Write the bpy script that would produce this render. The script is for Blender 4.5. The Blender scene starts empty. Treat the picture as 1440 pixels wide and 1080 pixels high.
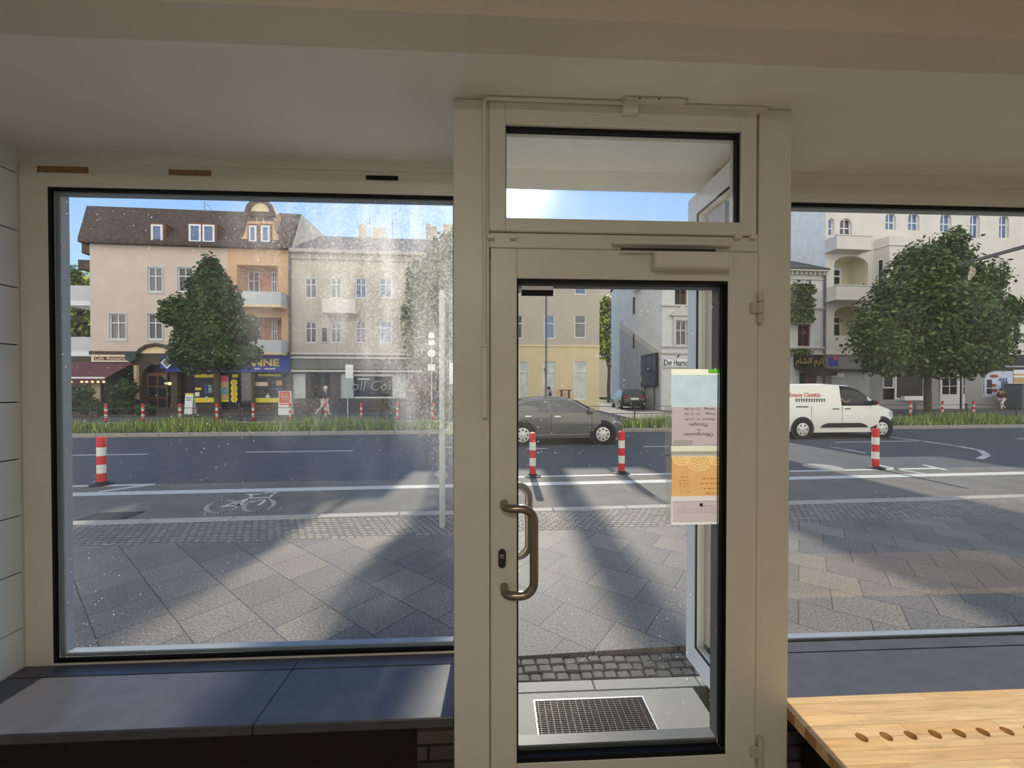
import bpy, bmesh, math, random
from mathutils import Vector, Matrix
from mathutils.geometry import tessellate_polygon
sc = bpy.context.scene
COL = sc.collection
R = math.radians
random.seed(7)

# ------------------------------------------------------------------ camera
CAM_H, FPX, YAW, PITCH, P0 = 1.6, 541.0, R(2.65), R(0.6), 551.7
cd = bpy.data.cameras.new('camera'); cam = bpy.data.objects.new('camera', cd); COL.objects.link(cam)
cd.sensor_width = 36.0; cd.lens = FPX/1440*36.0; cd.shift_y = (P0-540)/1440.0
cd.clip_start = 0.02; cd.clip_end = 500
cam.location = (0, 0, CAM_H); cam.rotation_euler = (R(90)-PITCH, 0, -YAW)
sc.camera = cam

# ------------------------------------------------------------------ sky, sun, exposure
SUN_AZ, SUN_EL = R(1.6), R(28.0)          # azimuth from +Y towards +X
w = bpy.data.worlds.new('sky'); sc.world = w; w.use_nodes = True
nt = w.node_tree; nt.nodes.clear()
def wn(kind, **k):
    n = nt.nodes.new(kind)
    for a, b in k.items(): setattr(n, a, b)
    return n
def wlink(a, b): nt.links.new(a, b)
def wmath(op, a, b=0.0, clamp=False):
    n = wn('ShaderNodeMath', operation=op, use_clamp=clamp)
    for i, x in enumerate((a, b)):
        if isinstance(x, (int, float)): n.inputs[i].default_value = x
        else: wlink(x, n.inputs[i])
    return n.outputs[0]
def wrange(x, lo, hi, a=0.0, b=1.0):
    n = wn('ShaderNodeMapRange', interpolation_type='SMOOTHSTEP'); wlink(x, n.inputs[0])
    for i, v in enumerate((lo, hi, a, b)): n.inputs[i+1].default_value = v
    return n.outputs[0]
def wmix(f, a, b):
    n = wn('ShaderNodeMix', data_type='RGBA')
    for sck, x in ((n.inputs[0], f), (n.inputs[6], a), (n.inputs[7], b)):
        if isinstance(x, (int, float, tuple)): sck.default_value = x
        else: wlink(x, sck)
    return n.outputs[2]
sd = Vector((math.sin(SUN_AZ)*math.cos(SUN_EL), math.cos(SUN_AZ)*math.cos(SUN_EL), math.sin(SUN_EL)))
tcw = wn('ShaderNodeTexCoord'); sx = wn('ShaderNodeSeparateXYZ'); wlink(tcw.outputs['Generated'], sx.inputs[0])
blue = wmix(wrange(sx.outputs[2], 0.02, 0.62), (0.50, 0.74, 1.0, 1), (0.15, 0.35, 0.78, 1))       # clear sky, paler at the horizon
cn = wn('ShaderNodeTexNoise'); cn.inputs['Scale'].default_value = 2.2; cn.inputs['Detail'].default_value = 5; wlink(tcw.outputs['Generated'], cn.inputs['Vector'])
north_fill = wmix(wrange(cn.outputs['Fac'], 0.35, 0.65), (1.0, 1.0, 1.0, 1), (1.38, 1.30, 1.20, 1))    # mottled fill glow, added unseen to the north to brighten the far facades
col = wmix(wrange(sx.outputs[1], 0.15, -0.55), blue, north_fill)
dp = wn('ShaderNodeVectorMath', operation='DOT_PRODUCT'); wlink(tcw.outputs['Generated'], dp.inputs[0]); dp.inputs[1].default_value = sd
d0 = wmath('MAXIMUM', dp.outputs['Value'], 0.0)
glow = wmath('ADD', wmath('MULTIPLY', wmath('POWER', d0, 320.0), 2.4), wmath('MULTIPLY', wmath('POWER', d0, 14.0), 0.20))
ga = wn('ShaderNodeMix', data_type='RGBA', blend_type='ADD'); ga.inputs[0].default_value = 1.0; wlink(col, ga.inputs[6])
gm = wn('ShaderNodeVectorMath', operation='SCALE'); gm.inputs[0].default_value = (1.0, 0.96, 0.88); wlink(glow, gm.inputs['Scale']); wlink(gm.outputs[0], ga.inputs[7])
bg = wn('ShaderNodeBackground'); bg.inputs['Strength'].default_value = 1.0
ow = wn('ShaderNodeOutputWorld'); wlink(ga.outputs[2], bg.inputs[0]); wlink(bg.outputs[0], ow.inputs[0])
sl = bpy.data.lights.new('sun', 'SUN'); sl.energy = 5.4; sl.angle = R(0.6); sl.color = (1.0, 0.9, 0.76)
so = bpy.data.objects.new('sun', sl); COL.objects.link(so)
so.rotation_euler = sd.to_track_quat('Z', 'Y').to_euler(); so.location = (0, 30, 25)
sc.view_settings.view_transform = 'Standard'; sc.view_settings.look = 'None'
sc.view_settings.exposure = 0.3; sc.view_settings.gamma = 1.0; sc.view_settings.use_curve_mapping = False
sc.cycles.use_denoising = True
sc.cycles.max_bounces = 10; sc.cycles.diffuse_bounces = 5; sc.cycles.transparent_max_bounces = 16
sc.cycles.sample_clamp_indirect = 6.0

# ------------------------------------------------------------------ from the photograph's angles to points on known planes
CY, SY, CP, SP = math.cos(YAW), math.sin(YAW), math.cos(PITCH), math.sin(PITCH)
PHI = R(2.5); CF, SF = math.cos(PHI), math.sin(PHI)   # the street runs 2.5 degrees off the shop front
def ray(px, py):
    a = (px-720)/FPX; c = -(py-P0)/FPX
    y, z = CP+SP*c, -SP+CP*c
    return Vector((a*CY+y*SY, -a*SY+y*CY, z))
def PY(px, py, Y):
    d = ray(px, py); t = Y/d.y
    return d.x*t, CAM_H+d.z*t
def PG(px, py, z):
    d = ray(px, py); t = (z-CAM_H)/d.z
    return d.x*t, d.y*t
def S(px, py, v):
    d = ray(px, py); t = v/(-d.x*SF+d.y*CF)
    X, Y = d.x*t, d.y*t
    return X*CF+Y*SF, CAM_H+d.z*t
def SG(px, py, z):
    X, Y = PG(px, py, z)
    return X*CF+Y*SF, -X*SF+Y*CF
def W(u, v, z=0.0):
    return Vector((u*CF-v*SF, u*SF+v*CF, z))
def RC(x0, x1, y0, y1, v):                     # pixel rectangle -> u0, u1, z0, z1 on street plane v
    u0, za = S(x0, (y0+y1)/2, v); u1, zb = S(x1, (y0+y1)/2, v)
    zt = S((x0+x1)/2, y0, v)[1]; zl = S((x0+x1)/2, y1, v)[1]
    return u0, u1, zl, zt

# ------------------------------------------------------------------ materials
def lin(c):
    out = []
    for v in c[:3]:
        v = v/255.0
        out.append(v/12.92 if v <= 0.04045 else ((v+0.055)/1.055)**2.4)
    return (*out, 1.0)
MATS = {}
def base(name):
    m = bpy.data.materials.new(name); m.use_nodes = True
    n = m.node_tree.nodes; b = n['Principled BSDF']
    return m, m.node_tree, n, b
def sset(b, rough, metal, spec):
    b.inputs['Roughness'].default_value = rough; b.inputs['Metallic'].default_value = metal
    b.inputs['Specular IOR Level'].default_value = spec
def mat(name, col, rough=0.6, var=0.12, scale=6.0, bump=0.0, bscale=80.0, metal=0.0, spec=0.3, col2=None, stretch=None, detail=4):
    if name in MATS: return MATS[name]
    m, t, n, b = base(name); sset(b, rough, metal, spec)
    c = lin(col)
    tc = n.new('ShaderNodeTexCoord'); src = tc.outputs['Object']
    if stretch:
        mp = n.new('ShaderNodeMapping'); mp.inputs['Scale'].default_value = stretch
        t.links.new(src, mp.inputs[0]); src = mp.outputs[0]
    no = n.new('ShaderNodeTexNoise'); no.inputs['Scale'].default_value = scale; no.inputs['Detail'].default_value = detail
    t.links.new(src, no.inputs['Vector'])
    rp = n.new('ShaderNodeValToRGB')
    lo = tuple(min(1, x*(1-var)) for x in c[:3])+(1,); hi = lin(col2) if col2 else tuple(min(1, x*(1+var)) for x in c[:3])+(1,)
    rp.color_ramp.elements[0].position = 0.3; rp.color_ramp.elements[1].position = 0.7
    rp.color_ramp.elements[0].color = lo; rp.color_ramp.elements[1].color = hi
    t.links.new(no.outputs['Fac'], rp.inputs[0]); t.links.new(rp.outputs[0], b.inputs['Base Color'])
    if bump:
        nb = n.new('ShaderNodeTexNoise'); nb.inputs['Scale'].default_value = bscale; nb.inputs['Detail'].default_value = 3
        t.links.new(src, nb.inputs['Vector'])
        bp = n.new('ShaderNodeBump'); bp.inputs['Strength'].default_value = bump; bp.inputs['Distance'].default_value = 0.01
        t.links.new(nb.outputs['Fac'], bp.inputs['Height']); t.links.new(bp.outputs[0], b.inputs['Normal'])
    MATS[name] = m; return m
def brick_mat(name, c1, c2, cm, bw, bh, mortar, rot=0.0, offset=0.5, rough=0.75, speck=0.25, sscale=90, bump=0.3, axes=None, patch=0.0):
    if name in MATS: return MATS[name]
    m, t, n, b = base(name); sset(b, rough, 0, 0.3)
    tc = n.new('ShaderNodeTexCoord'); mp = n.new('ShaderNodeMapping')
    mp.inputs['Rotation'].default_value = (0, 0, rot) if axes is None else axes
    t.links.new(tc.outputs['Object'], mp.inputs[0])
    br = n.new('ShaderNodeTexBrick'); br.offset = offset
    br.inputs['Scale'].default_value = 1.0; br.inputs['Brick Width'].default_value = bw; br.inputs['Row Height'].default_value = bh
    br.inputs['Mortar Size'].default_value = mortar; br.inputs['Mortar Smooth'].default_value = 0.1
    br.inputs['Color1'].default_value = lin(c1); br.inputs['Color2'].default_value = lin(c2); br.inputs['Mortar'].default_value = lin(cm)
    t.links.new(mp.outputs[0], br.inputs['Vector'])
    no = n.new('ShaderNodeTexNoise'); no.inputs['Scale'].default_value = sscale; no.inputs['Detail'].default_value = 5
    t.links.new(tc.outputs['Object'], no.inputs['Vector'])
    mr = n.new('ShaderNodeMapRange'); mr.inputs[1].default_value = 0.3; mr.inputs[2].default_value = 0.7
    mr.inputs[3].default_value = 1-speck; mr.inputs[4].default_value = 1+speck
    t.links.new(no.outputs['Fac'], mr.inputs[0])
    last = mr.outputs[0]
    if patch:
        n2 = n.new('ShaderNodeTexNoise'); n2.inputs['Scale'].default_value = 0.9; n2.inputs['Detail'].default_value = 3
        t.links.new(tc.outputs['Object'], n2.inputs['Vector'])
        m2 = n.new('ShaderNodeMapRange'); m2.inputs[1].default_value = 0.35; m2.inputs[2].default_value = 0.65
        m2.inputs[3].default_value = 1-patch; m2.inputs[4].default_value = 1+patch
        t.links.new(n2.outputs['Fac'], m2.inputs[0])
        mm = n.new('ShaderNodeMath'); mm.operation = 'MULTIPLY'
        t.links.new(last, mm.inputs[0]); t.links.new(m2.outputs[0], mm.inputs[1]); last = mm.outputs[0]
    mx = n.new('ShaderNodeVectorMath'); mx.operation = 'SCALE'
    t.links.new(br.outputs['Color'], mx.inputs[0]); t.links.new(last, mx.inputs['Scale'])
    t.links.new(mx.outputs[0], b.inputs['Base Color'])
    if bump:
        bp = n.new('ShaderNodeBump'); bp.inputs['Strength'].default_value = bump; bp.inputs['Distance'].default_value = 0.006
        sb = n.new('ShaderNodeMath'); sb.operation = 'SUBTRACT'
        t.links.new(no.outputs['Fac'], sb.inputs[0]); t.links.new(br.outputs['Fac'], sb.inputs[1])
        t.links.new(sb.outputs[0], bp.inputs['Height']); t.links.new(bp.outputs[0], b.inputs['Normal'])
    MATS[name] = m; return m
def emis(name, col, strength):
    if name in MATS: return MATS[name]
    m, t, n, b = base(name); b.inputs['Base Color'].default_value = lin(col)
    b.inputs['Emission Color'].default_value = lin(col); b.inputs['Emission Strength'].default_value = strength
    no = n.new('ShaderNodeTexNoise'); no.inputs['Scale'].default_value = 3
    MATS[name] = m; return m
def glass_mat(name, dust=0.03, specks=0.5, glare_smear=None, streaks=0.0, refl=0.06):
    """thin window pane: clear transmission, weak mirror reflection, and a film of dust, dried drops and streaky dirt thickened into a painted sun glare"""
    m = bpy.data.materials.new(name); m.use_nodes = True
    t = m.node_tree; n = t.nodes; n.clear()
    out = n.new('ShaderNodeOutputMaterial')
    tr = n.new('ShaderNodeBsdfTransparent'); tr.inputs[0].default_value = (0.93, 0.96, 0.95, 1)
    gl = n.new('ShaderNodeBsdfGlossy'); gl.inputs['Roughness'].default_value = 0.0
    lw = n.new('ShaderNodeFresnel'); lw.inputs[0].default_value = 1.45
    fm = n.new('ShaderNodeMath'); fm.operation = 'MULTIPLY'; fm.inputs[1].default_value = refl/0.034
    fm.use_clamp = True
    # the back of a pane must mirror like its front: take the angle alone
    ge = n.new('ShaderNodeNewGeometry'); dt = n.new('ShaderNodeVectorMath'); dt.operation = 'DOT_PRODUCT'
    t.links.new(ge.outputs['Incoming'], dt.inputs[0]); t.links.new(ge.outputs['Normal'], dt.inputs[1])
    ab = n.new('ShaderNodeMath'); ab.operation = 'ABSOLUTE'; t.links.new(dt.outputs['Value'], ab.inputs[0])
    om = n.new('ShaderNodeMath'); om.operation = 'SUBTRACT'; om.inputs[0].default_value = 1.0; t.links.new(ab.outputs[0], om.inputs[1])
    pw = n.new('ShaderNodeMath'); pw.operation = 'POWER'; pw.inputs[1].default_value = 5.0; t.links.new(om.outputs[0], pw.inputs[0])
    fr = n.new('ShaderNodeMath'); fr.operation = 'MULTIPLY_ADD'; fr.inputs[1].default_value = 0.9; fr.inputs[2].default_value = refl
    t.links.new(pw.outputs[0], fr.inputs[0])
    n.remove(lw); n.remove(fm)
    mix1 = n.new('ShaderNodeMixShader')
    t.links.new(fr.outputs[0], mix1.inputs[0]); t.links.new(tr.outputs[0], mix1.inputs[1]); t.links.new(gl.outputs[0], mix1.inputs[2])
    tc = n.new('ShaderNodeTexCoord')
    def noise(scale, stretch=(1, 1, 1), detail=4, lo=0.5, hi=0.8):
        mp = n.new('ShaderNodeMapping'); mp.inputs['Scale'].default_value = stretch
        t.links.new(tc.outputs['Object'], mp.inputs[0])
        no = n.new('ShaderNodeTexNoise'); no.inputs['Scale'].default_value = scale; no.inputs['Detail'].default_value = detail
        t.links.new(mp.outputs[0], no.inputs['Vector'])
        mr = n.new('ShaderNodeMapRange'); mr.inputs[1].default_value = lo; mr.inputs[2].default_value = hi; mr.clamp = True
        t.links.new(no.outputs['Fac'], mr.inputs[0]); return mr.outputs[0]
    def math2(op, a, bb):
        k = n.new('ShaderNodeMath'); k.operation = op
        for i, x in enumerate((a, bb)):
            if isinstance(x, (int, float)): k.inputs[i].default_value = x
            else: t.links.new(x, k.inputs[i])
        return k.outputs[0]
    vo = n.new('ShaderNodeTexVoronoi'); vo.inputs['Scale'].default_value = 80.0
    t.links.new(tc.outputs['Object'], vo.inputs['Vector'])
    # a drop only in some cells, each with its own size
    vc = n.new('ShaderNodeSeparateColor'); t.links.new(vo.outputs['Color'], vc.inputs[0])
    rad = n.new('ShaderNodeMapRange'); rad.inputs[1].default_value = 0.55; rad.inputs[2].default_value = 1.0
    rad.inputs[3].default_value = 0.0; rad.inputs[4].default_value = 0.17; rad.clamp = True
    t.links.new(vc.outputs[0], rad.inputs[0])
    drop = math2('LESS_THAN', vo.outputs['Distance'], rad.outputs[0])
    dens = noise(1.6, (1, 1, 1), 3, 0.38, 0.60)
    if glare_smear: specks = specks*1.25
    film = math2('ADD', math2('MULTIPLY', noise(3.0, (1, 1, 0.35), 5, 0.35, 0.75), dust), dust*0.35)
    fac = math2('ADD', film, math2('MULTIPLY', math2('MULTIPLY', drop, dens), specks))
    if streaks:
        fac = math2('ADD', fac, math2('MULTIPLY', noise(9.0, (1.6, 1, 0.12), 5, 0.52, 0.78), streaks))
    if glare_smear:  # oval of streaky dirt, thickened to paint the glare near the sun
        cx, cz, rx, rz, amt = glare_smear
        sx = n.new('ShaderNodeSeparateXYZ'); t.links.new(tc.outputs['Object'], sx.inputs[0])
        ax = math2('DIVIDE', math2('SUBTRACT', sx.outputs[0], cx), rx); az = math2('DIVIDE', math2('SUBTRACT', sx.outputs[2], cz), rz)
        r2 = math2('ADD', math2('MULTIPLY', ax, ax), math2('MULTIPLY', az, az))
        g = math2('MAXIMUM', math2('SUBTRACT', 1.0, r2), 0.0)
        grain = math2('ADD', math2('MULTIPLY', noise(7.0, (1.3, 1, 0.3), 8, 0.3, 0.75), 0.75), math2('MULTIPLY', noise(120.0, (1, 1, 1), 2, 0.45, 0.7), 0.35))
        fac = math2('ADD', fac, math2('MULTIPLY', math2('MULTIPLY', g, grain), amt))
    fac = math2('MINIMUM', fac, 0.95)
    tl = n.new('ShaderNodeBsdfTranslucent'); tl.inputs[0].default_value = (0.9, 0.9, 0.88, 1)
    mix2 = n.new('ShaderNodeMixShader')
    t.links.new(fac, mix2.inputs[0]); t.links.new(mix1.outputs[0], mix2.inputs[1]); t.links.new(tl.outputs[0], mix2.inputs[2])
    t.links.new(mix2.outputs[0], out.inputs[0])
    MATS[name] = m; return m

def thin(m, amount):
    """let light pass through a thin sheet"""
    t = m.node_tree; b = t.nodes['Principled BSDF']; tl = t.nodes.new('ShaderNodeBsdfTranslucent'); ms = t.nodes.new('ShaderNodeMixShader'); ms.inputs[0].default_value = amount
    t.links.new(b.inputs['Base Color'].links[0].from_socket, tl.inputs[0]); t.links.new(b.outputs[0], ms.inputs[1]); t.links.new(tl.outputs[0], ms.inputs[2])
    t.links.new(ms.outputs[0], t.nodes['Material Output'].inputs[0]); return m

# ------------------------------------------------------------------ mesh builder
class MB:
    def __init__(s, o=(0, 0, 0)): s.v, s.f, s.m, s.o = [], [], [], Vector(o)
    def add(s, pts, faces, m=0, M=None):
        k = len(s.v)
        for p in pts:
            p = Vector(p)
            if M is not None: p = M @ p
            s.v.append(p-s.o)
        for f in faces: s.f.append(tuple(i+k for i in f)); s.m.append(m)
        return s
    def quad(s, pts, m=0, M=None): return s.add(pts, [tuple(range(len(pts)))], m, M)
    def box(s, x0, x1, y0, y1, z0, z1, m=0, M=None):
        return s.add([(x0, y0, z0), (x1, y0, z0), (x1, y1, z0), (x0, y1, z0), (x0, y0, z1), (x1, y0, z1), (x1, y1, z1), (x0, y1, z1)],
                     [(3, 2, 1, 0), (4, 5, 6, 7), (0, 1, 5, 4), (1, 2, 6, 5), (2, 3, 7, 6), (3, 0, 4, 7)], m, M)
    def bbox(s, x0, x1, y0, y1, z0, z1, b=0.004, m=0, M=None):   # box with chamfered edges
        xs, ys, zs = (x0, x1), (y0, y1), (z0, z1); pts = []; idx = {}
        for i in (0, 1):
            for j in (0, 1):
                for k in (0, 1):
                    c = [xs[i], ys[j], zs[k]]; sg = [1-2*i, 1-2*j, 1-2*k]
                    for a in range(3):
                        p = [c[q]+(sg[q]*b if q != a else 0) for q in range(3)]
                        idx[(i, j, k, a)] = len(pts); pts.append(p)
        F = []
        for a in range(3):
            o1, o2 = [q for q in range(3) if q != a]
            for sde in (0, 1):
                q4 = []
                for (p, q) in ((0, 0), (1, 0), (1, 1), (0, 1)):
                    key = [0, 0, 0]; key[a] = sde; key[o1] = p; key[o2] = q; q4.append(idx[(*key, a)])
                F.append(tuple(q4))
        for a in range(3):
            o1, o2 = [q for q in range(3) if q != a]
            for p in (0, 1):
                for q in (0, 1):
                    k0 = [0, 0, 0]; k0[o1] = p; k0[o2] = q; k1 = list(k0); k1[a] = 1
                    F.append((idx[(*k0, o1)], idx[(*k1, o1)], idx[(*k1, o2)], idx[(*k0, o2)]))
        for i in (0, 1):
            for j in (0, 1):
                for k in (0, 1): F.append((idx[(i, j, k, 0)], idx[(i, j, k, 1)], idx[(i, j, k, 2)]))
        return s.add(pts, F, m, M)
    def prism(s, poly, y0, y1, m=0, M=None):       # polygon in (x, z) pushed along y
        n = len(poly); tri = tessellate_polygon([[Vector((a, b, 0)) for a, b in poly]])
        pts = [(a, y0, b) for a, b in poly]+[(a, y1, b) for a, b in poly]
        F = [tuple(t) for t in tri]+[tuple(i+n for i in t) for t in tri]
        F += [(i, (i+1) % n, n+(i+1) % n, n+i) for i in range(n)]
        return s.add(pts, F, m, M)
    def prismz(s, poly, z0, z1, m=0, M=None):      # polygon in (x, y) pushed along z
        n = len(poly); tri = tessellate_polygon([[Vector((a, b, 0)) for a, b in poly]])
        pts = [(a, b, z0) for a, b in poly]+[(a, b, z1) for a, b in poly]
        F = [tuple(t) for t in tri]+[tuple(i+n for i in t) for t in tri]
        F += [(i, (i+1) % n, n+(i+1) % n, n+i) for i in range(n)]
        return s.add(pts, F, m, M)
    def tube(s, path, r, n=10, m=0, caps=True, M=None):
        path = [Vector(p) for p in path]; k = len(path); rs = r if isinstance(r, (list, tuple)) else [r]*k
        pts, F = [], []; up = None
        for i, p in enumerate(path):
            d = (path[min(i+1, k-1)]-path[max(i-1, 0)]).normalized()
            if up is None: up = Vector((0, 0, 1)) if abs(d.z) < 0.9 else Vector((1, 0, 0))
            a = d.cross(up).normalized(); up = a.cross(d).normalized()
            for j in range(n):
                g = 2*math.pi*j/n; pts.append(p+(a*math.cos(g)+up*math.sin(g))*rs[i])
        for i in range(k-1):
            for j in range(n): F.append((i*n+j, i*n+(j+1) % n, (i+1)*n+(j+1) % n, (i+1)*n+j))
        if caps: F += [tuple(range(n))[::-1], tuple((k-1)*n+j for j in range(n))]
        return s.add(pts, F, m, M)
    def lathe(s, prof, n=20, m=0, M=None, ms=None):   # (radius, z) profile about z
        pts = []; k = len(prof)
        for r, z in prof:
            for j in range(n): g = 2*math.pi*j/n; pts.append((r*math.cos(g), r*math.sin(g), z))
        for i in range(k-1):
            F = [(i*n+j, i*n+(j+1) % n, (i+1)*n+(j+1) % n, (i+1)*n+j) for j in range(n)]
            if i == 0: kk = len(s.v); s.add(pts, F, ms[i] if ms else m, M)
            else:
                for f in F: s.f.append(tuple(q+kk for q in f)); s.m.append(ms[i] if ms else m)
        s.f.append(tuple(kk+j for j in range(n))[::-1]); s.m.append(ms[0] if ms else m)
        s.f.append(tuple(kk+(k-1)*n+j for j in range(n))); s.m.append(ms[-1] if ms else m)
        return s
    def ball(s, c, r, n=12, k=8, m=0, M=None):
        r = r if isinstance(r, (tuple, list)) else (r, r, r); pts = []; F = []
        for i in range(k+1):
            th = math.pi*i/k
            for j in range(n):
                g = 2*math.pi*j/n
                pts.append((c[0]+r[0]*math.sin(th)*math.cos(g), c[1]+r[1]*math.sin(th)*math.sin(g), c[2]+r[2]*math.cos(th)))
        for i in range(k):
            for j in range(n): F.append((i*n+j, i*n+(j+1) % n, (i+1)*n+(j+1) % n, (i+1)*n+j))
        return s.add(pts, F, m, M)
    def frame(s, x0, x1, z0, z1, wx, wz0, wz1, y0, y1, m=0, b=0.0):   # rectangular frame in the x-z plane
        fn = (lambda *a: s.bbox(*a, b=b, m=m)) if b else (lambda *a: s.box(*a, m=m))
        fn(x0, x0+wx, y0, y1, z0, z1); fn(x1-wx, x1, y0, y1, z0, z1)
        fn(x0+wx, x1-wx, y0, y1, z0, z0+wz0); fn(x0+wx, x1-wx, y0, y1, z1-wz1, z1)
        return s
    def wall(s, u0, u1, z0, z1, v, holes=(), depth=0.15, m=0, mr=None):
        us = sorted(set([u0, u1]+[h[0] for h in holes]+[h[1] for h in holes])); zs = sorted(set([z0, z1]+[h[2] for h in holes]+[h[3] for h in holes]))
        us = [x for x in us if u0 <= x <= u1]; zs = [x for x in zs if z0 <= x <= z1]
        for i in range(len(us)-1):
            for j in range(len(zs)-1):
                cu, cz = (us[i]+us[i+1])/2, (zs[j]+zs[j+1])/2
                if any(h[0] < cu < h[1] and h[2] < cz < h[3] for h in holes): continue
                s.quad([(us[i], v, zs[j]), (us[i+1], v, zs[j]), (us[i+1], v, zs[j+1]), (us[i], v, zs[j+1])], m)
        for h in holes:
            a, b2, c, d = h; e = v+depth; k = m if mr is None else mr
            s.quad([(a, v, c), (a, e, c), (a, e, d), (a, v, d)], k); s.quad([(b2, v, c), (b2, v, d), (b2, e, d), (b2, e, c)], k)
            s.quad([(a, v, d), (a, e, d), (b2, e, d), (b2, v, d)], k); s.quad([(a, v, c), (b2, v, c), (b2, e, c), (a, e, c)], k)
        return s
    def arch_fill(s, u0, u1, z1, rise, v0, v1, m=0, n=10):   # spandrels that round the head of a rectangular opening
        c = (u0+u1)/2; hw = (u1-u0)/2
        for sg in (-1, 1):
            poly = [(c+sg*hw, z1), (c+sg*hw, z1-rise)]
            for i in range(1, n+1):
                g = math.pi/2*i/n; poly.append((c+sg*hw*math.cos(g), z1-rise+rise*math.sin(g)))
            s.prism(poly[:-1]+[(c, z1-0.0005)], v0, v1, m)
        return s
    def build(s, name, mats, parent=None, smooth=False, **tags):
        me = bpy.data.meshes.new(name); me.from_pydata([tuple(p) for p in s.v], [], s.f)
        for mm in (mats if isinstance(mats, (list, tuple)) else [mats]): me.materials.append(mm)
        me.polygons.foreach_set('material_index', s.m)
        bm = bmesh.new(); bm.from_mesh(me)
        if len(bm.faces) < 60000: bmesh.ops.recalc_face_normals(bm, faces=bm.faces)
        bm.to_mesh(me); bm.free()
        if smooth:
            for p in me.polygons: p.use_smooth = True
            try: me.set_sharp_from_angle(angle=R(38))
            except Exception: pass
        me.update()
        ob = bpy.data.objects.new(name, me); COL.objects.link(ob)
        if parent is not None: ob.parent = parent
        for k, vv in tags.items(): ob[k] = vv
        return ob
def tag(o, label=None, cat=None, group=None, kind=None):
    if label: o['label'] = label
    if cat: o['category'] = cat
    if group: o['group'] = group
    if kind: o['kind'] = kind
    return o
def thing(name, label, cat, loc=(0, 0, 0), rz=0.0, group=None, kind=None):
    o = bpy.data.objects.new(name, None); COL.objects.link(o); o.empty_display_size = 0.1
    o.location = loc; o.rotation_euler = (0, 0, rz); return tag(o, label, cat, group, kind)
def street(name, label, cat, u, v, z=0.0, rz=0.0, group=None, kind=None):
    return thing(name, label, cat, W(u, v, z), PHI+rz, group, kind)
def copy_tree(o, parent=None):
    c = o.copy(); COL.objects.link(c)
    if parent is not None: c.parent = parent
    for ch in list(o.children): copy_tree(ch, c)
    return c
def text(name, body, size, m, parent, M, align='CENTER', ext=0.0005, shear=0.0, bold=0.0, sx=1.0, **tags):
    cu = bpy.data.curves.new(name, 'FONT'); cu.body = body; cu.size = size; cu.align_x = align; cu.align_y = 'CENTER'
    cu.extrude = ext; cu.shear = shear; cu.offset = bold; cu.resolution_u = 3
    tmp = bpy.data.objects.new(name, cu); COL.objects.link(tmp)
    bpy.context.view_layer.update()
    dg = bpy.context.evaluated_depsgraph_get(); me = bpy.data.meshes.new_from_object(tmp.evaluated_get(dg))
    bpy.data.objects.remove(tmp)
    me.transform(M @ Matrix.Diagonal((sx, 1, 1, 1))); me.materials.clear(); me.materials.append(m); me.name = name
    ob = bpy.data.objects.new(name, me); COL.objects.link(ob)
    if parent is not None: ob.parent = parent
    for k, vv in tags.items(): ob[k] = vv
    return ob
def face_m(x, y, z, roll=0.0):      # a text plane that faces -y, at a place, turned in its own plane
    return Matrix.Translation((x, y, z)) @ Matrix.Rotation(R(90), 4, 'X') @ Matrix.Rotation(roll, 4, 'Z')

# ------------------------------------------------------------------ shared materials
white_paint = mat('white_frame_paint', (222, 217, 206), 0.35, 0.03, 3, bump=0.02, bscale=250, spec=0.4)
white_out = mat('white_frame_outside', (246, 247, 246), 0.35, 0.03, 3, spec=0.4)
plaster = mat('ceiling_plaster', (230, 227, 219), 0.9, 0.04, 2.0, bump=0.12, bscale=160)
bulk_m = mat('bulkhead_plaster', (216, 207, 189), 0.9, 0.04, 2.0, bump=0.12, bscale=160)
tile_m = mat('grey_wall_tile', (226, 230, 230), 0.4, 0.05, 5, bump=0.03, bscale=200)
joint_m = mat('dark_tile_joint', (48, 50, 52), 0.9, 0.1)
sill_m = mat('dark_sill_stone', (80, 80, 85), 0.36, 0.16, 12, spec=0.5, bump=0.05, bscale=220)
dark_m = mat('dark_riser', (38, 30, 28), 0.8, 0.15)
floor_m = brick_mat('floor_tile', (126, 122, 116), (118, 114, 108), (80, 76, 70), 0.6, 0.6, 0.006, offset=0.0, rough=0.5, speck=0.06)
bead_m = mat('grey_glazing_bead', (142, 150, 158), 0.35, 0.05, 3)
black_rub = mat('black_rubber', (14, 14, 16), 0.6, 0.1)
steel = mat('brushed_steel', (150, 138, 122), 0.33, 0.05, 40, metal=1.0, stretch=(1, 1, 20))
dark_steel = mat('dark_metal', (70, 68, 64), 0.45, 0.1, metal=0.6)
hinge_m = mat('grey_hinge', (196, 188, 172), 0.4, 0.03)

FZ = 0.12            # shop floor
DY0, DY1 = 1.35, 1.43  # door unit
WY0, WY1 = 1.74, 1.82  # shop window frames
OUT = 1.86           # outer face of the shop front
CEIL = 2.606; XL, XR = -2.02, 3.75

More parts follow.
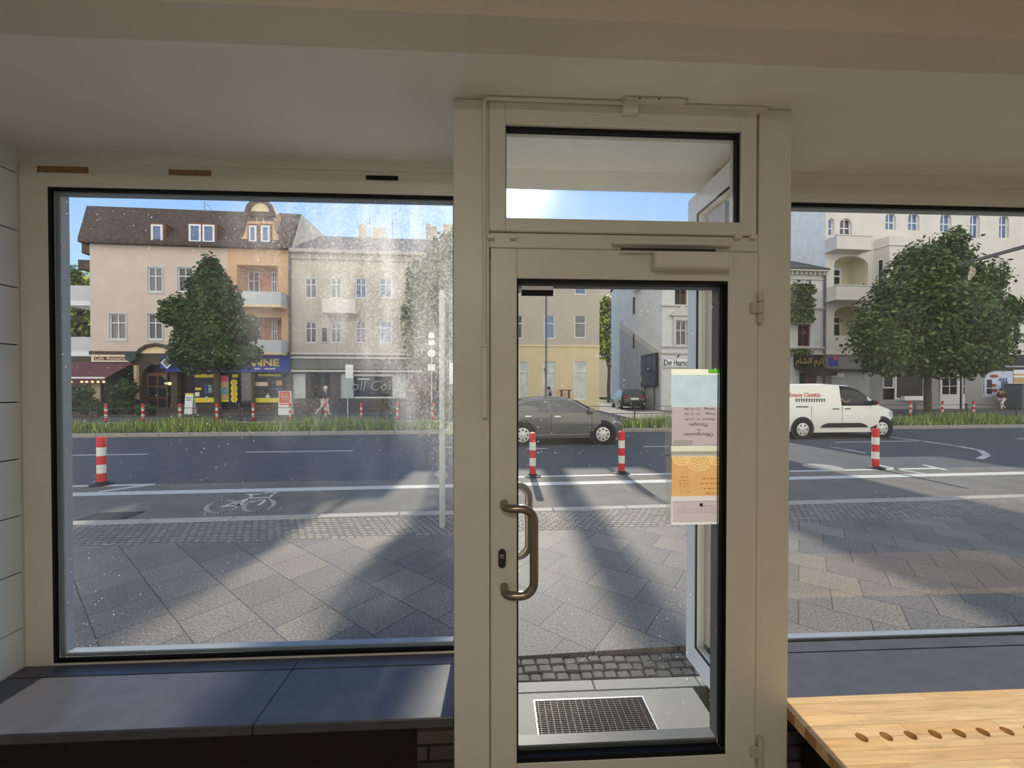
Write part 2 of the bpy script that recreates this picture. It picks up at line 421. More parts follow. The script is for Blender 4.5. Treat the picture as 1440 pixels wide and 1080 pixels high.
# ------------------------------------------------------------------ room shell
def structure(name, label, cat, mb, m, **k):
    return tag(mb.build(name, m, **k), label, cat, kind='structure')
structure('floor', 'tiled floor of the dark shop interior', 'floor', MB().box(XL-0.2, XR+0.2, -4.6, 1.43, FZ-0.2, FZ-0.002), floor_m)
structure('ceiling', 'pale plaster ceiling band over the shop windows', 'ceiling', MB().box(XL-0.2, XR+0.2, 1.17, 1.735, CEIL, CEIL+0.25), plaster)
structure('trim_1', 'warm beige bulkhead face along the top of the room', 'bulkhead', MB().box(XL-0.2, XR+0.2, 1.05, 1.17, CEIL, 3.25), bulk_m)
structure('ceiling_room', 'high white ceiling above the shop room', 'ceiling', MB().box(XL-0.2, XR+0.2, -4.6, 1.05, 3.1, 3.25), plaster)
structure('wall_back', 'plain back wall of the shop room', 'wall', MB().box(XL-0.2, XR+0.2, -4.75, -4.6, FZ-0.2, 3.25), plaster)
structure('wall_right', 'plain right wall of the shop room', 'wall', MB().box(XR, XR+0.2, -4.6, 1.86, FZ-0.2, 3.25), plaster)
mb = MB().box(XL-0.25, XL-0.012, -4.6, 1.86, FZ-0.2, 3.25, 1)
z = 0.1335-0.0065
zs = []
zj = 1.6+(553-331)*1.63/541.0          # a joint, then every 24 cm
k = zj
while k > 0.2: k -= 0.2425
while k < 3.1:
    y = 1.739
    while y > -4.4:
        mb.bbox(XL-0.02, XL, max(y-0.60, -4.59)+0.0025, y-0.0025, k+0.0025, min(k+0.2425, 3.09)-0.0025, 0.0012, 0); y -= 0.60
    k += 0.2425
structure('wall_left', 'grey tiled side wall left of the shop window', 'wall', mb, [tile_m, joint_m])

# outer shell of the shop front: what carries the windows from outside
ext_m = mat('pale_render', (222, 218, 208), 0.85, 0.05, 3, bump=0.15, bscale=120)
base_m = brick_mat('dark_plinth_tile', (92, 84, 78), (70, 64, 60), (40, 38, 36), 0.24, 0.06, 0.006, axes=(R(90), 0, 0), rough=0.7, speck=0.15)
mb = MB().box(XL-3.0, XR+3.0, 1.735, OUT, 2.56, 7.0, 0)
mb.box(XL-3.0, XL, 1.735, OUT, 0.0, 2.56, 0); mb.box(XR, XR+3.0, 1.735, OUT, 0.0, 2.56, 0)
structure('wall_front', 'rendered shop front wall above the windows', 'wall', mb, ext_m)
mb = MB().box(XL, -0.13, 1.66, OUT-0.02, 0.0, 0.37).box(1.05, XR, 1.66, OUT-0.02, 0.0, 0.37)
mb.box(1.05, 1.20, 1.40, OUT-0.02, -0.02, 0.35).box(-0.28, -0.13, 1.40, OUT-0.02, -0.02, 0.35)
structure('wall_plinth', 'dark brick plinth under the shop windows', 'wall', mb, base_m)
structure('trim_2', 'white soffit over the recessed shop entrance', 'soffit', MB().box(-0.13, 1.0, 1.43, 1.735, 2.585, 2.66).box(-0.13, 1.0, 1.73, 1.745, 2.50, 2.60), white_out)

# ------------------------------------------------------------------ shop windows
pane_left = glass_mat('dusty_glare_glass_left', 0.012, 0.45, glare_smear=(-0.28, 2.28, 0.95, 1.45, 0.46), streaks=0.006, refl=0.055)
pane_right = glass_mat('dusty_glass_right', 0.010, 0.22, refl=0.09, streaks=0.0)
pane_door = glass_mat('dusty_glass_door', 0.018, 0.45, streaks=0.012, refl=0.055)
pane_top = glass_mat('dusty_glass_transom', 0.05, 0.4, streaks=0.04, refl=0.055)

gx0, gz1 = PY(68, 265, WY0); gz0 = PY(300, 925, WY0)[1]; gz1 = PY(350, 270, WY0)[1]
w1 = thing('window_1', 'large shop window left of the door', 'window', (0, WY0, 0), kind='structure')
o = (0, WY0, 0)
fx0 = XL; fx1 = -0.10
mb = MB(o)
mb.bbox(fx0, gx0, WY0, WY1, 0.385, CEIL+0.02, 0.004).bbox(fx1-0.07, fx1, WY0, WY1, 0.385, CEIL+0.02, 0.004).bbox(gx0, fx1-0.07, WY0, WY1, 0.385, gz0, 0.004).bbox(gx0, fx1-0.07, WY0, WY1, gz1, CEIL+0.02, 0.004)
mb.build('frame', white_paint, w1)
mb = MB(o); mb.frame(gx0-0.002, fx1-0.05, gz0-0.002, gz1+0.002, 0.011, 0.017, 0.012, WY0-0.001, WY0+0.012)
mb.build('gasket', black_rub, w1)
mb = MB(o); mb.frame(gx0+0.009, fx1-0.06, gz0+0.013, gz1-0.010, 0.026, 0.020, 0.008, WY0+0.0125, WY0+0.050, b=0.003)
mb.build('outer_bead', bead_m, w1, label='bright white outer glazing bead')
MB(o).quad([(gx0+0.009, WY0+0.0115, gz0+0.014), (fx1-0.06, WY0+0.0115, gz0+0.014), (fx1-0.06, WY0+0.0115, gz1-0.009), (gx0+0.009, WY0+0.0115, gz1-0.009)]).build('pane', pane_left, w1)
# marks left on the head of the frame
tape_m = mat('brown_tape_residue', (150, 118, 84), 0.8, 0.2, 30)
for (a, b2, c, d, lab) in ((52, 124, 234, 243, 'brown tape residue by the corner'), (237, 297, 239, 247, 'brown tape residue further right')):
    x0, _ = PY(a, (c+d)/2, WY0-0.001); x1, _ = PY(b2, (c+d)/2, WY0-0.001); zt = PY((a+b2)/2, c, WY0)[1]; zb = PY((a+b2)/2, d, WY0)[1]
    MB(o).box(x0, x1, WY0-0.0012, WY0+0.001, zb, zt).build('tape_residue', tape_m, w1, label=lab)
x0, zt = PY(515, 247, WY0); x1, zb = PY(560, 254, WY0)
MB(o).bbox(x0, x1, WY0-0.006, WY0+0.002, zb, zt, 0.002).build('vent_slot', black_rub, w1, label='black vent slot in the frame head')

w2 = thing('window_2', 'large shop window right of the door', 'window', (0, WY0, 0), kind='structure')
rz0 = PY(1275, 904, WY0)[1]; rz1 = PY(1275, 289, WY0)[1]; rx0, rx1 = 1.0, XR
rzf = PY(1275, 262, WY0)[1]
mb = MB(o); mb.frame(rx0, rx1, 0.385, CEIL+0.02, 0.07, rz0-0.385, CEIL+0.02-rz1, WY0, WY1, b=0.004); mb.build('frame', white_paint, w2)
MB(o).box(rx0, rx1, WY0-0.012, WY0, rzf, CEIL).build('head_trim', white_paint, w2)
mb = MB(o); mb.frame(rx0+0.068, rx1-0.068, rz0-0.002, rz1+0.002, 0.011, 0.017, 0.012, WY0-0.001, WY0+0.012); mb.build('gasket', black_rub, w2)
mb = MB(o); mb.frame(rx0+0.079, rx1-0.079, rz0+0.013, rz1-0.010, 0.026, 0.017, 0.008, WY0+0.0125, WY0+0.050, b=0.003); mb.build('outer_bead', bead_m, w2, label='bright white outer glazing bead')
MB(o).quad([(rx0+0.079, WY0+0.0115, rz0+0.014), (rx1-0.079, WY0+0.0115, rz0+0.014), (rx1-0.079, WY0+0.0115, rz1-0.009), (rx0+0.079, WY0+0.0115, rz1-0.009)]).build('pane', pane_right, w2)
# dried dropping on the right pane
drop_m = thin(mat('white_dropping', (236, 234, 224), 0.7, 0.05), 0.35)
x0, zc = PY(1367, 384, WY0+0.03); mb = MB((x0, WY0+0.031, zc))
for dx, dz, r in ((0, 0, 0.016), (0.008, 0.014, 0.011), (-0.009, -0.016, 0.012), (0.014, 0.004, 0.008), (-0.003, 0.026, 0.008), (-0.012, -0.028, 0.007)):
    mb.ball((x0+dx, WY0+0.031, zc+dz), (r, 0.0025, r*1.1), 10, 6)
d = mb.build('bird_dropping', drop_m, smooth=True); d.location = (x0, WY0+0.031, zc)
tag(d, 'white splat dried on the right shop window pane', 'dropping')

# side glazing of the recessed entrance
def side_panel(name, label, x0, x1):
    t = thing(name, label, 'window', (x0, DY1, 0.26), kind='structure'); oo = (x0, DY1, 0.26)
    y0, y1, z0, z1 = DY1+0.001, OUT, 0.265, 2.52
    mb = MB(oo)
    mb.bbox(x0, x1, y0, y0+0.05, z0, z1, 0.003); mb.bbox(x0, x1, y1-0.085, y1, z0, z1, 0.003)
    mb.bbox(x0, x1, y0+0.05, y1-0.085, z0, z0+0.10, 0.003); mb.bbox(x0, x1, y0+0.05, y1-0.085, z1-0.10, z1, 0.003)
    mb.build('frame', white_out, t)
    xm = (x0+x1)/2; g = MB(oo)
    for (a, b2, c, d2) in ((y0+0.05, y0+0.058, z0+0.10, z1-0.10), (y1-0.093, y1-0.085, z0+0.10, z1-0.10), (y0+0.058, y1-0.093, z0+0.10, z0+0.108), (y0+0.058, y1-0.093, z1-0.108, z1-0.10)):
        g.box(x0-0.001, x0+0.006, a, b2, c, d2)
    g.build('gasket', black_rub, t)
    MB(oo).quad([(xm, y0+0.05, z0+0.1), (xm, y1-0.085, z0+0.1), (xm, y1-0.085, z1-0.1), (xm, y0+0.05, z1-0.1)]).build('pane', pane_right, t)
side_panel('window_3', 'narrow white side window of the entrance recess, right of the door', 0.952, 1.0)
side_panel('window_4', 'narrow white side window of the entrance recess, left of the door', -0.13, -0.082)

# ------------------------------------------------------------------ window sills
def slab_sill(name, label, x0, x1, joints, front):
    mb = MB((0, 1.4, 0.3)); zs0, zs1 = 0.365, 0.403
    xs = [x0]+joints+[x1]
    for a, b2 in zip(xs[:-1], xs[1:]):
        mb.bbox(a+0.0012, b2-0.0012, 1.672, 1.739, zs0, zs1, 0.001)
        mb.bbox(a+0.0012, b2-0.0012, front, 1.6695, zs0, zs1, 0.004)
    s = mb.build(name, sill_m); s.location = (0, 1.4, 0.3); return tag(s, label, 'sill', kind='structure')
slab_sill('trim_3', 'dark stone bench sill under the left shop window', XL+0.002, -0.146, [-0.86], 1.395)
slab_sill('trim_4', 'dark stone sill behind the wooden bench', 1.07, XR-0.002, [2.4], 1.395)
structure('trim_5', 'dark panel below the left window sill', 'panel', MB().box(XL, -0.147, 1.42, 1.66, FZ, 0.364).box(1.09, XR, 1.42, 1.66, FZ, 0.364), dark_m)

# ------------------------------------------------------------------ the door unit
D = thing('door_1', 'white framed glass entrance door with steel pull handle', 'door', (0.47, DY0, FZ), kind='structure')
o = (0.47, DY0, FZ)
LX0, _ = PY(690, 600, DY0); LX1, _ = PY(1064, 600, DY0); FX0, _ = PY(638, 600, DY0); FX1, _ = PY(1111, 600, DY0)
zl1 = PY(870, 352, DY0)[1]; zt0 = PY(870, 330, DY0)[1]+0.004
mb = MB(o)
mb.bbox(FX0, LX0-0.004, DY0, DY1, FZ, CEIL-0.002, 0.003); mb.bbox(LX1+0.004, FX1, DY0, DY1, FZ, CEIL-0.002, 0.003)
mb.bbox(LX0-0.004, LX1+0.004, DY0+0.004, DY1, zl1+0.004, zt0-0.003, 0.002)
mb.bbox(LX0-0.004, LX1+0.004, DY0, DY1, CEIL-0.02, CEIL-0.002, 0.002)
mb.box(LX0-0.004, LX1+0.004, DY0+0.03, DY1, FZ-0.002, FZ+0.014)
mb.box(LX0-0.006, LX0+0.012, DY1-0.008, DY1, FZ, CEIL-0.01).box(LX1-0.012, LX1+0.006, DY1-0.008, DY1, FZ, CEIL-0.01).box(LX0, LX1, DY1-0.008, DY1, zl1-0.012, zl1+0.01).box(LX0, LX1, DY1-0.008, DY1, zt0-0.01, zt0+0.012).box(LX0, LX1, DY1-0.008, DY1, CEIL-0.05, CEIL-0.01)
mb.build('door_frame', white_paint, D)
GX0, _ = PY(727, 700, DY0); GX1, _ = PY(1021, 700, DY0); GZ1 = PY(870, 394, DY0)[1]; GZ0 = PY(870, 1066, DY0)[1]
leaf = MB(o); leaf.frame(LX0, LX1, FZ+0.016, zl1, GX0-LX0, 0, 0, DY0-0.004, DY1-0.01)
leaf = MB(o)
leaf.bbox(LX0, GX0, DY0-0.004, DY1-0.01, FZ+0.016, zl1, 0.003); leaf.bbox(GX1, LX1, DY0-0.004, DY1-0.01, FZ+0.016, zl1, 0.003)
leaf.bbox(GX0, GX1, DY0-0.004, DY1-0.01, FZ+0.016, GZ0, 0.003); leaf.bbox(GX0, GX1, DY0-0.004, DY1-0.01, GZ1, zl1, 0.003)
leaf = leaf.build('door_leaf', white_paint, D)
mb = MB(o); mb.frame(GX0-0.001, GX1+0.001, GZ0-0.001, GZ1+0.001, 0.003, 0.018, 0.012, DY0-0.002, DY0+0.026)
mb.box(GX1-0.012, GX1-0.003, DY0+0.010, DY0+0.026, GZ0, GZ1); mb.build('gasket', black_rub, leaf)
MB(o).frame(GX0+0.003, GX1-0.013, GZ0+0.016, GZ1-0.011, 0.004, 0.020, 0.004, DY0+0.027, DY1-0.012).build('outer_bead', mat('dark_grey_bead', (84, 86, 90), 0.4, 0.05), leaf)
PNY = DY0+0.022
MB(o).quad([(GX0+0.002, PNY, GZ0+0.017), (GX1-0.013, PNY, GZ0+0.017), (GX1-0.013, PNY, GZ1-0.011), (GX0+0.002, PNY, GZ1-0.011)]).build('pane', pane_door, leaf)
# pull handles
def pull(y_face, sgn, name, m, pxs):
    hx0, hz1 = PY(pxs[0], pxs[1], DY0-0.004); _, hz0 = PY(pxs[0], pxs[2], DY0-0.004)
    out = y_face-sgn*0.062
    hx1 = PY(751, 770, DY0-0.066)[0]
    path = [(hx0, y_face, hz1), (hx0, y_face-sgn*0.028, hz1)]
    r = 0.032
    for i in range(0, 7):
        g = math.pi/2*i/6; path.append((hx0+r*(1-math.cos(g)), y_face-sgn*(0.028+0.034*math.sin(g)), hz1))
    for i in range(0, 9):
        g = math.pi/2*i/8; path.append((hx1-0.045+0.045*math.sin(g), out, hz1-0.045*(1-math.cos(g))))
    for i in range(0, 9):
        g = math.pi/2*i/8; path.append((hx1-0.045*(1-math.cos(g)), out, hz0+0.045-0.045*math.sin(g)))
    for i in range(0, 7):
        g = math.pi/2*(6-i)/6; path.append((hx0+r*(1-math.cos(g)), y_face-sgn*(0.028+0.034*math.sin(g)), hz0))
    path.append((hx0, y_face, hz0))
    h = MB(o).tube(path, 0.0148, 16).build(name, m, leaf, smooth=True)
    return h
ih = pull(DY0-0.004, 1, 'pull_handle', steel, (709, 708, 825)); ih['label'] = 'brushed steel pull handle on the inside'
oh = pull(DY1-0.01, -1, 'pull_handle', steel, (709, 697, 806)); oh['label'] = 'outer pull handle seen through the glass'
cx, cz = PY(706, 784, DY0)
M = Matrix.Translation((cx, DY0-0.004, cz)) @ Matrix.Rotation(R(90), 4, 'X')
prof = []
for i in range(24):
    g = 2*math.pi*i/24; prof.append((0.0135*math.cos(g), 0.0135*math.sin(g)+(0.019 if math.sin(g) >= 0 else -0.019)))
esc = MB(o).prismz(prof, 0, 0.008, 0, M).build('escutcheon', dark_steel, leaf)
MB(o).lathe([(0.0085, 0.0), (0.0085, 0.0105), (0.006, 0.0115)], 16, 0, M @ Matrix.Translation((0, 0.008, 0))).box(-0.001, 0.001, 0.003, 0.013, 0.011, 0.0125, 0, M).build('lock_cylinder', steel, esc)
# hinges
for (py, lab) in ((433, 'upper door hinge'), (1058, 'lower door hinge')):
    hx, hz = PY(1069, py, DY0-0.012); hh = 0.055
    h = MB(o)
    for k, (a, b2) in enumerate(((-hh, -0.022), (-0.020, 0.020), (0.022, hh))):
        h.lathe([(0.0085, a), (0.0105, a+0.002), (0.0105, b2-0.002), (0.0085, b2)], 16, 0, Matrix.Translation((hx, DY0-0.013, hz)))
    h.bbox(hx-0.034, hx-0.004, DY0-0.014, DY0-0.003, hz-0.019, hz+0.019, 0.002)
    h.build('hinge', hinge_m, D, smooth=True)
# door closer
cx0, cz1 = PY(922, 352, DY0-0.05); cx1, cz0 = PY(1032, 377, DY0-0.05)
cl = MB(o).bbox(cx0, cx1, DY0-0.052, DY0-0.003, cz0, cz1, 0.006).build('door_closer', white_paint, leaf, label='white box of the overhead door closer')
tx0, tz1 = PY(862, 337, DY0-0.02); tx1, tz0 = PY(1030, 346, DY0-0.02)
MB(o).bbox(tx0, tx1, DY0-0.022, DY0+0.004, tz0, tz1, 0.003).tube([(tx0+0.012, DY0-0.022, (tz0+tz1)/2), (tx0+0.012, DY0-0.025, (tz0+tz1)/2)], 0.004, 10).tube([(tx1-0.012, DY0-0.022, (tz0+tz1)/2), (tx1-0.012, DY0-0.025, (tz0+tz1)/2)], 0.004, 10).build('slide_rail', white_paint, D, label='white slide rail of the door closer')
ax0, az = PY(873, 350, DY0-0.03); ax1, _ = PY(1006, 348, DY0-0.03)
MB(o).bbox(ax0, ax1, DY0-0.036, DY0-0.024, az-0.003, az+0.003, 0.002).build('closer_arm', dark_steel, D)
mb = MB(o)
for a in (690, 722, 1038, 1060):
    x, zz = PY(a, 333, DY0-0.008); mb.bbox(x-0.012, x+0.012, DY0-0.014, DY0+0.004, zz-0.007, zz+0.007, 0.002)
mb.build('transom_catch', white_paint, D)

# transom window above the door
T = thing('window_5', 'tilting transom window above the glass door', 'window', (0.47, DY0, zt0), kind='structure'); o = (0.47, DY0, zt0)
TX0, _ = PY(688, 250, DY0); TX1, _ = PY(1063, 250, DY0)
HX0, _ = PY(711, 250, DY0); HX1, _ = PY(1042, 250, DY0); HZ1 = PY(870, 180, DY0)[1]; HZ0 = PY(870, 310, DY0)[1]; TZ1 = PY(870, 144, DY0)[1]
mb = MB(o); mb.frame(TX0, TX1, zt0, TZ1, 0, 0, 0, 0, 0)
mb = MB(o)
mb.bbox(TX0, HX0, DY0-0.006, DY1-0.01, zt0, TZ1, 0.003); mb.bbox(HX1, TX1, DY0-0.006, DY1-0.01, zt0, TZ1, 0.003)
mb.bbox(HX0, HX1, DY0-0.006, DY1-0.01, zt0, HZ0, 0.003); mb.bbox(HX0, HX1, DY0-0.006, DY1-0.01, HZ1, TZ1, 0.003)
mb.build('sash', white_paint, T)
MB(o).box(HX0, HX1, DY0+0.008, DY0+0.03, HZ1-0.012, HZ1).box(HX1-0.011, HX1, DY0+0.008, DY0+0.03, HZ0, HZ1-0.012).box(HX0, HX0+0.003, DY0+0.008, DY0+0.03, HZ0, HZ1-0.016).build('gasket', black_rub, T)
MB(o).quad([(HX0, DY0+0.025, HZ0), (HX1, DY0+0.025, HZ0), (HX1, DY0+0.025, HZ1), (HX0, DY0+0.025, HZ1)]).build('pane', pane_top, T)
# opener: rod up the left, along the top, scissor unit
ox, otz = PY(681, 137, DY0-0.016); _, obz = PY(681, 500, DY0-0.016); _, ohz = PY(679, 588, DY0-0.016)
x1, z1 = PY(880, 139, DY0-0.016); x2, z2 = PY(1080, 152, DY0-0.012)
op = MB(o)
op.tube([(ox, DY0-0.012, obz), (ox, DY0-0.012, otz-0.012), (ox+0.004, DY0-0.012, otz-0.004), (ox+0.012, DY0-0.012, otz)]+[(x1, DY0-0.012, otz)], 0.007, 10)
op.bbox(x1, x2, DY0-0.012, DY0+0.002, otz-0.006, otz+0.006, 0.002)
op = op.build('opener_rod', white_paint, T, smooth=True, label='white opener rod along the sash')
MB(o).bbox(ox-0.010, ox+0.010, DY0-0.026, DY0-0.002, ohz, obz+0.03, 0.004).bbox(ox-0.011, ox+0.011, DY0-0.028, DY0-0.0, obz+0.028, obz+0.036, 0.002).build('opener_lever', white_paint, T, label='flat white lever at the foot of the rod')
bx0, bz1 = PY(876, 128, DY0-0.03); bx1, bz0 = PY(967, 144, DY0-0.03); kx0, kz1 = PY(877, 138, DY0-0.03); kx1, kz0 = PY(898, 157, DY0-0.03)
bz1 = min(bz1, CEIL-0.003)
mb = MB(o).prism([(bx0, bz0+0.004), (bx0+0.01, bz0), (bx1-0.012, bz0), (bx1, bz0+0.012), (bx1, bz1-0.004), (bx1-0.006, bz1), (bx0+0.008, bz1), (bx0, bz1-0.008)], DY0-0.036, DY0+0.002)
for q in (0.25, 0.55): mb.ball((bx0+(bx1-bx0)*q, DY0-0.036, (bz0+bz1)/2), (0.0035, 0.002, 0.0035), 8, 6, 1)
mb.build('opener_scissor', [white_paint, dark_steel], T, label='white scissor unit above the sash')
MB(o).bbox(kx0, kx1, DY0-0.030, DY0-0.002, kz0, kz1, 0.003).build('sash_bracket', white_paint, T)

# ------------------------------------------------------------------ papers on the door pane (held outside the glass)
paper_blue = mat('thin_grey_blue_paper', (186, 205, 214), 0.8, 0.10, 16)
paper_cream = mat('cream_paper', (238, 234, 216), 0.8, 0.03)
paper_pink = mat('pale_pink_paper', (205, 190, 194), 0.8, 0.03)
paper_orange = mat('orange_card', (230, 184, 124), 0.8, 0.05, 12)
paper_white = mat('white_paper', (228, 222, 222), 0.8, 0.03)
green_m = thin(mat('green_tape', (104, 178, 58), 0.6, 0.05), 0.5)
grey_tape = thin(mat('grey_tape', (176, 172, 164), 0.7, 0.08), 0.5)
ink = mat('dark_ink', (62, 56, 66), 0.8, 0.1)
ink_gold = mat('pale_orange_ink', (246, 208, 142), 0.8, 0.05)
ink_brown = mat('brown_ink', (176, 122, 58), 0.8, 0.05)
for pm_ in (paper_blue, paper_cream, paper_pink, paper_orange, paper_white): thin(pm_, 0.5)
sleeve_m = bpy.data.materials.new('clear_plastic_sleeve'); sleeve_m.use_nodes = True
t_ = sleeve_m.node_tree; b_ = t_.nodes['Principled BSDF']; b_.inputs['Base Color'].default_value = lin((225, 228, 226)); b_.inputs['Roughness'].default_value = 0.4
ms_ = t_.nodes.new('ShaderNodeMixShader'); tr_ = t_.nodes.new('ShaderNodeBsdfTransparent'); no_ = t_.nodes.new('ShaderNodeTexNoise'); no_.inputs['Scale'].default_value = 12
mr_ = t_.nodes.new('ShaderNodeMapRange'); mr_.inputs[3].default_value = 0.25; mr_.inputs[4].default_value = 0.42
t_.links.new(no_.outputs[0], mr_.inputs[0]); t_.links.new(mr_.outputs[0], ms_.inputs[0])
t_.links.new(tr_.outputs[0], ms_.inputs[1]); t_.links.new(b_.outputs[0], ms_.inputs[2]); t_.links.new(ms_.outputs[0], t_.nodes['Material Output'].inputs[0])
NY = PNY+0.004
def paper(name, label, px0, px1, py0, py1, m, y, cat='notice', holes=()):
    x0, z1 = PY(px0, py0, y); x1, _ = PY(px1, py0, y); z0 = PY(px0, py1, y)[1]
    t = thing(name, label, cat, ((x0+x1)/2, y, z0))
    hs = []
    for (a, b2, c, d) in holes: hs.append((max(x0, PY(a, c, y)[0]), min(x1, PY(b2, c, y)[0]), max(z0, PY((a+b2)/2, d, y)[1]), min(z1, PY((a+b2)/2, c, y)[1])))
    MB(((x0+x1)/2, y, z0)).wall(x0, x1, z0, z1, y, hs, 0.0004).build('sheet', m, t)
    t['_holes'] = ''
    del t['_holes']
    return t, x0, x1, z0, z1
def strip(t, name, px0, px1, py0, py1, m, y, **k):
    x0, z1 = PY(px0, py0, y); x1, z0 = PY(px1, py1, y)
    return MB(t.location).quad([(x0, y-0.0004, z0), (x1, y-0.0004, z0), (x1, y-0.0004, z1), (x0, y-0.0004, z1)]).build(name, m, t, **k)
paper('plastic_sleeve', 'clear plastic sleeve edge left of the pink opening hours sheet', 935, 1019, 572, 639, sleeve_m, NY+0.004, 'plastic sleeve')
paper('plastic_sleeve', 'clear plastic sleeve edge left of the orange card', 936, 1019, 642, 736, sleeve_m, NY+0.004, 'plastic sleeve')
t, *_r = paper('paper_notice', 'grey blue sheet with green tape, topmost on the door glass', 944, 1019, 519, 572, paper_blue, NY+0.001, holes=[(944, 1019, 519, 527)])
strip(t, 'cream_border', 944, 996, 519, 527, paper_cream, NY+0.001); strip(t, 'cream_border', 996, 1019, 525, 527, paper_cream, NY+0.001); strip(t, 'cream_border', 1016, 1019, 519, 525, paper_cream, NY+0.001)
strip(t, 'green_tape', 996, 1016, 519, 525, green_m, NY+0.001, label='bright green tape strip')
# pink hours sheet: upside down lettering
t, x0, x1, z0, z1 = paper('paper_notice', 'pale pink opening hours sheet hanging upside down on the door glass', 945, 1019, 572, 626, paper_pink, NY+0.001, holes=[(947, 974, 619.5, 625.5)])
def lines(t, rows, x0, x1, z0, z1, y, m, flip=True):
    for (px, py, body, size, al) in rows:
        X, Z = PY(px, py, y); loc = Vector((X, y-0.0008, Z))-t.location
        text('lettering', body, size, m, t, face_m(loc.x, loc.y, loc.z, math.pi if flip else 0.0), al, 0.0002)
lines(t, [(982, 611, 'Öffnungszeiten', 0.0185, 'CENTER'), (982, 604.5, 'für', 0.012, 'CENTER'), (982, 597.5, 'Massagen', 0.0185, 'CENTER'),
          (1005, 589.5, 'Mittwoch', 0.0125, 'LEFT'), (962, 589.5, '16 - 19 Uhr', 0.0125, 'RIGHT'),
          (1005, 582, 'Freitag', 0.0125, 'LEFT'), (962, 582, '17 - 21 Uhr', 0.0125, 'RIGHT'),
          (1005, 575, 'Samstag', 0.0125, 'LEFT'), (962, 575, '12 - 15 Uhr', 0.0125, 'RIGHT')], x0, x1, z0, z1, NY+0.001, ink)
strip(t, 'grey_tape', 947, 974, 619.5, 625.5, grey_tape, NY+0.001, label='grey tape on the lower left corner')
t, *_r = paper('paper_strip', 'narrow cream paper strip under the pink sheet', 944, 1019, 627, 642, paper_cream, NY+0.002, 'paper', holes=[(944, 1019, 635, 641)])
strip(t, 'grey_band', 944, 1019, 635, 641, grey_tape, NY+0.002)
# orange card with ornament
t, x0, x1, z0, z1 = paper('orange_card', 'orange card with lace ornament on the door glass', 945, 1021, 642, 698, paper_orange, NY+0.001)
# the lace ornament is printed in the card: rings round three centres on its upper edge
tt = paper_orange.node_tree; nn_ = tt.nodes; pb = nn_['Principled BSDF']; src_ = pb.inputs['Base Color'].links[0].from_socket
tco = nn_.new('ShaderNodeTexCoord'); sxo = nn_.new('ShaderNodeSeparateXYZ'); tt.links.new(tco.outputs['Object'], sxo.inputs[0])
def om(op, a, b=0.0):
    k = nn_.new('ShaderNodeMath'); k.operation = op
    for i, x in enumerate((a, b)):
        if isinstance(x, (int, float)): k.inputs[i].default_value = x
        else: tt.links.new(x, k.inputs[i])
    return k.outputs[0]
hgt = z1-z0; mask = None
for cc, rr in ((0.0, 0.062), (-0.066, 0.042), (0.066, 0.042)):
    dx = om('SUBTRACT', sxo.outputs[0], cc); dz = om('SUBTRACT', sxo.outputs[2], hgt)
    ang = om('ARCTAN2', dx, dz); r_ = om('SQRT', om('ADD', om('MULTIPLY', dx, dx), om('MULTIPLY', dz, dz)))
    scal = om('ADD', r_, om('MULTIPLY', om('ABSOLUTE', om('SINE', om('MULTIPLY', ang, 9.0))), 0.0035))
    ring = om('LESS_THAN', om('FRACT', om('MULTIPLY', scal, 95.0)), 0.42); inside = om('LESS_THAN', scal, rr)
    mk = om('MULTIPLY', ring, inside); mask = mk if mask is None else om('MAXIMUM', mask, mk)
mixo = nn_.new('ShaderNodeMix'); mixo.data_type = 'RGBA'; tt.links.new(mask, mixo.inputs[0]); tt.links.new(src_, mixo.inputs[6]); mixo.inputs[7].default_value = lin((250, 220, 160))
for l in list(src_.links):
    if l.to_node != mixo:
        to = l.to_socket; tt.links.remove(l); tt.links.new(mixo.outputs[2], to)
def scribble(t, px0, px1, py, y, m, h=0.0022, nm='lettering', seg=7):
    X0, Z = PY(px0, py, y); X1, _ = PY(px1, py, y); mbs = MB(t.location); x = X0
    rnd = random.Random(int(px0*31+py*7))
    while x < X1:
        w_ = rnd.uniform(0.006, 0.016); a = min(x+w_, X1)
        hh = h*rnd.uniform(0.5, 1.0); k = max(2, int((a-x)/0.003))
        for i in range(k):
            xa = x+(a-x)*i/k; mbs.box(xa, xa+(a-x)/k*0.55, y-0.0006, y-0.0003, Z-hh*rnd.uniform(0.3, 1), Z+hh*rnd.uniform(0.3, 1))
        mbs.box(x, a, y-0.0006, y-0.0003, Z-h*0.12, Z+h*0.12); x = a+0.005
    mbs.build(nm, m, t)
for (a, b2, py) in ((988, 1017, 673), (985, 1017, 680), (989, 1014, 687), (993, 1013, 694), (957, 969, 671), (954, 972, 675.5), (955, 971, 680), (955, 972, 684), (957, 963, 692), (966, 974, 692)):
    scribble(t, a, b2, py, NY+0.0005, ink_brown, 0.0032 if a > 980 else 0.0018)
# white and pink card at the bottom
t, *_r = paper('paper_notice', 'pale card with small lines of print, lowest on the door glass', 944, 1018, 698, 738, paper_white, NY+0.001, holes=[(946, 1017, 705, 733)])
strip(t, 'pink_panel', 946, 1017, 705, 733, paper_pink, NY+0.001)
for (a, b2, py) in ((984, 1009, 711.5), (954, 1009, 715.5), (953, 1010, 718.5), (957, 1010, 721)):
    scribble(t, a, b2, py, NY+0.0004, ink, 0.0011)
X, Z = PY(986, 710, NY); MB(t.location).box(X-0.006, X+0.006, NY-0.001, NY-0.0003, Z-0.006, Z+0.006).build('emblem', ink, t)
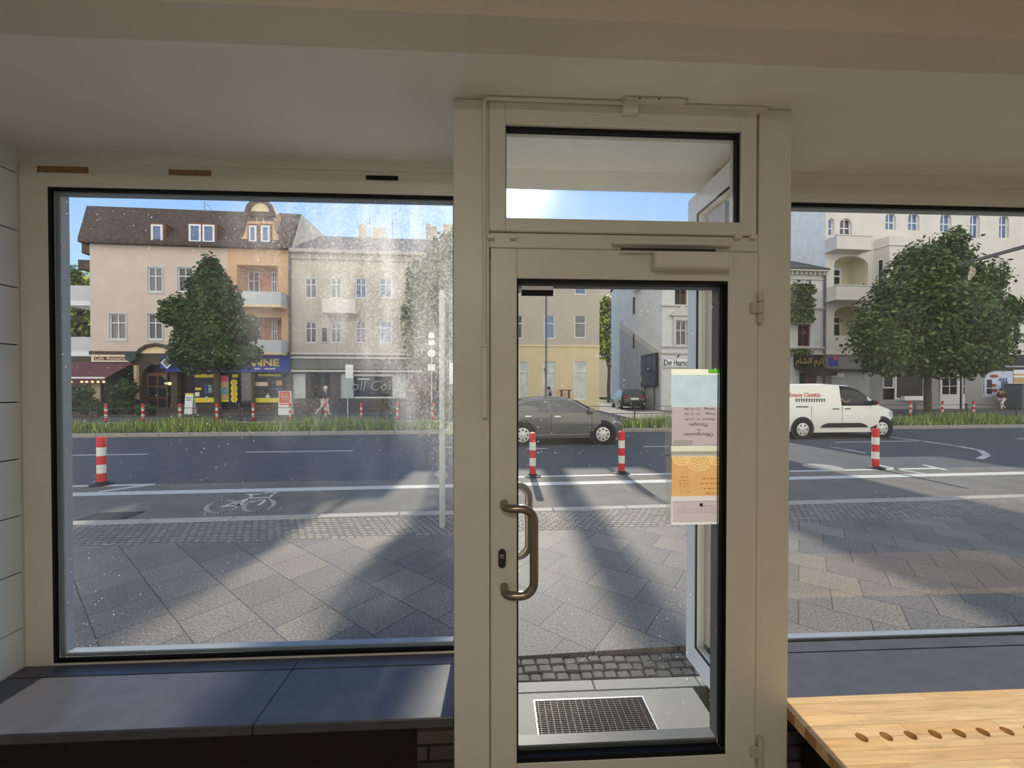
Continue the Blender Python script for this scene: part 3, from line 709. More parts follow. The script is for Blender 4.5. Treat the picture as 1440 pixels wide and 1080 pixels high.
# black strip with a white upper band at the head of the door pane
t, x0, x1, z0, z1 = paper('door_strip', 'white and black strip at the top left of the door glass', 733, 778, 402, 416, black_rub, PNY-0.002, 'sticker')
strip(t, 'white_band', 733, 778, 402, 408, mat('white_strip_band', (238, 236, 240), 0.6, 0.03), PNY-0.002)

# ------------------------------------------------------------------ wooden bench with the row of holes
pine, t_, n_, b_ = base('pine_boards'); sset(b_, 0.42, 0, 0.35)
tc = n_.new('ShaderNodeTexCoord'); br = n_.new('ShaderNodeTexBrick'); br.offset = 0.37
br.inputs['Scale'].default_value = 1; br.inputs['Brick Width'].default_value = 0.34; br.inputs['Row Height'].default_value = 0.046; br.inputs['Mortar Size'].default_value = 0.0006
br.inputs['Color1'].default_value = lin((228, 192, 140)); br.inputs['Color2'].default_value = lin((216, 174, 118)); br.inputs['Mortar'].default_value = lin((176, 130, 80))
t_.links.new(tc.outputs['Object'], br.inputs['Vector'])
mp = n_.new('ShaderNodeMapping'); mp.inputs['Scale'].default_value = (2.2, 26, 8); t_.links.new(tc.outputs['Object'], mp.inputs[0])
no = n_.new('ShaderNodeTexNoise'); no.inputs['Scale'].default_value = 2.2; no.inputs['Detail'].default_value = 6; no.inputs['Distortion'].default_value = 0.8
t_.links.new(mp.outputs[0], no.inputs['Vector'])
mr = n_.new('ShaderNodeMapRange'); mr.inputs[1].default_value = 0.3; mr.inputs[2].default_value = 0.7; mr.inputs[3].default_value = 0.78; mr.inputs[4].default_value = 1.14
t_.links.new(no.outputs['Fac'], mr.inputs[0]); sv = n_.new('ShaderNodeVectorMath'); sv.operation = 'SCALE'
t_.links.new(br.outputs['Color'], sv.inputs[0]); t_.links.new(mr.outputs[0], sv.inputs['Scale']); t_.links.new(sv.outputs[0], b_.inputs['Base Color'])
BZ = 0.43; BX0, BX1, BY0, BY1 = 1.071, 3.6, 0.90, 1.392
bench = thing('bench', 'pine bench with a row of round holes before the right window', 'bench', (BX0, BY0, FZ))
mb = MB((BX0, BY0, FZ))
hx0, hy = PG(1212, 1037, BZ); step = 0.0865; hr = 0.0175; cell = 0.0265
zt, zb = BZ, BZ-0.04
cells = [hx0+step*i for i in range(0, 27) if hx0+step*i+cell < BX1-0.03]
y0, y1 = hy-cell, hy+cell
for zz in (zt, zb):
    mb.quad([(BX0, BY0, zz), (BX1, BY0, zz), (BX1, y0, zz), (BX0, y0, zz)]); mb.quad([(BX0, y1, zz), (BX1, y1, zz), (BX1, BY1, zz), (BX0, BY1, zz)])
    xs = [BX0]+[q for c in cells for q in (c-cell, c+cell)]+[BX1]
    for i in range(0, len(xs), 2): mb.quad([(xs[i], y0, zz), (xs[i+1], y0, zz), (xs[i+1], y1, zz), (xs[i], y1, zz)])
    for c in cells:
        n = 24; ring = [(c+hr*math.cos(2*math.pi*i/n), hy+hr*math.sin(2*math.pi*i/n), zz) for i in range(n)]
        sq = []
        for i in range(n):
            g = 2*math.pi*i/n; q = cell/max(abs(math.cos(g)), abs(math.sin(g))); sq.append((c+q*math.cos(g), hy+q*math.sin(g), zz))
        mb.add(ring+sq, [(i, (i+1) % n, n+(i+1) % n, n+i) for i in range(n)])
for c in cells:
    n = 24; p = [(c+hr*math.cos(2*math.pi*i/n), hy+hr*math.sin(2*math.pi*i/n)) for i in range(n)]
    mb.add([(*q, zt) for q in p]+[(*q, zb) for q in p], [(i, (i+1) % n, n+(i+1) % n, n+i) for i in range(n)])
mb.quad([(BX0, BY0, zt), (BX0, BY1, zt), (BX0, BY1, zb), (BX0, BY0, zb)]).quad([(BX1, BY0, zt), (BX1, BY1, zt), (BX1, BY1, zb), (BX1, BY0, zb)])
mb.quad([(BX0, BY0, zt), (BX1, BY0, zt), (BX1, BY0, zb), (BX0, BY0, zb)]).quad([(BX0, BY1, zt), (BX1, BY1, zt), (BX1, BY1, zb), (BX0, BY1, zb)])
mb.build('bench_top', pine, bench)
MB((BX0, BY0, FZ)).box(BX0+0.10, BX1-0.02, BY0+0.03, BY0+0.05, FZ, zb-0.001).build('front_panel', pine, bench)
for a in (BX0+0.08, BX1-0.06): MB((BX0, BY0, FZ)).box(a, a+0.035, BY0+0.052, BY1-0.03, FZ, zb-0.001).build('side_panel', dark_m, bench)

# ------------------------------------------------------------------ added fill lamp, out of view, to brighten the room
fill_m = emis('fill_diffuser', (255, 232, 200), 1.5)
for (lx, ly, lab) in ((-0.17, -2.1, 'added square fill lamp, unseen behind the camera'),):
    t = thing('fill_lamp', lab, 'lamp', (lx, ly, 3.1))
    MB().bbox(-0.3, 0.3, -0.3, 0.3, -0.06, 0.0, 0.01).build('housing', white_paint, t); MB().box(-0.27, 0.27, -0.27, 0.27, -0.066, -0.0605).build('diffuser', fill_m, t)
    la = bpy.data.lights.new('fill_light', 'AREA'); la.energy = 36; la.size = 0.5; la.color = (1.0, 0.90, 0.76)
    lo = bpy.data.objects.new('fill_light', la); COL.objects.link(lo); lo.parent = t; lo.location = (0, 0, -0.08)

# ================================================================== THE STREET
VB = 26.5                                  # building line across the street
RZ = -0.08                                 # road surface
AX = Matrix(((0, 1, 0, 0), (1, 0, 0, 0), (0, 0, 1, 0), (0, 0, 0, 1)))   # push profiles (v, z) along u
asphalt = mat('asphalt', (74, 77, 81), 0.8, 0.12, 3.0, bump=0.35, bscale=140, detail=10)
asphalt_light = mat('asphalt_bike_lane', (100, 98, 94), 0.85, 0.18, 2.2, bump=0.35, bscale=140, detail=10)
paving = brick_mat('diagonal_granite_slabs', (122, 115, 106), (96, 95, 95), (66, 62, 58), 0.40, 0.36, 0.004, rot=R(42), offset=0.5, rough=0.7, speck=0.50, sscale=70, bump=0.4, patch=0.14)
mosaic = brick_mat('mosaic_cobbles', (140, 134, 125), (114, 110, 103), (84, 80, 75), 0.085, 0.07, 0.009, rot=R(4), rough=0.8, speck=0.3, sscale=60, bump=0.9, patch=0.15)
curb_m = mat('granite_curb', (156, 151, 142), 0.8, 0.12, 20, bump=0.2, bscale=120)
line_m = mat('road_paint', (182, 181, 175), 0.75, 0.08, 8)
far_pave = brick_mat('far_paving', (96, 93, 88), (84, 82, 79), (64, 61, 58), 0.5, 0.5, 0.012, rot=R(45), rough=0.8, speck=0.15, sscale=30, patch=0.15)
soil_m = mat('grassy_soil', (70, 78, 44), 0.95, 0.25, 3)
def sflat(name, label, cat, mb, m, kind='structure', **k):
    ob = mb.build(name, m, **k); ob.rotation_euler = (0, 0, PHI); return tag(ob, label, cat, kind=kind)
sflat('ground', 'bare ground under the whole street block', 'ground', MB().box(-90, 110, 1.0, 110, -0.6, -0.3), soil_m)
sflat('sidewalk', 'grey slab sidewalk with diagonal joints before the shop', 'sidewalk', MB().box(-60, 70, 2.27, 4.25, -0.29, 0.0), paving)
sflat('sidewalk_edge', 'band of small mosaic cobbles along the kerb', 'sidewalk', MB().box(-60, 70, 4.25, 4.92, -0.29, -0.002), mosaic)
mb = MB()
k = -60.0
while k < 70: mb.bbox(k+0.004, k+0.996, 4.92, 5.08, -0.29, 0.004, 0.012); k += 1.0
sflat('curb', 'pale granite kerb along the bike lane', 'kerb', mb, curb_m)
sflat('bike_lane', 'worn grey asphalt bike lane beside the kerb', 'bike lane', MB().box(-60, 70, 5.08, 7.25, -0.29, RZ), asphalt_light)
sflat('road', 'dark asphalt carriageway', 'road', MB().box(-60, 70, 7.25, 14.35, -0.29, RZ), asphalt)
mb = MB(); k = -60.0
while k < 70: mb.bbox(k+0.004, k+0.996, 14.35, 14.5, -0.29, 0.05, 0.012); k += 1.0
sflat('median_curb', 'granite kerb of the grassy median', 'kerb', mb, curb_m)
sflat('median', 'earth strip of the median under the grass', 'median', MB().box(-60, 80, 14.5, 17.6, -0.29, 0.03), soil_m)
sflat('far_road', 'grey service lane behind the grass median', 'road', MB().box(-60, 80, 17.6, 19.0, -0.29, 0.0), mat('far_asphalt', (92, 92, 91), 0.85, 0.1, 1.5))
sflat('far_sidewalk', 'paved sidewalk before the houses across the street', 'sidewalk', MB().box(-60, 80, 19.0, 27.2, -0.29, 0.03), far_pave)
mb = MB(); k = -60.0
while k < 80: mb.bbox(k+0.004, k+0.996, 18.9, 19.05, -0.2, 0.05, 0.01); k += 1.0
sflat('far_curb', 'pale kerb under the far row of posts', 'kerb', mb, curb_m)
sflat('side_street', 'asphalt of the side street between the houses', 'road', MB().box(S(843, 560, VB)[0], S(930, 560, VB)[0], 27.2, 75, -0.29, 0.02), asphalt)

# entrance step, cobbles and scraper grate
slab_m = mat('entrance_stone', (122, 123, 118), 0.6, 0.08, 6, bump=0.12, bscale=200)
mb = MB()
for a, b2 in ((-0.60, -0.08), (-0.077, 0.50), (0.503, 1.04), (1.043, 1.5)): mb.bbox(a, b2, 1.875, 1.945, -0.28, 0.10, 0.004)
xs = [-0.125, 0.16, 0.60, 0.995]
mb.bbox(-0.125, 0.995, 1.44, 1.8715, -0.28, 0.10, 0.003)
structure('entrance_step', 'grey stone step of the recessed entrance', 'step', mb, slab_m)
cob_m = mat('grey_cobble', (86, 83, 79), 0.8, 0.22, 7, bump=0.4, bscale=90)
mb = MB(); rnd = random.Random(3)
mb.box(-2.6, 4.0, 1.95, 2.40, -0.28, -0.03, 1)
row = 0; y = 1.957
while y < 2.24:
    x = -0.9+rnd.uniform(0, 0.08); d = rnd.uniform(0.052, 0.062)
    while x < 1.9:
        w_ = rnd.uniform(0.055, 0.085); j = rnd.uniform(-0.006, 0.006)
        M = Matrix.Translation((x+w_/2, y+d/2+j, 0)) @ Matrix.Rotation(rnd.uniform(-0.08, 0.08), 4, 'Z')
        mb.bbox(-w_/2, w_/2, -d/2, d/2, -0.06, rnd.uniform(-0.004, 0.004), 0.008, 0, M); x += w_+0.005
    y += d+0.005; row += 1
structure('cobble_strip', 'strip of rough small cobbles before the entrance step', 'cobbles', mb, [cob_m, mat('dark_joint_sand', (52, 48, 44), 0.95, 0.2, 30)])
gl0, gy1 = PG(750, 988, 0.10); gr0, _ = PG(905, 985, 0.10); _, gy0 = PG(840, 1057, 0.10); gy0 = max(gy0, 1.455)
gr = thing('foot_grate', 'dark steel foot scraper grate set in the entrance step', 'grate', ((gl0+gr0)/2, (gy0+gy1)/2, 0.10)); o = ((gl0+gr0)/2, (gy0+gy1)/2, 0.10)
galv = mat('galvanised_steel', (176, 178, 178), 0.4, 0.08, 30, metal=0.7)
MB(o).box(gl0, gr0, gy0, gy1, 0.1005, 0.102).build('tray', black_rub, gr)
mb = MB(o)
for a in ((gl0, gl0+0.006, gy0, gy1), (gr0-0.006, gr0, gy0, gy1), (gl0+0.006, gr0-0.006, gy0, gy0+0.006), (gl0+0.006, gr0-0.006, gy1-0.006, gy1)): mb.box(*a, 0.1003, 0.113)
mb.build('grate_frame', galv, gr)
mb = MB(o); x = gl0+0.02
while x < gr0-0.008: mb.box(x-0.0012, x+0.0012, gy0+0.006, gy1-0.006, 0.103, 0.1115); x += 0.030
y = gy0+0.012
while y < gy1-0.008: mb.box(gl0+0.006, gr0-0.006, y-0.001, y+0.001, 0.1025, 0.111); y += 0.0105
mb.build('grating', dark_steel, gr)

# ------------------------------------------------------------------ road markings
def ribbon(mb, pts, w_, z):
    pts = [Vector((p[0], p[1], 0)) for p in pts]
    for i in range(len(pts)-1):
        d = pts[i+1]-pts[i]
        if d.length < 1e-5: continue
        nrm = Vector((-d.y, d.x, 0)).normalized()*w_/2; e = d.normalized()*w_*0.25
        a, b2 = pts[i]-e, pts[i+1]+e
        mb.quad([(a.x+nrm.x, a.y+nrm.y, z), (b2.x+nrm.x, b2.y+nrm.y, z), (b2.x-nrm.x, b2.y-nrm.y, z), (a.x-nrm.x, a.y-nrm.y, z)])
def marking(name, label, px_lists, w_, z=RZ+0.004, m=line_m):
    mb = MB()
    for i, pl in enumerate(px_lists): ribbon(mb, [SG(a, b2, z) for a, b2 in pl], w_ if not isinstance(w_, list) else w_[i], z+0.0006*(i % 2))
    return sflat(name, label, 'road marking', mb, m)
mb = MB(); ribbon(mb, [(-40, 6.66), (30, 6.66)], 0.22, RZ+0.004)
sflat('lane_line', 'long white line along the outer edge of the bike lane', 'road marking', mb, line_m)
mb = MB(); a = SG(240, 674, RZ)[0]; ribbon(mb, [(-40, 7.22), (a, 7.22)], 0.12, RZ+0.004); ribbon(mb, [(a, 7.22), (a-0.45, 6.8)], 0.12, RZ+0.0046)
sflat('lane_line', 'thin white line ending beside the left red-white post', 'road marking', mb, line_m)
a = SG(700, 663, RZ)[0]; mb = MB(); ribbon(mb, [(a, 7.22), (SG(1300, 655, RZ)[0], 7.22)], 0.12, RZ+0.004)
sflat('lane_line', 'thin white line under the posts before the door', 'road marking', mb, line_m)
for (a, b2, y, lab) in ((60, 200, 640, 'lane dash beyond the left red-white post'), (352, 493, 635, 'lane dash in the middle of the left window'), (628, 668, 629, 'lane dash behind the sign pole'), (742, 770, 631, 'lane dash beneath the dark car'), (905, 948, 628, 'lane dash right of the dark car'), (1428, 1475, 617, 'lane dash at the right edge of the view')):
    u0, v0 = SG((a+b2)/2, y, RZ); ua = SG(a, y, RZ)[0]; ub = SG(b2, y, RZ)[0]
    mb = MB(); ribbon(mb, [(ua, v0), (ub, v0)], 0.12, RZ+0.004); sflat('lane_dash', 'white '+lab, 'road marking', mb, line_m)
marking('lane_line', 'white line bending in front of the white van', [[(1248, 614), (1296, 620), (1345, 627), (1378, 633), (1388, 640), (1378, 645)]], 0.13)
marking('lane_line', 'white diagonal line right of the right red-white post', [[(1236, 654), (1262, 660), (1300, 666)], [(1300, 654), (1330, 661)]], 0.10)
marking('lane_line', 'short slanting white line below the white van', [[(1176, 622), (1290, 620)], [(1170, 629), (1185, 631), (1216, 637)]], 0.10)
def ell(cx, cy, rx, ry, sh, n=28): return [(cx+rx*math.cos(2*math.pi*i/n)+sh*math.sin(-2*math.pi*i/n), cy+ry*math.sin(2*math.pi*i/n)) for i in range(n+1)]
marking('bicycle_symbol', 'white bicycle painted on the bike lane', [ell(312, 712.5, 21, 8.5, 7), ell(364, 710.5, 20, 9, 7), [(312, 712.5), (334, 711), (354, 698)], [(312, 712.5), (350, 701), (378, 699)], [(334, 711), (379, 700)], [(348, 695), (366, 695)], [(354, 698), (352, 695)], [(364, 710.5), (384, 695), (391, 692), (372, 693)]], [0.055, 0.055]+[0.05]*6)
cov_m = mat('cast_iron_cover', (64, 62, 60), 0.6, 0.15, 30, metal=0.3)
u, v = SG(1157, 657, RZ); mc = MB((u, v, RZ)).lathe([(0.36, RZ+0.001), (0.36, RZ+0.006), (0.33, RZ+0.008)], 32, 0, Matrix.Translation((u, v, 0))).build('manhole_cover', mat('pale_concrete_cover', (140, 137, 130), 0.8, 0.08, 12)); mc.location = W(u, v, RZ); mc.rotation_euler = (0, 0, PHI); tag(mc, 'pale round manhole cover on the road edge at right', 'manhole cover')
u, v = SG(152, 727, RZ); mb = MB((u, v, RZ)).box(u-0.3, u+0.3, v-0.2, v+0.2, RZ+0.001, RZ+0.004)
for i in range(9): mb.box(u-0.28+i*0.065, u-0.24+i*0.065, v-0.17, v+0.17, RZ+0.004, RZ+0.010)
mc = mb.build('drain_grate', cov_m); mc.location = W(u, v, RZ); mc.rotation_euler = (0, 0, PHI); tag(mc, 'dark iron drain grate at the kerb on the left', 'drain')

# ------------------------------------------------------------------ red and white posts
red_m = mat('post_red', (206, 46, 48), 0.5, 0.06, 5); whi_m = mat('post_white', (226, 222, 210), 0.5, 0.06, 5)
def bollard_mesh(h, r, dark=False):
    mb = MB(); n = 5; zz = [0.06+(h-0.06-0.03)*i/n for i in range(n+1)]
    mb.lathe([(r*2.6, 0.0), (r*2.6, 0.012), (r*1.9, 0.03), (r*1.25, 0.05), (r*1.1, 0.062)], 24, 2)
    prof = [(r, zz[0])]; ms = []
    for i in range(n): prof.append((r, zz[i+1])); ms.append(0 if i % 2 == 0 else 1)
    prof += [(r*0.93, h-0.012), (r*0.6, h)]; ms += [0, 0]
    mb.lathe(prof, 24, 0, None, ms); return mb
def near_bollard(px, py, lab, h=0.84):
    u, v = SG(px, py, RZ); b = bollard_mesh(h, 0.062); ob = b.build('bollard', [red_m, whi_m, black_rub], smooth=True)
    ob.location = W(u, v, RZ); ob.rotation_euler = (0, 0, PHI); return tag(ob, lab, 'bollard', 'red-white posts along the bike lane')
near_bollard(143, 682, 'faded red-white post beyond the bike lane in the left window')
near_bollard(749, 670, 'red-white post nearest the door handle side')
near_bollard(874, 666, 'red-white post before the front wheel of the dark car')
near_bollard(1231, 659, 'red-white post before the front wheel of the white van')
far_src = None
for px, py, lab in ((96, 590, 'before the dark hedge, outermost left'), (149, 591, 'before the tall shrub of the restaurant'), (201, 592, 'before the brown arched doorway'), (253, 594, 'left of the white display board'),
                    (305, 594, 'beside the trunk of the left street tree'), (356, 593, 'under the right yellow shop poster'), (408, 592, 'before the red display board'), (458, 590, 'before the walking person'),
                    (508, 589, 'right of the small parking sign pole'), (559, 587, 'under the right white shop panel'), (608, 585, 'nearest the tall sign pole'), (1235, 588, 'behind the bonnet of the white van'),
                    (1280, 588, 'before the dark cafe window'), (1325, 588, 'before the half open white doors'), (1369, 587, 'left of the shop window with the food posters')):
    u, v = S(px, 590, 19.35)[0], 19.35
    if far_src is None: ob = far_src = bollard_mesh(0.86, 0.055).build('bollard', [red_m, whi_m, black_rub], smooth=True)
    else: ob = far_src.copy(); COL.objects.link(ob)
    ob.location = W(u, v, 0.03); ob.rotation_euler = (0, 0, PHI); tag(ob, 'small far red-white post '+lab, 'bollard', 'red-white posts along the far sidewalk')

# low rail fence behind the grass
fence_m = mat('dark_fence_steel', (58, 62, 58), 0.6, 0.1)
VF = 17.48; ua = S(437, 600, VF)[0]; us = [ua+2.92*i for i in range(-6, 16)]
fe = street('railing', 'low dark railing behind the grass median', 'railing', us[8], VF, 0.03); o = (us[8], VF, 0.03)
for uu in us: MB(o).tube([(uu, VF, 0.031), (uu, VF, 0.84)], 0.035, 8).build('post', fence_m, fe)
for zz in (0.76, 0.42): MB(o).tube([(us[0], VF, zz), (us[-1], VF, zz)], 0.016, 6).build('rail', fence_m, fe)

# grass
def grass(name, label, u0, u1, v0, v1, n, h0, h1, m):
    mb = MB(); rnd = random.Random(11)
    for i in range(n):
        u, v = rnd.uniform(u0, u1), rnd.uniform(v0, v1); pt = 0.5+0.5*math.sin(u*0.9+1.3*math.sin(v*1.7+u*0.31)); h = rnd.uniform(h0, h1)*(0.55+0.75*pt); g = rnd.uniform(0, 6.28); w_ = rnd.uniform(0.008, 0.02)
        dx, dy = math.cos(g)*w_, math.sin(g)*w_; lx, ly = rnd.uniform(-0.12, 0.12), rnd.uniform(-0.12, 0.12)
        mb.add([(u-dx, v-dy, 0.03), (u+dx, v+dy, 0.03), (u+lx, v+ly, 0.03+h)], [(0, 1, 2)], rnd.choice((0, 0, 1, 2)))
    return sflat(name, label, 'grass', mb, m, kind='stuff')
g1 = mat('grass_green', (116, 140, 66), 0.8, 0.2, 2); g2 = mat('grass_yellow', (186, 186, 104), 0.8, 0.2, 2); g3 = mat('grass_dark', (66, 92, 44), 0.8, 0.2, 2)
for gm in (g1, g2, g3):
    gm.node_tree.nodes['Principled BSDF'].inputs['Subsurface Weight'].default_value = 0.0
grass('grass', 'tall meadow grass growing on the street median', -24, 32, 14.52, 17.3, 30000, 0.16, 0.46, [g1, g2, g3])

# ------------------------------------------------------------------ foliage
leaf_d = mat('leaf_dark_green', (64, 84, 46), 0.6, 0.25, 1.5, spec=0.2); leaf_m = mat('leaf_mid_green', (84, 106, 56), 0.6, 0.25, 1.5, spec=0.2)
leaf_y = mat('leaf_sunny_green', (176, 188, 92), 0.6, 0.2, 1.5, spec=0.2); leaf_b = mat('leaf_pale_green', (120, 142, 84), 0.6, 0.2, 1.5, spec=0.2)
bark = mat('bark', (82, 72, 60), 0.95, 0.25, 9, bump=0.6, bscale=30)
for lm in (leaf_d, leaf_m, leaf_y, leaf_b):           # leaves let light through
    t_ = lm.node_tree; b_ = t_.nodes['Principled BSDF']; tl = t_.nodes.new('ShaderNodeBsdfTranslucent'); ad = t_.nodes.new('ShaderNodeMixShader'); ad.inputs[0].default_value = 0.3
    src = b_.inputs['Base Color'].links[0].from_socket; t_.links.new(src, tl.inputs[0]); t_.links.new(b_.outputs[0], ad.inputs[1]); t_.links.new(tl.outputs[0], ad.inputs[2]); t_.links.new(ad.outputs[0], t_.nodes['Material Output'].inputs[0])
def leaves(mb, blobs, n, size, rnd, mi=(0, 0, 1), shell=0.55):
    tot = sum(b[3]*b[4]*b[5] for b in blobs)
    for (cx, cy, cz, rx, ry, rz) in blobs:
        for i in range(max(8, int(n*rx*ry*rz/tot))):
            while True:
                d = Vector((rnd.gauss(0, 1), rnd.gauss(0, 1), rnd.gauss(0, 1)))
                if d.length > 0.01: break
            d.normalize(); q = shell+(1-shell)*rnd.random() if rnd.random() < 0.75 else rnd.random()
            if rnd.random() < 0.10: q *= rnd.uniform(1.0, 1.22)
            q *= 1+0.10*math.sin(5*d.x+3*d.z+cx)+0.08*math.sin(9*d.y+7*d.z+cz)
            p = Vector((cx+d.x*rx*q, cy+d.y*ry*q, cz+d.z*rz*q))
            nn = (d+Vector((rnd.uniform(-.8, .8), rnd.uniform(-.8, .8), rnd.uniform(-.2, 1.0)))).normalized()
            a = nn.cross(Vector((rnd.uniform(-1, 1), rnd.uniform(-1, 1), rnd.uniform(-1, 1)))).normalized(); b2 = nn.cross(a)
            s1 = size*rnd.uniform(0.6, 1.25); s2 = s1*0.62
            mb.add([p-a*s1, p+b2*s2, p+a*s1, p-b2*s2], [(0, 1, 2, 3)], rnd.choice(mi))
def tree(name, label, u, v, z0, trunk_h, r, blobs, n, size, mats, mi=(0, 0, 1), seed=1, group=None, branches=True):
    t = street(name, label, 'tree', u, v, z0, group=group); o = (u, v, z0); rnd = random.Random(seed)
    mb = MB(o); top = max(b[2] for b in blobs)
    mb.tube([(u, v, z0-0.1), (u+0.03, v, z0+0.3), (u-0.02, v, z0+trunk_h*0.6), (u+0.04, v, z0+trunk_h), (u, v, z0+trunk_h+(top-trunk_h)*0.5), (u, v, top)], [r*1.3, r*1.05, r, r*0.9, r*0.5, r*0.12], 10)
    if branches:
        for b in blobs[1:]: mb.tube([(u, v, z0+trunk_h+(b[2]-trunk_h)*0.15), ((u+b[0])/2, (v+b[1])/2, (z0+trunk_h+b[2])/2), (b[0], b[1], b[2])], [r*0.45, r*0.3, r*0.1], 6)
    mb.build('trunk', bark, t, smooth=True)
    mb = MB(o); leaves(mb, blobs, n, size, rnd, mi); mb.build('crown', mats, t)
    return t
def blobs_px(lst, v, dv=0.8):
    out = []
    for (cx, cy, rx, ry) in lst:
        u, z = S(cx, cy, v); u1, _ = S(cx+rx, cy, v); _, z1 = S(cx, cy-ry, v); out.append((u, v+random.uniform(-dv, dv)*0.3, z, u1-u, max(0.6, (u1-u)*0.8), z1-z))
    return out
VT = 20.6
tree('street_tree', 'dark green street tree before the peach coloured house', S(306, 590, VT)[0], VT, 0.03, 3.0, 0.15,
     blobs_px([(303, 470, 42, 42), (258, 438, 26, 24), (262, 482, 22, 26), (292, 412, 24, 36), (296, 380, 14, 24), (322, 425, 22, 28), (345, 462, 24, 22), (348, 495, 22, 16), (285, 500, 38, 24), (322, 500, 34, 22), (312, 398, 16, 20), (240, 448, 12, 10), (280, 455, 30, 30)], VT), 24000, 0.125, [leaf_d, leaf_m], (0, 0, 1), 5, 'street trees on the far sidewalk')
tree('street_tree', 'large bushy street tree before the house with arched windows', S(1304, 592, VT)[0], VT, 0.03, 2.8, 0.17,
     blobs_px([(1310, 450, 80, 62), (1245, 480, 44, 44), (1230, 455, 30, 26), (1298, 395, 50, 46), (1340, 365, 28, 46), (1290, 368, 24, 28), (1375, 395, 30, 34), (1390, 440, 42, 30), (1415, 436, 22, 14), (1380, 485, 40, 30), (1412, 475, 18, 8), (1310, 500, 60, 34), (1255, 510, 40, 20), (1360, 505, 40, 24), (1350, 335, 14, 20)], VT), 52000, 0.135, [leaf_d, leaf_m, leaf_b], (0, 0, 0, 1, 2), 8, 'street trees on the far sidewalk')
tree('street_tree', 'hazy street tree half hidden by the door post', S(648, 590, VT+0.4)[0], VT+0.4, 0.03, 3.0, 0.17,
     blobs_px([(634, 440, 34, 60), (598, 400, 30, 40), (585, 450, 24, 34), (600, 490, 32, 34), (619, 368, 22, 40), (634, 352, 16, 28), (640, 500, 36, 30), (692, 330, 15, 60), (694, 400, 18, 50), (694, 460, 20, 40)], VT+0.4), 12500, 0.16, [leaf_d, leaf_m, leaf_b], (0, 1, 2), 12, 'street trees on the far sidewalk')
tree('background_tree', 'tall sunlit tree behind the left corner balconies', S(100, 480, 37)[0], 37, 0.0, 3.5, 0.25,
     blobs_px([(100, 440, 30, 40), (88, 405, 22, 28), (112, 400, 18, 22), (103, 385, 14, 12), (80, 450, 24, 40), (118, 460, 20, 40)], 37), 5200, 0.26, [leaf_m, leaf_y, leaf_d], (0, 1, 2), 3)
tree('background_tree', 'bright leafy tree down the side street', S(856, 545, 44)[0], 44, 0.0, 3.0, 0.2,
     blobs_px([(856, 455, 18, 40), (854, 432, 12, 18), (862, 450, 12, 30), (850, 480, 12, 30), (862, 500, 10, 20)], 44), 4200, 0.26, [leaf_y, leaf_m, leaf_d], (0, 0, 1, 2), 4)

# ================================================================== HOUSES ACROSS THE STREET
def paint(n, c, **k): return mat(n, c, 0.9, k.pop('var', 0.06), k.pop('scale', 0.9), bump=0.12, bscale=25, **k)
peach = paint('peach_render', (208, 190, 177)); orange = paint('orange_render', (208, 168, 128)); salmon = paint('salmon_render', (196, 142, 116))
greyr = paint('warm_grey_render', (186, 176, 162)); ochre = paint('ochre_render', (216, 196, 158)); whiter = paint('white_rough_render', (206, 206, 204), var=0.1, scale=2.5)
lgrey = paint('light_grey_render', (216, 210, 202)); egrey = paint('grey_ground_floor_render', (150, 148, 146), var=0.12); stone_d = paint('dark_stone_base', (84, 72, 62), var=0.2, scale=3)
greyband = paint('grey_shop_band', (120, 118, 110)); cream = paint('cream_render', (228, 206, 164))
roof_m = mat('dark_brown_roof', (74, 64, 60), 0.85, 0.25, 5, bump=0.5, bscale=18, col2=(96, 78, 70)); roof_g = mat('grey_roof', (112, 110, 110), 0.85, 0.15, 4, bump=0.4, bscale=18)
slate = mat('dark_slate_roof', (62, 62, 66), 0.8, 0.2, 5); parapet_m = paint('pale_balcony_panel', (196, 200, 204)); win_w = mat('white_window_frame', (226, 228, 230), 0.5, 0.03); win_g = mat('grey_window_frame', (198, 196, 192), 0.5, 0.03)
brown_fr = mat('brown_wood', (112, 74, 52), 0.6, 0.2, 8); gutter = mat('zinc_pipe', (96, 100, 104), 0.5, 0.1, metal=0.4)
def pane_mat(name, c, rough=0.06): return mat(name, c, rough, 0.25, 1.2, spec=0.9)
pn_d = pane_mat('dark_pane', (40, 42, 46)); pn_c = pane_mat('curtained_pane', (98, 96, 93)); pn_b = pane_mat('painted_sky_pane', (78, 104, 150)); pn_v = mat('black_pane', (24, 24, 26), 0.3, 0.25, 1.2, spec=0.15)  # blue panes carry the sky's reflection in their colour
def building(name, label, px, v=VB):
    u = S(px, 570, v)[0]; t = street(name, label, 'building', u, v, 0.03); return t, (u, v, 0.03)
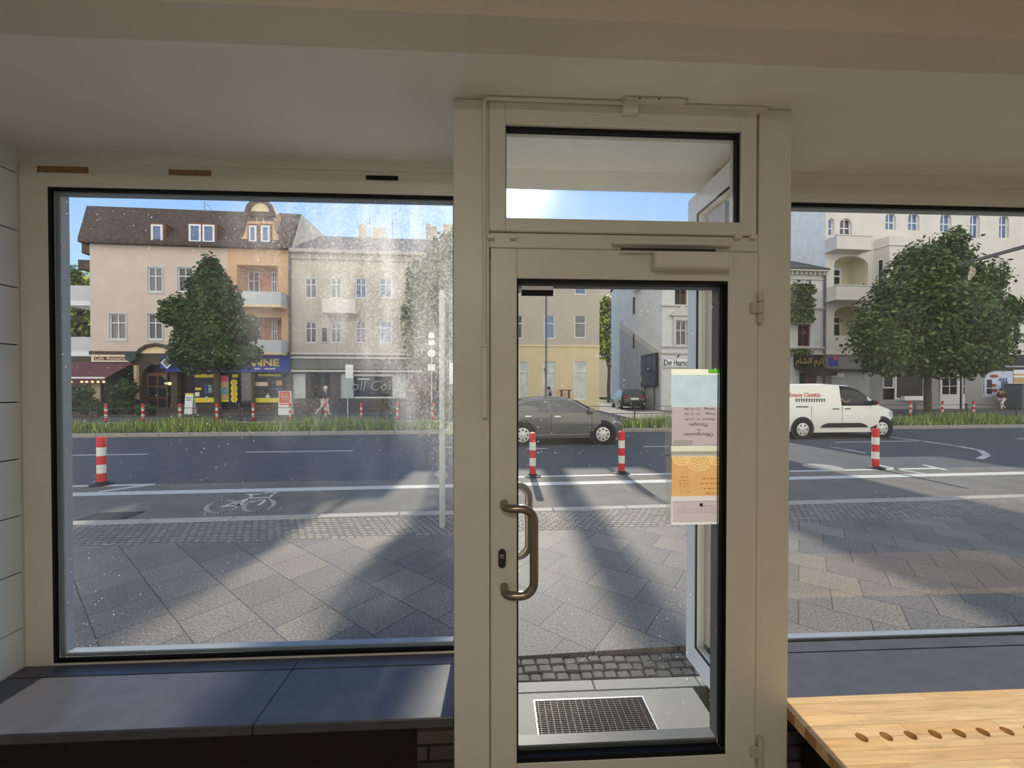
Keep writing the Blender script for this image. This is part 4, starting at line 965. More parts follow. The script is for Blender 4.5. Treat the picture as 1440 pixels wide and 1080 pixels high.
def fwin(root, o, r, v, fm, gm, cols=2, split=0.36, fw=0.06, arch=0.0, depth=0.06, nm='window'):
    """a window with its frame, glazing bars and panes"""
    u0, u1, z0, z1 = r; mb = MB(o); y0, y1 = v+depth, v+depth+0.06
    mb.box(u0, u0+fw, y0, y1, z0, z1).box(u1-fw, u1, y0, y1, z0, z1).box(u0+fw, u1-fw, y0, y1, z0, z0+fw).box(u0+fw, u1-fw, y0, y1, z1-fw, z1)
    zs_ = z1-(z1-z0)*split
    if split: mb.box(u0+fw, u1-fw, y0, y1, zs_-fw*0.45, zs_+fw*0.45)
    for i in range(1, cols):
        uc = u0+(u1-u0)*i/cols; mb.box(uc-fw*0.4, uc+fw*0.4, y0+0.002, y1, z0+fw, z1-fw)
    w_ = mb.build(nm, fm, root)
    MB(o).quad([(u0+0.01, y1-0.01, z0+0.01), (u1-0.01, y1-0.01, z0+0.01), (u1-0.01, y1-0.01, z1-0.01), (u0+0.01, y1-0.01, z1-0.01)]).build('pane', gm, w_)
    return w_
def shell(mb, u0, u1, z0, z1, va, vb, m=0):     # side walls, back and top behind a front wall
    mb.quad([(u0, va, z0), (u0, vb, z0), (u0, vb, z1), (u0, va, z1)], m); mb.quad([(u1, va, z0), (u1, vb, z0), (u1, vb, z1), (u1, va, z1)], m)
    mb.quad([(u0, vb, z0), (u1, vb, z0), (u1, vb, z1), (u0, vb, z1)], m); mb.quad([(u0, va, z1), (u1, va, z1), (u1, vb, z1), (u0, vb, z1)], m)
def panel(root, o, name, r, va, vb, m, **k):
    return MB(o).box(r[0], r[1], va, vb, r[2], r[3]).build(name, m, root, **k)

# ---------------------------------------------------------------- A: peach and orange corner house
A, o = building('corner_house', 'peach and orange corner house with dark mansard roof', 270)
a0 = S(127, 450, VB)[0]; a1 = S(410, 450, VB)[0]; am = S(320, 430, VB)[0]
ze = S(270, 347, VB)[1]; zt = S(270, 295, VB+1.5)[1]; uL = S(122, 295, VB+1.5)[0]; zg = S(200, 497, VB)[1]
pw = [(208, 228, 376, 410), (250, 271, 376, 410), (302, 316, 378, 410), (154, 177, 441, 477), (208, 228, 441, 477), (250, 271, 441, 477)]
wr = [RC(*p, VB) for p in pw]
mb = MB(o).wall(a0, am, zg, ze, VB, wr, 0.14, 0)
mb.build('peach_wall', peach, A)
for i, r in enumerate(wr): fwin(A, o, r, VB, win_w, [pn_c, pn_d, pn_d, pn_c, pn_d, pn_c][i], depth=0.05)
for p in pw:
    mb = MB(o); r = RC(p[0]-2, p[1]+2, p[2]-2, p[3]+3, VB); q = RC(*p, VB)
    for (x0, x1, z0, z1) in ((r[0], q[0], r[2], r[3]), (q[1], r[1], r[2], r[3]), (q[0], q[1], q[3], r[3]), (q[0], q[1], r[2], q[2])): mb.box(x0, x1, VB-0.04, VB, z0, z1)
    mb.build('window_surround', win_g, A)
lg = [RC(333, 391, 373, 428, VB), RC(333, 396, 446, 495, VB)]
MB(o).wall(am, a1, zg, ze, VB, lg, 1.3, 0).build('orange_wall', orange, A)
for i, r in enumerate(lg):
    MB(o).quad([(r[0], VB+1.299, r[2]), (r[1], VB+1.299, r[2]), (r[1], VB+1.299, r[3]), (r[0], VB+1.299, r[3])]).build('loggia_wall', salmon, A, label='salmon back wall of a loggia')
    for (p0, p1) in ((347, 365), (382, 390)):
        ua, ub, zl, zh = RC(p0, p1, 381 if i == 0 else 449, 420 if i == 0 else 492, VB+1.2); ua = max(ua, r[0]+0.02); ub = min(ub, r[1]-0.02); zh = min(zh, r[3]-0.05)
        fwin(A, o, (ua, ub, zl, zh), VB+1.16, win_w, pn_d if p0 > 370 else pn_c, depth=0.05)
    q = RC(322, 396, 410 if i == 0 else 478, 428 if i == 0 else 495, VB-0.8)
    mb = MB(o).box(q[0], q[1], VB-0.85, VB-0.78, q[2], q[3]).box(q[0], q[0]+0.07, VB-0.78, VB, q[2], q[3]).box(q[1]-0.07, q[1], VB-0.78, VB, q[2], q[3]).box(q[0], q[1], VB-0.85, VB+0.02, q[2]-0.16, q[2], 1)
    mb.build('balcony', [parapet_m, cream], A, label='pale grey balcony front')
# body, fire wall and roof
mb = MB(o).prism([(VB+1.45, 0.03), (VB+1.45, ze), (VB+1.7, zt-0.12), (VB+9.5, zt-0.12), (VB+9.5, 0.03)], a0+0.02, a1-0.01, 0, AX)
mb.quad([(a0, VB, 0.03), (a0, VB+1.5, 0.03), (a0, VB+1.5, ze), (a0, VB, ze)]); mb.prism([(VB, 0.03), (VB, ze), (VB+1.5, zt), (VB+9.5, zt), (VB+9.5, 0.03)], a1-0.008, a1, 0, AX)
mb.build('fire_wall', greyr, A)
mb = MB(o); ov = 0.35
mb.add([(a0-ov, VB-0.35, ze), (a1, VB-0.35, ze), (a1, VB+1.5, zt), (uL, VB+1.5, zt), (a0-ov, VB-0.35, ze+0.22), (a1, VB-0.35, ze+0.22), (uL, VB+9.5, zt+0.1), (a1, VB+9.5, zt+0.1)],
       [(4, 5, 2, 3), (0, 1, 5, 4), (3, 2, 7, 6)])
mb.quad([(a0-ov, VB-0.35, ze+0.22), (uL, VB+1.5, zt), (uL, VB+9.5, zt), (a0-ov, VB+9.5, ze+0.22)])
mb.box(a0-ov, a1, VB-0.34, VB+0.02, ze-0.03, ze+0.2); mb.box(a0-ov, a0+0.05, VB-0.34, VB+9.5, ze-0.03, ze+0.2)
mb.build('mansard_roof', roof_m, A)
for (p0, p1, q0, q1, n_) in ((213, 229, 316, 341, 1), (266, 302, 316, 341, 2)):
    r = RC(p0, p1, q0, q1, VB-0.3); MB(o).box(r[0]-0.12, r[1]+0.12, VB-0.27, VB+1.5, r[2]-0.05, r[3]+0.12).build('dormer', brown_fr, A, label='brown roof dormer')
    for i in range(n_):
        w0 = r[0]+(r[1]-r[0])*i/n_+(0.05 if i else 0.0); w1 = r[0]+(r[1]-r[0])*(i+1)/n_-(0.05 if (n_ == 2 and i == 0) else 0)
        fwin(A, o, (w0, w1, r[2], r[3]), VB-0.34, win_w, pn_b, 1, 0, 0.11, depth=0.0)
out = [(333, 346), (335, 339), (342, 333), (346, 322), (348, 312), (347, 300), (350, 290), (357, 283), (365, 281), (373, 283), (380, 290), (383, 299), (384, 312), (387, 325), (392, 336), (397, 341), (398, 346)]
poly = [S(a, b2, VB-0.1) for a, b2 in out]
gb = MB(o).prism(poly, VB-0.12, VB+1.6).build('gable', orange, A, label='curved orange gable above the eaves')
mb = MB(o); pts = [S(a, b2, VB-0.2) for a, b2 in out[5:12]]
mb.tube([(p[0], VB-0.16, p[1]) for p in pts], 0.17, 6); c0 = S(345, 301, VB-0.2); c1 = S(387, 301, VB-0.2); mb.box(c0[0], c1[0], VB-0.30, VB-0.12, c0[1]-0.12, c0[1]+0.16)
for p in (350, 356, 365, 374, 380): u_, z_ = S(p, 306, VB-0.2); mb.box(u_-0.14, u_+0.14, VB-0.18, VB-0.12, z_-0.18, z_+0.15)
mb.build('gable_moulding', roof_m, gb)
MB(o).prism([S(a, b2, VB-0.13) for a, b2 in ((351, 299), (352, 292), (358, 286), (365, 285), (372, 286), (378, 292), (379, 299))], VB-0.135, VB-0.11).build('lunette', cream, gb)
for p0, p1 in ((351, 361.5), (368, 380)):
    r = RC(p0, p1, 318, 341, VB-0.15); mb = MB(o).box(r[0]-0.12, r[1]+0.12, VB-0.15, VB-0.11, r[2]-0.1, r[3]+0.16, 0)
    mb.build('window_surround', brown_fr, gb); fwin(A, o, r, VB-0.24, win_w, pn_b, 1, 0, 0.10, depth=0.0)
for a_, b_ in ((256, 330), (404, 338)):
    u_, z_ = S(328 if a_ == 256 else 400, 333, VB+0.6); mb = MB(o).box(u_-0.2, u_+0.2, VB+0.2, VB+1.0, z_-0.4, z_).prism([(u_-0.32, z_), (u_+0.32, z_), (u_, z_+0.3)], VB+0.1, VB+1.1); mb.build('roof_vent', roof_m, A)
u_, z_ = S(288, 293, VB+3); mb = MB(o).tube([(u_, VB+3, zt-0.1), (u_, VB+3, zt+1.25)], 0.02, 6)
for q in range(4): mb.tube([(u_+0.05+q*0.12, VB+3, zt+1.15-q*0.16), (u_+0.3+q*0.1, VB+3, zt+0.95-q*0.12)], 0.012, 5)
mb.build('antenna', gutter, A)
u_, _ = S(408, 400, VB); MB(o).tube([(a1-0.08, VB-0.08, 0.1), (a1-0.08, VB-0.08, ze)], 0.07, 8).build('downpipe', gutter, A)
# corner balconies on the left flank
for (p0, p1, q0, q1, m_, nm) in ((117, 127, 340, 357, roof_m, 'eave_block'), (112, 127, 366, 379, roof_m, 'eave_block'), (94, 127, 402, 424, parapet_m, 'corner_balcony'), (91, 127, 474, 495, parapet_m, 'corner_balcony')):
    r = RC(p0, p1, q0, q1, VB+0.6); mb = MB(o).box(r[0], a0-0.004, VB+0.5, VB+3.2, r[2], r[3])
    if nm == 'corner_balcony': mb.box(r[0]-0.08, a0-0.004, VB+0.42, VB+3.3, r[2]-0.28, r[2]-0.002, 1)
    mb.build(nm, [m_, win_w], A)
MB(o).box(a0-7, a0-0.01, VB+4.5, VB+8, 0.03, 3.9).build('side_wing', stone_d, A, label='low dark side wing behind the terrace')
# ground floor
ae = RC(200, 240, 512, 575, VB); rw = RC(131, 187, 520, 576, VB); s1 = RC(249, 303, 524, 568, VB); s2 = RC(306, 353, 522, 576, VB); s3 = RC(356, 402, 522, 569, VB)
MB(o).wall(a0, a1, 0.03, zg, VB, [ae, rw, s1, s2, s3], 0.35, 0).build('ground_floor_wall', stone_d, A)
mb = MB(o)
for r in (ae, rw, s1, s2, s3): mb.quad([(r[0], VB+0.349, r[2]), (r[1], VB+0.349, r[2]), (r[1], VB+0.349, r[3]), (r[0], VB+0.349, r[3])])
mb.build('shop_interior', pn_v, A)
MB(o).arch_fill(ae[0], ae[1], ae[3], 0.75, VB+0.001, VB+0.3).build('arch', stone_d, A)
# moulding and cream field above the entrance
c = [(193, 497), (197, 492), (205, 487), (219, 484.5), (232, 487), (240, 491), (246, 497)]
MB(o).prism([S(*p, VB-0.05) for p in c], VB-0.05, VB).build('tympanum', cream, A, label='cream field over the arched doorway')
MB(o).tube([(S(*p, VB-0.1)[0], VB-0.07, S(*p, VB-0.1)[1]) for p in c], 0.13, 6).build('arch_moulding', stone_d, A)
q0 = S(127, 496, VB)[1]; MB(o).box(a0, S(193, 496, VB)[0], VB-0.12, VB-0.001, q0-0.12, q0+0.10).box(S(246, 496, VB)[0], a1, VB-0.12, VB-0.001, q0-0.12, q0+0.10).build('cornice', stone_d, A)
du, dv_, dz0, dz1 = RC(207, 236, 524, 575, VB+0.3); dd = MB(o).box(du, dv_, VB+0.28, VB+0.34, 0.05, dz1).build('house_door', brown_fr, A)
mb = MB(o)
for i in range(2):
    for j in range(3): uu = du+0.12+(dv_-du-0.12)*i/2; zz = 0.3+(dz1-0.4)*j/3; mb.box(uu, uu+(dv_-du)/2-0.16, VB+0.262, VB+0.281, zz, zz+(dz1-0.5)/3-0.08)
mb.build('door_panel', pn_d, dd)
MB(o).box(*RC(190, 194, 514, 560, VB-0.1)[:2], VB-0.2, VB-0.002, 0.03, S(192, 514, VB)[1]).build('pilaster', cream, A)
lamp_w = emis('warm_lamp', (255, 214, 150), 1.2)
for px, py, m_ in ((233.5, 539.5, win_w), (238.5, 539.5, lamp_w)): u_, z_ = S(px, py, VB-0.1); MB(o).ball((u_, VB-0.1, z_), 0.10, 10, 8).build('wall_lamp', m_, A, smooth=True)
# signs on the ground floor
def fsign(name, label, px, v, m, th=0.08, cat='sign'):
    r = RC(*px, v); uc = (r[0]+r[1])/2; t = street(name, label, cat, uc, v, r[2]); oo = (uc, v, r[2])
    MB(oo).box(r[0], r[1], v-th, v, r[2], r[3]).build('board', m, t); return t, oo, r
def ftext(t, oo, body, px, py, v, hpx, m, sx=1.0, **k):
    u_, z_ = S(px, py, v); h = hpx/FPX*v*1.35
    return text('lettering', body, h, m, t, face_m(u_-oo[0], v-oo[1], z_-oo[2]), 'CENTER', 0.01, sx=sx, **k)
sign_cream = mat('cream_sign', (226, 210, 184), 0.6, 0.03); sign_red = mat('dark_red_sign', (112, 40, 40), 0.6, 0.05); sign_blue = mat('blue_sign', (48, 66, 168), 0.5, 0.06, 2); sign_yel = mat('yellow_sign', (238, 216, 60), 0.5, 0.04)
sign_white = mat('white_sign', (236, 236, 232), 0.5, 0.03); sign_black = mat('black_sign', (26, 24, 24), 0.5, 0.06); sign_green = mat('dark_green_sign', (40, 68, 58), 0.5, 0.06); sign_redb = mat('bright_red_sign', (222, 72, 66), 0.5, 0.05)
t, oo, r = fsign('restaurant_sign', 'cream and dark red restaurant sign above the burgundy awning', (130, 184, 499, 509), VB-0.13, sign_cream)
q = RC(132, 182, 501.5, 506.5, VB-0.22); MB(oo).box(q[0], q[1], VB-0.225, VB-0.211, q[2], q[3]).build('red_field', sign_red, t)
ftext(t, oo, 'Café  Restaurant', 157, 504, VB-0.235, 4.2, sign_cream, 1.05)
u_, z_ = S(186.5, 501.5, VB-0.3); t = MB((u_, VB-0.42, z_)).lathe([(0.30, -0.05), (0.33, -0.03), (0.33, 0.03), (0.30, 0.05)], 24, 0, Matrix.Translation((u_, VB-0.42, z_)) @ Matrix.Rotation(R(90), 4, 'X')).box(u_-0.02, u_+0.02, VB-0.40, VB+0.0, z_+0.27, z_+0.31).build('round_sign', sign_green); t.location = W(u_, VB-0.42, z_); t.rotation_euler = (0, 0, PHI); tag(t, 'round dark green sign above the restaurant doorway', 'sign')
t, oo, r = fsign('shop_sign', 'long blue shop sign with yellow letters under the left tree', (235, 407, 501, 523), VB-0.13, sign_blue, 0.12)
ftext(t, oo, 'NNE', 374, 510.5, VB-0.262, 9.5, sign_yel, 1.25, bold=0.02)
mb = MB(oo); pts = [S(a, b2, VB-0.26) for a, b2 in ((347, 511), (355, 509), (352, 506), (362, 510), (354, 516), (356, 512))]; mb.prism(pts, VB-0.27, VB-0.251); mb.build('arrow_mark', sign_white, t)
mb = MB(oo)
for a, b2, py in ((358, 366, 518.5), (372, 386, 518.5), (260, 272, 519), (274, 286, 519)):
    rnd = random.Random(int(a)); x = a
    while x < b2: q = RC(x, x+1.2, py-1.3*rnd.uniform(0.6, 1.1), py+1.1, VB-0.26); mb.box(q[0], q[1], VB-0.262, VB-0.251, q[2], q[3]); x += 1.7
for a, b2, c_, d_ in ((260, 262.5, 506, 510), (266, 269, 513, 515), (275, 277, 512, 516), (279, 281, 512, 515)): q = RC(a, b2, c_, d_, VB-0.26); mb.box(q[0], q[1], VB-0.262, VB-0.251, q[2], q[3])
mb.build('small_lettering', sign_white, t)
for px, body in ((313, 'b'), (327, 'u')): ftext(t, oo, body, px, 512.5, VB-0.262, 5.5, sign_white)
t, oo, r = fsign('diamond_sign', 'blue projecting sign with a pale diamond beside the arched doorway', (228, 241, 502, 518), VB-0.5, sign_blue, 0.12)
mb = MB(oo); cu_, cz_ = (r[0]+r[1])/2+0.1, (r[2]+r[3])/2
for s_, y_ in ((0.36, 0.625), (0.26, 0.63)): mb.prism([(cu_-s_, cz_), (cu_, cz_+s_*1.1), (cu_+s_, cz_), (cu_, cz_-s_*1.1)], VB-y_, VB-0.62, 0 if s_ > 0.3 else 1)
mb.box(r[0]+0.02, r[0]+0.05, VB-0.5, VB+0.0, r[3]-0.1, r[3]-0.05); mb.build('diamond_mark', [sign_white, mat('grey_diamond', (96, 100, 120), 0.5, 0.05)], t)
# shop posters
def poster(name, label, px, v, m, bands, cat='poster'):
    r = RC(*px, v); uc = (r[0]+r[1])/2; t = street(name, label, cat, uc, v, r[2]); oo = (uc, v, r[2])
    MB(oo).box(r[0], r[1], v-0.02, v, r[2], r[3]).build('sheet', m, t)
    for (a, b2, c_, d_, mm, nm) in bands:
        x0 = r[0]+(r[1]-r[0])*a; x1 = r[0]+(r[1]-r[0])*b2; z1 = r[3]-(r[3]-r[2])*c_; z0 = r[3]-(r[3]-r[2])*d_
        MB(oo).box(x0, x1, v-0.03, v-0.0205, z0, z1).build(nm, mm, t)
    return t, oo, r
pblue = mat('poster_blue', (70, 84, 130), 0.6, 0.2, 8); ppink = mat('poster_pink', (206, 98, 124), 0.6, 0.2, 8); ptan = mat('poster_tan', (196, 160, 110), 0.6, 0.2, 8); pteal = mat('poster_teal', (104, 152, 148), 0.6, 0.2, 8)
pdark = mat('poster_dark', (44, 44, 58), 0.6, 0.2, 8)
def diamond(t, oo, px, py, v, s_):
    u_, z_ = S(px, py, v); mb = MB(oo)
    for q, y_, k in ((s_, 0.036, 0), (s_*0.72, 0.04, 1), (s_*0.5, 0.044, 0)): mb.prism([(u_-q, z_), (u_, z_+q), (u_+q, z_), (u_, z_-q)], v-y_, v-0.031, k)
    mb.build('diamond_mark', [sign_white, pdark], t)
SV = VB+0.30
t, oo, r = poster('shop_poster', 'yellow edged dark shop poster left of the tree trunk', (274, 302, 526, 566), SV, pdark, [(0, 0.96, 0.0, 0.12, sign_yel, 'yellow_band'), (0, 1, 0.83, 1.0, sign_yel, 'yellow_band'), (0.03, 0.34, 0.48, 0.56, sign_yel, 'yellow_label'), (0.02, 0.24, 0.64, 0.78, sign_white, 'white_label'), (0.5, 0.64, 0.35, 0.7, pblue, 'blue_figure'), (0.70, 0.86, 0.38, 0.66, pteal, 'teal_figure')])
diamond(t, oo, 291, 559.5, SV, 0.13)
t, oo, r = poster('shop_poster', 'stack of four coloured pictures in the shop window right of the trunk', (308, 322, 528, 565), SV, ptan, [(0, 1, 0.0, 0.24, ppink, 'pink_picture'), (0, 1, 0.47, 0.72, pteal, 'teal_picture'), (0, 1, 0.94, 1, sign_yel, 'yellow_band')])
t, oo, r = poster('shop_poster', 'dark poster with a column of yellow rings', (324, 335, 526, 566), SV, pdark, [(0.3, 1, 0.0, 0.12, sign_yel, 'yellow_label')])
mb = MB(oo); uc = (r[0]+r[1])/2
for q in (0.30, 0.50, 0.69, 0.88):
    zc = r[3]-(r[3]-r[2])*q; mb.lathe([(0.21, 0), (0.21, 0.012), (0.10, 0.012), (0.10, 0.0)], 18, 0, Matrix.Translation((uc, SV-0.021, zc)) @ Matrix.Rotation(R(90), 4, 'X'))
mb.build('yellow_ring', sign_yel, t)
t, oo, r = poster('shop_poster', 'yellow edged shop poster under the yellow letters', (355, 397, 526, 566), SV, pdark, [(0.2, 0.96, 0.0, 0.08, sign_yel, 'yellow_band'), (0, 1, 0.84, 1.0, sign_yel, 'yellow_band'), (0.02, 0.52, 0.28, 0.42, sign_cream, 'cream_roof_shape'), (0.8, 1, 0.22, 0.40, ptan, 'tan_label'), (0.78, 1, 0.48, 0.62, pblue, 'blue_label')])
diamond(t, oo, 377, 557.5, SV, 0.17)
MB(o).box(*RC(340, 354, 524, 575, VB+0.3)[:2], VB+0.27, VB+0.33, 0.05, S(347, 524, VB+0.3)[1]).build('shop_door', pn_d, A)
# awnings
burg = mat('burgundy_awning', (98, 56, 60), 0.9, 0.12, 3); redaw = mat('red_awning', (196, 52, 62), 0.9, 0.08, 3); barw = mat('white_awning_bar', (226, 222, 216), 0.5, 0.03)
def awning(name, label, u0, u1, za, zb, va, vb, m):
    t = street(name, label, 'awning', (u0+u1)/2, VB, zb); oo = ((u0+u1)/2, VB, zb)
    MB(oo).add([(u0, va, za), (u1, va, za), (u1, vb, zb), (u0, vb, zb), (u0, va, za-0.03), (u1, va, za-0.03), (u1, vb, zb-0.03), (u0, vb, zb-0.03)], [(0, 1, 2, 3), (4, 5, 6, 7), (0, 1, 5, 4), (1, 2, 6, 5), (2, 3, 7, 6), (3, 0, 4, 7)]).build('cloth', m, t)
    MB(oo).tube([(u0, vb-0.02, zb), (u1, vb-0.02, zb)], 0.06, 8).build('front_bar', barw, t)
    MB(oo).box(u0, u1, vb-0.03, vb-0.01, zb-0.30, zb-0.06).build('valance', m, t)
    for q in (0.12, 0.88): uu = u0+(u1-u0)*q; MB(oo).tube([(uu, VB-0.05, zb+0.0), (uu, (VB+vb)/2, zb-0.12), (uu, vb, zb-0.02)], 0.025, 6).build('arm', gutter, t)
    return t
zA = S(150, 509, VB-0.1)[1]; zB_ = S(120, 531.5, VB-2.0)[1]
awning('awning', 'burgundy awning over the restaurant terrace', a0-2.4, S(190, 512, VB)[0], zA, zB_, VB-0.05, VB-2.0, burg)
awning('awning', 'bright red awning end at the far left of the terrace', a0-6.0, a0-2.5, zA+0.15, zB_+0.25, VB-0.05, VB-1.9, redaw)
st = street('string_lights', 'string of small bulbs under the burgundy awning', 'lights', S(120, 538, VB-2)[0], VB-2.1, S(120, 538, VB-2)[1]); oo = (S(120, 538, VB-2)[0], VB-2.1, S(120, 538, VB-2)[1]); mb = MB(oo)
pts = [S(p, 537, VB-2.1) for p in (86, 90, 100, 115, 122, 130, 138, 146)]; mb.tube([(p[0], VB-2.1, p[1]+0.05) for p in pts], 0.012, 5); mb.build('cable', sign_black, st)
for p in pts: MB(oo).ball((p[0], VB-2.1, p[1]), 0.06, 8, 6).build('bulb', lamp_w, st, smooth=True)
# terrace: posts, cream panel, hedges
t = street('screen_panel', 'cream panel standing under the burgundy awning', 'panel', *[S(136, 560, VB-1.2)[0], VB-1.2, 0.03]); r = RC(130, 142, 538, 563, VB-1.2); MB((S(136, 560, VB-1.2)[0], VB-1.2, 0.03)).box(r[0], r[1], VB-1.25, VB-1.2, 0.03, r[3]).build('board', cream, t)
def hedge(name, label, cat, px, v, n, size, mats, mi=(0, 0, 1), seed=2, pot=True, rv=0.5):
    u0, u1, z0, z1 = RC(*px, v); uc = (u0+u1)/2; t = street(name, label, cat, uc, v, 0.03); oo = (uc, v, 0.03); mb = MB(oo); k = max(1, int((u1-u0)/0.9)); bl = []
    for i in range(k):
        cx = u0+(u1-u0)*(i+0.5)/k
        for j in range(max(1, int((z1-z0)/0.9))): bl.append((cx, v, z0+(z1-z0)*(j+0.5)/max(1, int((z1-z0)/0.9)), (u1-u0)/k*0.62, rv, (z1-z0)/max(1, int((z1-z0)/0.9))*0.62))
    leaves(mb, bl, n, size, random.Random(seed), mi, 0.4); mb.build('foliage', mats, t)
    if pot: MB(oo).box(u0+0.05, u1-0.05, v-rv*0.6, v+rv*0.6, 0.03, max(0.3, z0+0.15)).build('planter', stone_d, t)
hedge('hedge', 'low dark hedge along the restaurant terrace', 'hedge', (74, 143, 563, 582), VB-3.7, 1800, 0.12, [leaf_d, leaf_m], (0, 0, 0, 1), 2, rv=0.35)
hedge('shrub', 'tall dark shrub beside the burgundy awning', 'shrub', (157, 188, 536, 582), VB-1.2, 2600, 0.14, [leaf_d, leaf_m], (0, 0, 0, 1), 3, rv=0.6)
hedge('shrub', 'loose shrub under the left end of the awning', 'shrub', (86, 126, 545, 566), VB-2.6, 900, 0.12, [leaf_d, leaf_m], (0, 0, 1), 4, rv=0.4)
hedge('hedge', 'low hedge before the brown arched doorway', 'hedge', (194, 214, 568, 582), VB-3.0, 700, 0.12, [leaf_d, leaf_m], (0, 0, 1), 6)
# standing boards
def aboard(name, label, px, v, m, deco):
    u0, u1, z0, z1 = RC(*px, v); uc = (u0+u1)/2; t = street(name, label, 'display board', uc, v, 0.03); oo = (uc, v, 0.03); z0 = 0.03
    mb = MB(oo); lean = 0.12; th = 0.03
    mb.add([(u0, v-0.25, z0), (u1, v-0.25, z0), (u1, v-0.25+lean, z1), (u0, v-0.25+lean, z1), (u0, v-0.25+th, z0), (u1, v-0.25+th, z0), (u1, v-0.25+lean+th, z1), (u0, v-0.25+lean+th, z1)], [(0, 1, 2, 3), (4, 5, 6, 7), (0, 1, 5, 4), (1, 2, 6, 5), (2, 3, 7, 6), (3, 0, 4, 7)])
    mb.build('front_board', m, t)
    MB(oo).add([(u0, v+0.15, z0), (u1, v+0.15, z0), (u1, v-0.25+lean+th, z1), (u0, v-0.25+lean+th, z1), (u0, v+0.18, z0), (u1, v+0.18, z0), (u1, v-0.22+lean+th, z1), (u0, v-0.22+lean+th, z1)], [(0, 1, 2, 3), (4, 5, 6, 7), (0, 1, 5, 4), (1, 2, 6, 5), (2, 3, 7, 6), (3, 0, 4, 7)]).build('rear_board', sign_white, t)
    for (a, b2, c_, d_, mm, nm) in deco:
        x0 = u0+(u1-u0)*a; x1 = u0+(u1-u0)*b2; za = z1-(z1-z0)*c_; zb = z1-(z1-z0)*d_; f = lambda z: v-0.256+lean*(z-z0)/(z1-z0)
        MB(oo).quad([(x0, f(zb), zb), (x1, f(zb), zb), (x1, f(za), za), (x0, f(za), za)]).build(nm, mm, t)
aboard('display_board', 'white display board before the blue shop', (263, 274, 553, 575), VB-1.2, sign_white, [(0, 1, 0, 0.08, sign_yel, 'yellow_band'), (0.1, 0.9, 0.2, 0.24, pblue, 'print_line'), (0.1, 0.8, 0.3, 0.34, pblue, 'print_line')])
aboard('display_board', 'red and white display board beside the grey house', (394, 411, 550, 582), VB-2.6, sign_white, [(0.06, 0.94, 0.02, 0.5, sign_redb, 'red_field'), (0.15, 0.85, 0.12, 0.15, sign_yel, 'print_line'), (0.2, 0.8, 0.22, 0.26, sign_white, 'print_line'), (0.2, 0.7, 0.33, 0.37, sign_yel, 'print_line'), (0.1, 0.9, 0.53, 0.58, sign_redb, 'red_strip')])

# ---------------------------------------------------------------- B: grey house with the nail shop
B, o = building('grey_house', 'plain grey house with dark shop front left of the door post', 520)
b0 = a1+0.01; b1 = S(672, 450, VB)[0]; zg = S(520, 497, VB)[1]; zeB = S(500, 356, VB)[1]; zrB = S(520, 334, VB+5)[1]
pw = [(429, 445, 391, 419), (465, 480, 391, 419), (500, 515, 391, 419), (534, 551, 391, 419), (570, 586, 391, 419), (429, 445, 452, 482), (465, 480, 452, 482), (500, 515, 452, 482), (534, 551, 452, 482), (570, 586, 452, 482)]
wr = [RC(*p, VB) for p in pw]
MB(o).wall(b0, b1, zg, zeB, VB, wr, 0.14).build('grey_wall', greyr, B)
for i, r in enumerate(wr): fwin(B, o, r, VB, win_w, [pn_d, pn_c, pn_b, pn_b, pn_d, pn_c, pn_c, pn_c, pn_b, pn_d][i], 2 if i != 8 else 1, 0.33 if i != 8 else 0.3, depth=0.04)
r = RC(452, 462, 460, 482, VB); fwin(B, o, r, VB-0.08, win_g, pn_d, 1, 0, depth=0.0)
r = RC(453, 500, 418, 437, VB-0.7); MB(o).box(r[0], r[1], VB-0.75, VB-0.68, r[2], r[3]-0.1).box(r[0], r[1], VB-0.75, VB, r[2]-0.14, r[2]).build('balcony', lgrey, B)
mb = MB(o); shell(mb, b0, b1, 0.03, zeB, VB+0.3, VB+10); mb.build('side_wall', greyr, B)
mb = MB(o).add([(b0, VB-0.3, zeB), (b1, VB-0.3, zeB), (b1, VB+5, zrB), (b0, VB+5, zrB), (b1, VB+10, zeB+0.6), (b0, VB+10, zeB+0.6)], [(0, 1, 2, 3), (3, 2, 4, 5), (1, 4, 2), (0, 5, 3), (0, 1, 4, 5)])
mb.build('roof', roof_g, B)
mb = MB(o).box(b0, b1, VB-0.35, VB+0.05, zeB-0.12, zeB+0.1).box(b0, b1, VB-0.12, VB-0.001, zeB-0.5, zeB-0.38); mb.build('eave', mat('pale_eave', (170, 166, 158), 0.7, 0.08), B)
for (p0, p1, q0, q1) in ((507, 516, 319, 340), (525, 543, 324, 340), (600, 606, 318, 340), (607, 615, 322, 340), (624, 640, 319, 340)):
    r = RC(p0, p1, q0, q1, VB+5.2); MB(o).box(r[0], r[1], VB+4.7, VB+5.7, zrB-0.8, r[3]).build('chimney', greyr, B)
r = RC(454, 468, 338, 356, VB+0.9); mb = MB(o).prism([(r[0], r[2]), (r[1], r[2]), (r[1], r[3]-0.3), (r[1]-0.15, r[3]-0.08), ((r[0]+r[1])/2, r[3]), (r[0]+0.15, r[3]-0.08), (r[0], r[3]-0.3)], VB+0.8, VB+3); mb.build('dormer', roof_g, B)
u_, z_ = (r[0]+r[1])/2, (r[2]+r[3])/2; MB(o).box(u_-0.2, u_+0.2, VB+0.79, VB+0.81, z_-0.3, z_+0.3).build('dormer_window', pn_d, B)
mb = MB(o)
for px in (520, 552): u_, _ = S(px, 330, VB+5); mb.tube([(u_, VB+5, zrB-0.1), (u_, VB+5, zrB+1.5)], 0.03, 6).tube([(u_-0.3, VB+5, zrB+1.1), (u_+0.3, VB+5, zrB+1.2)], 0.015, 5)
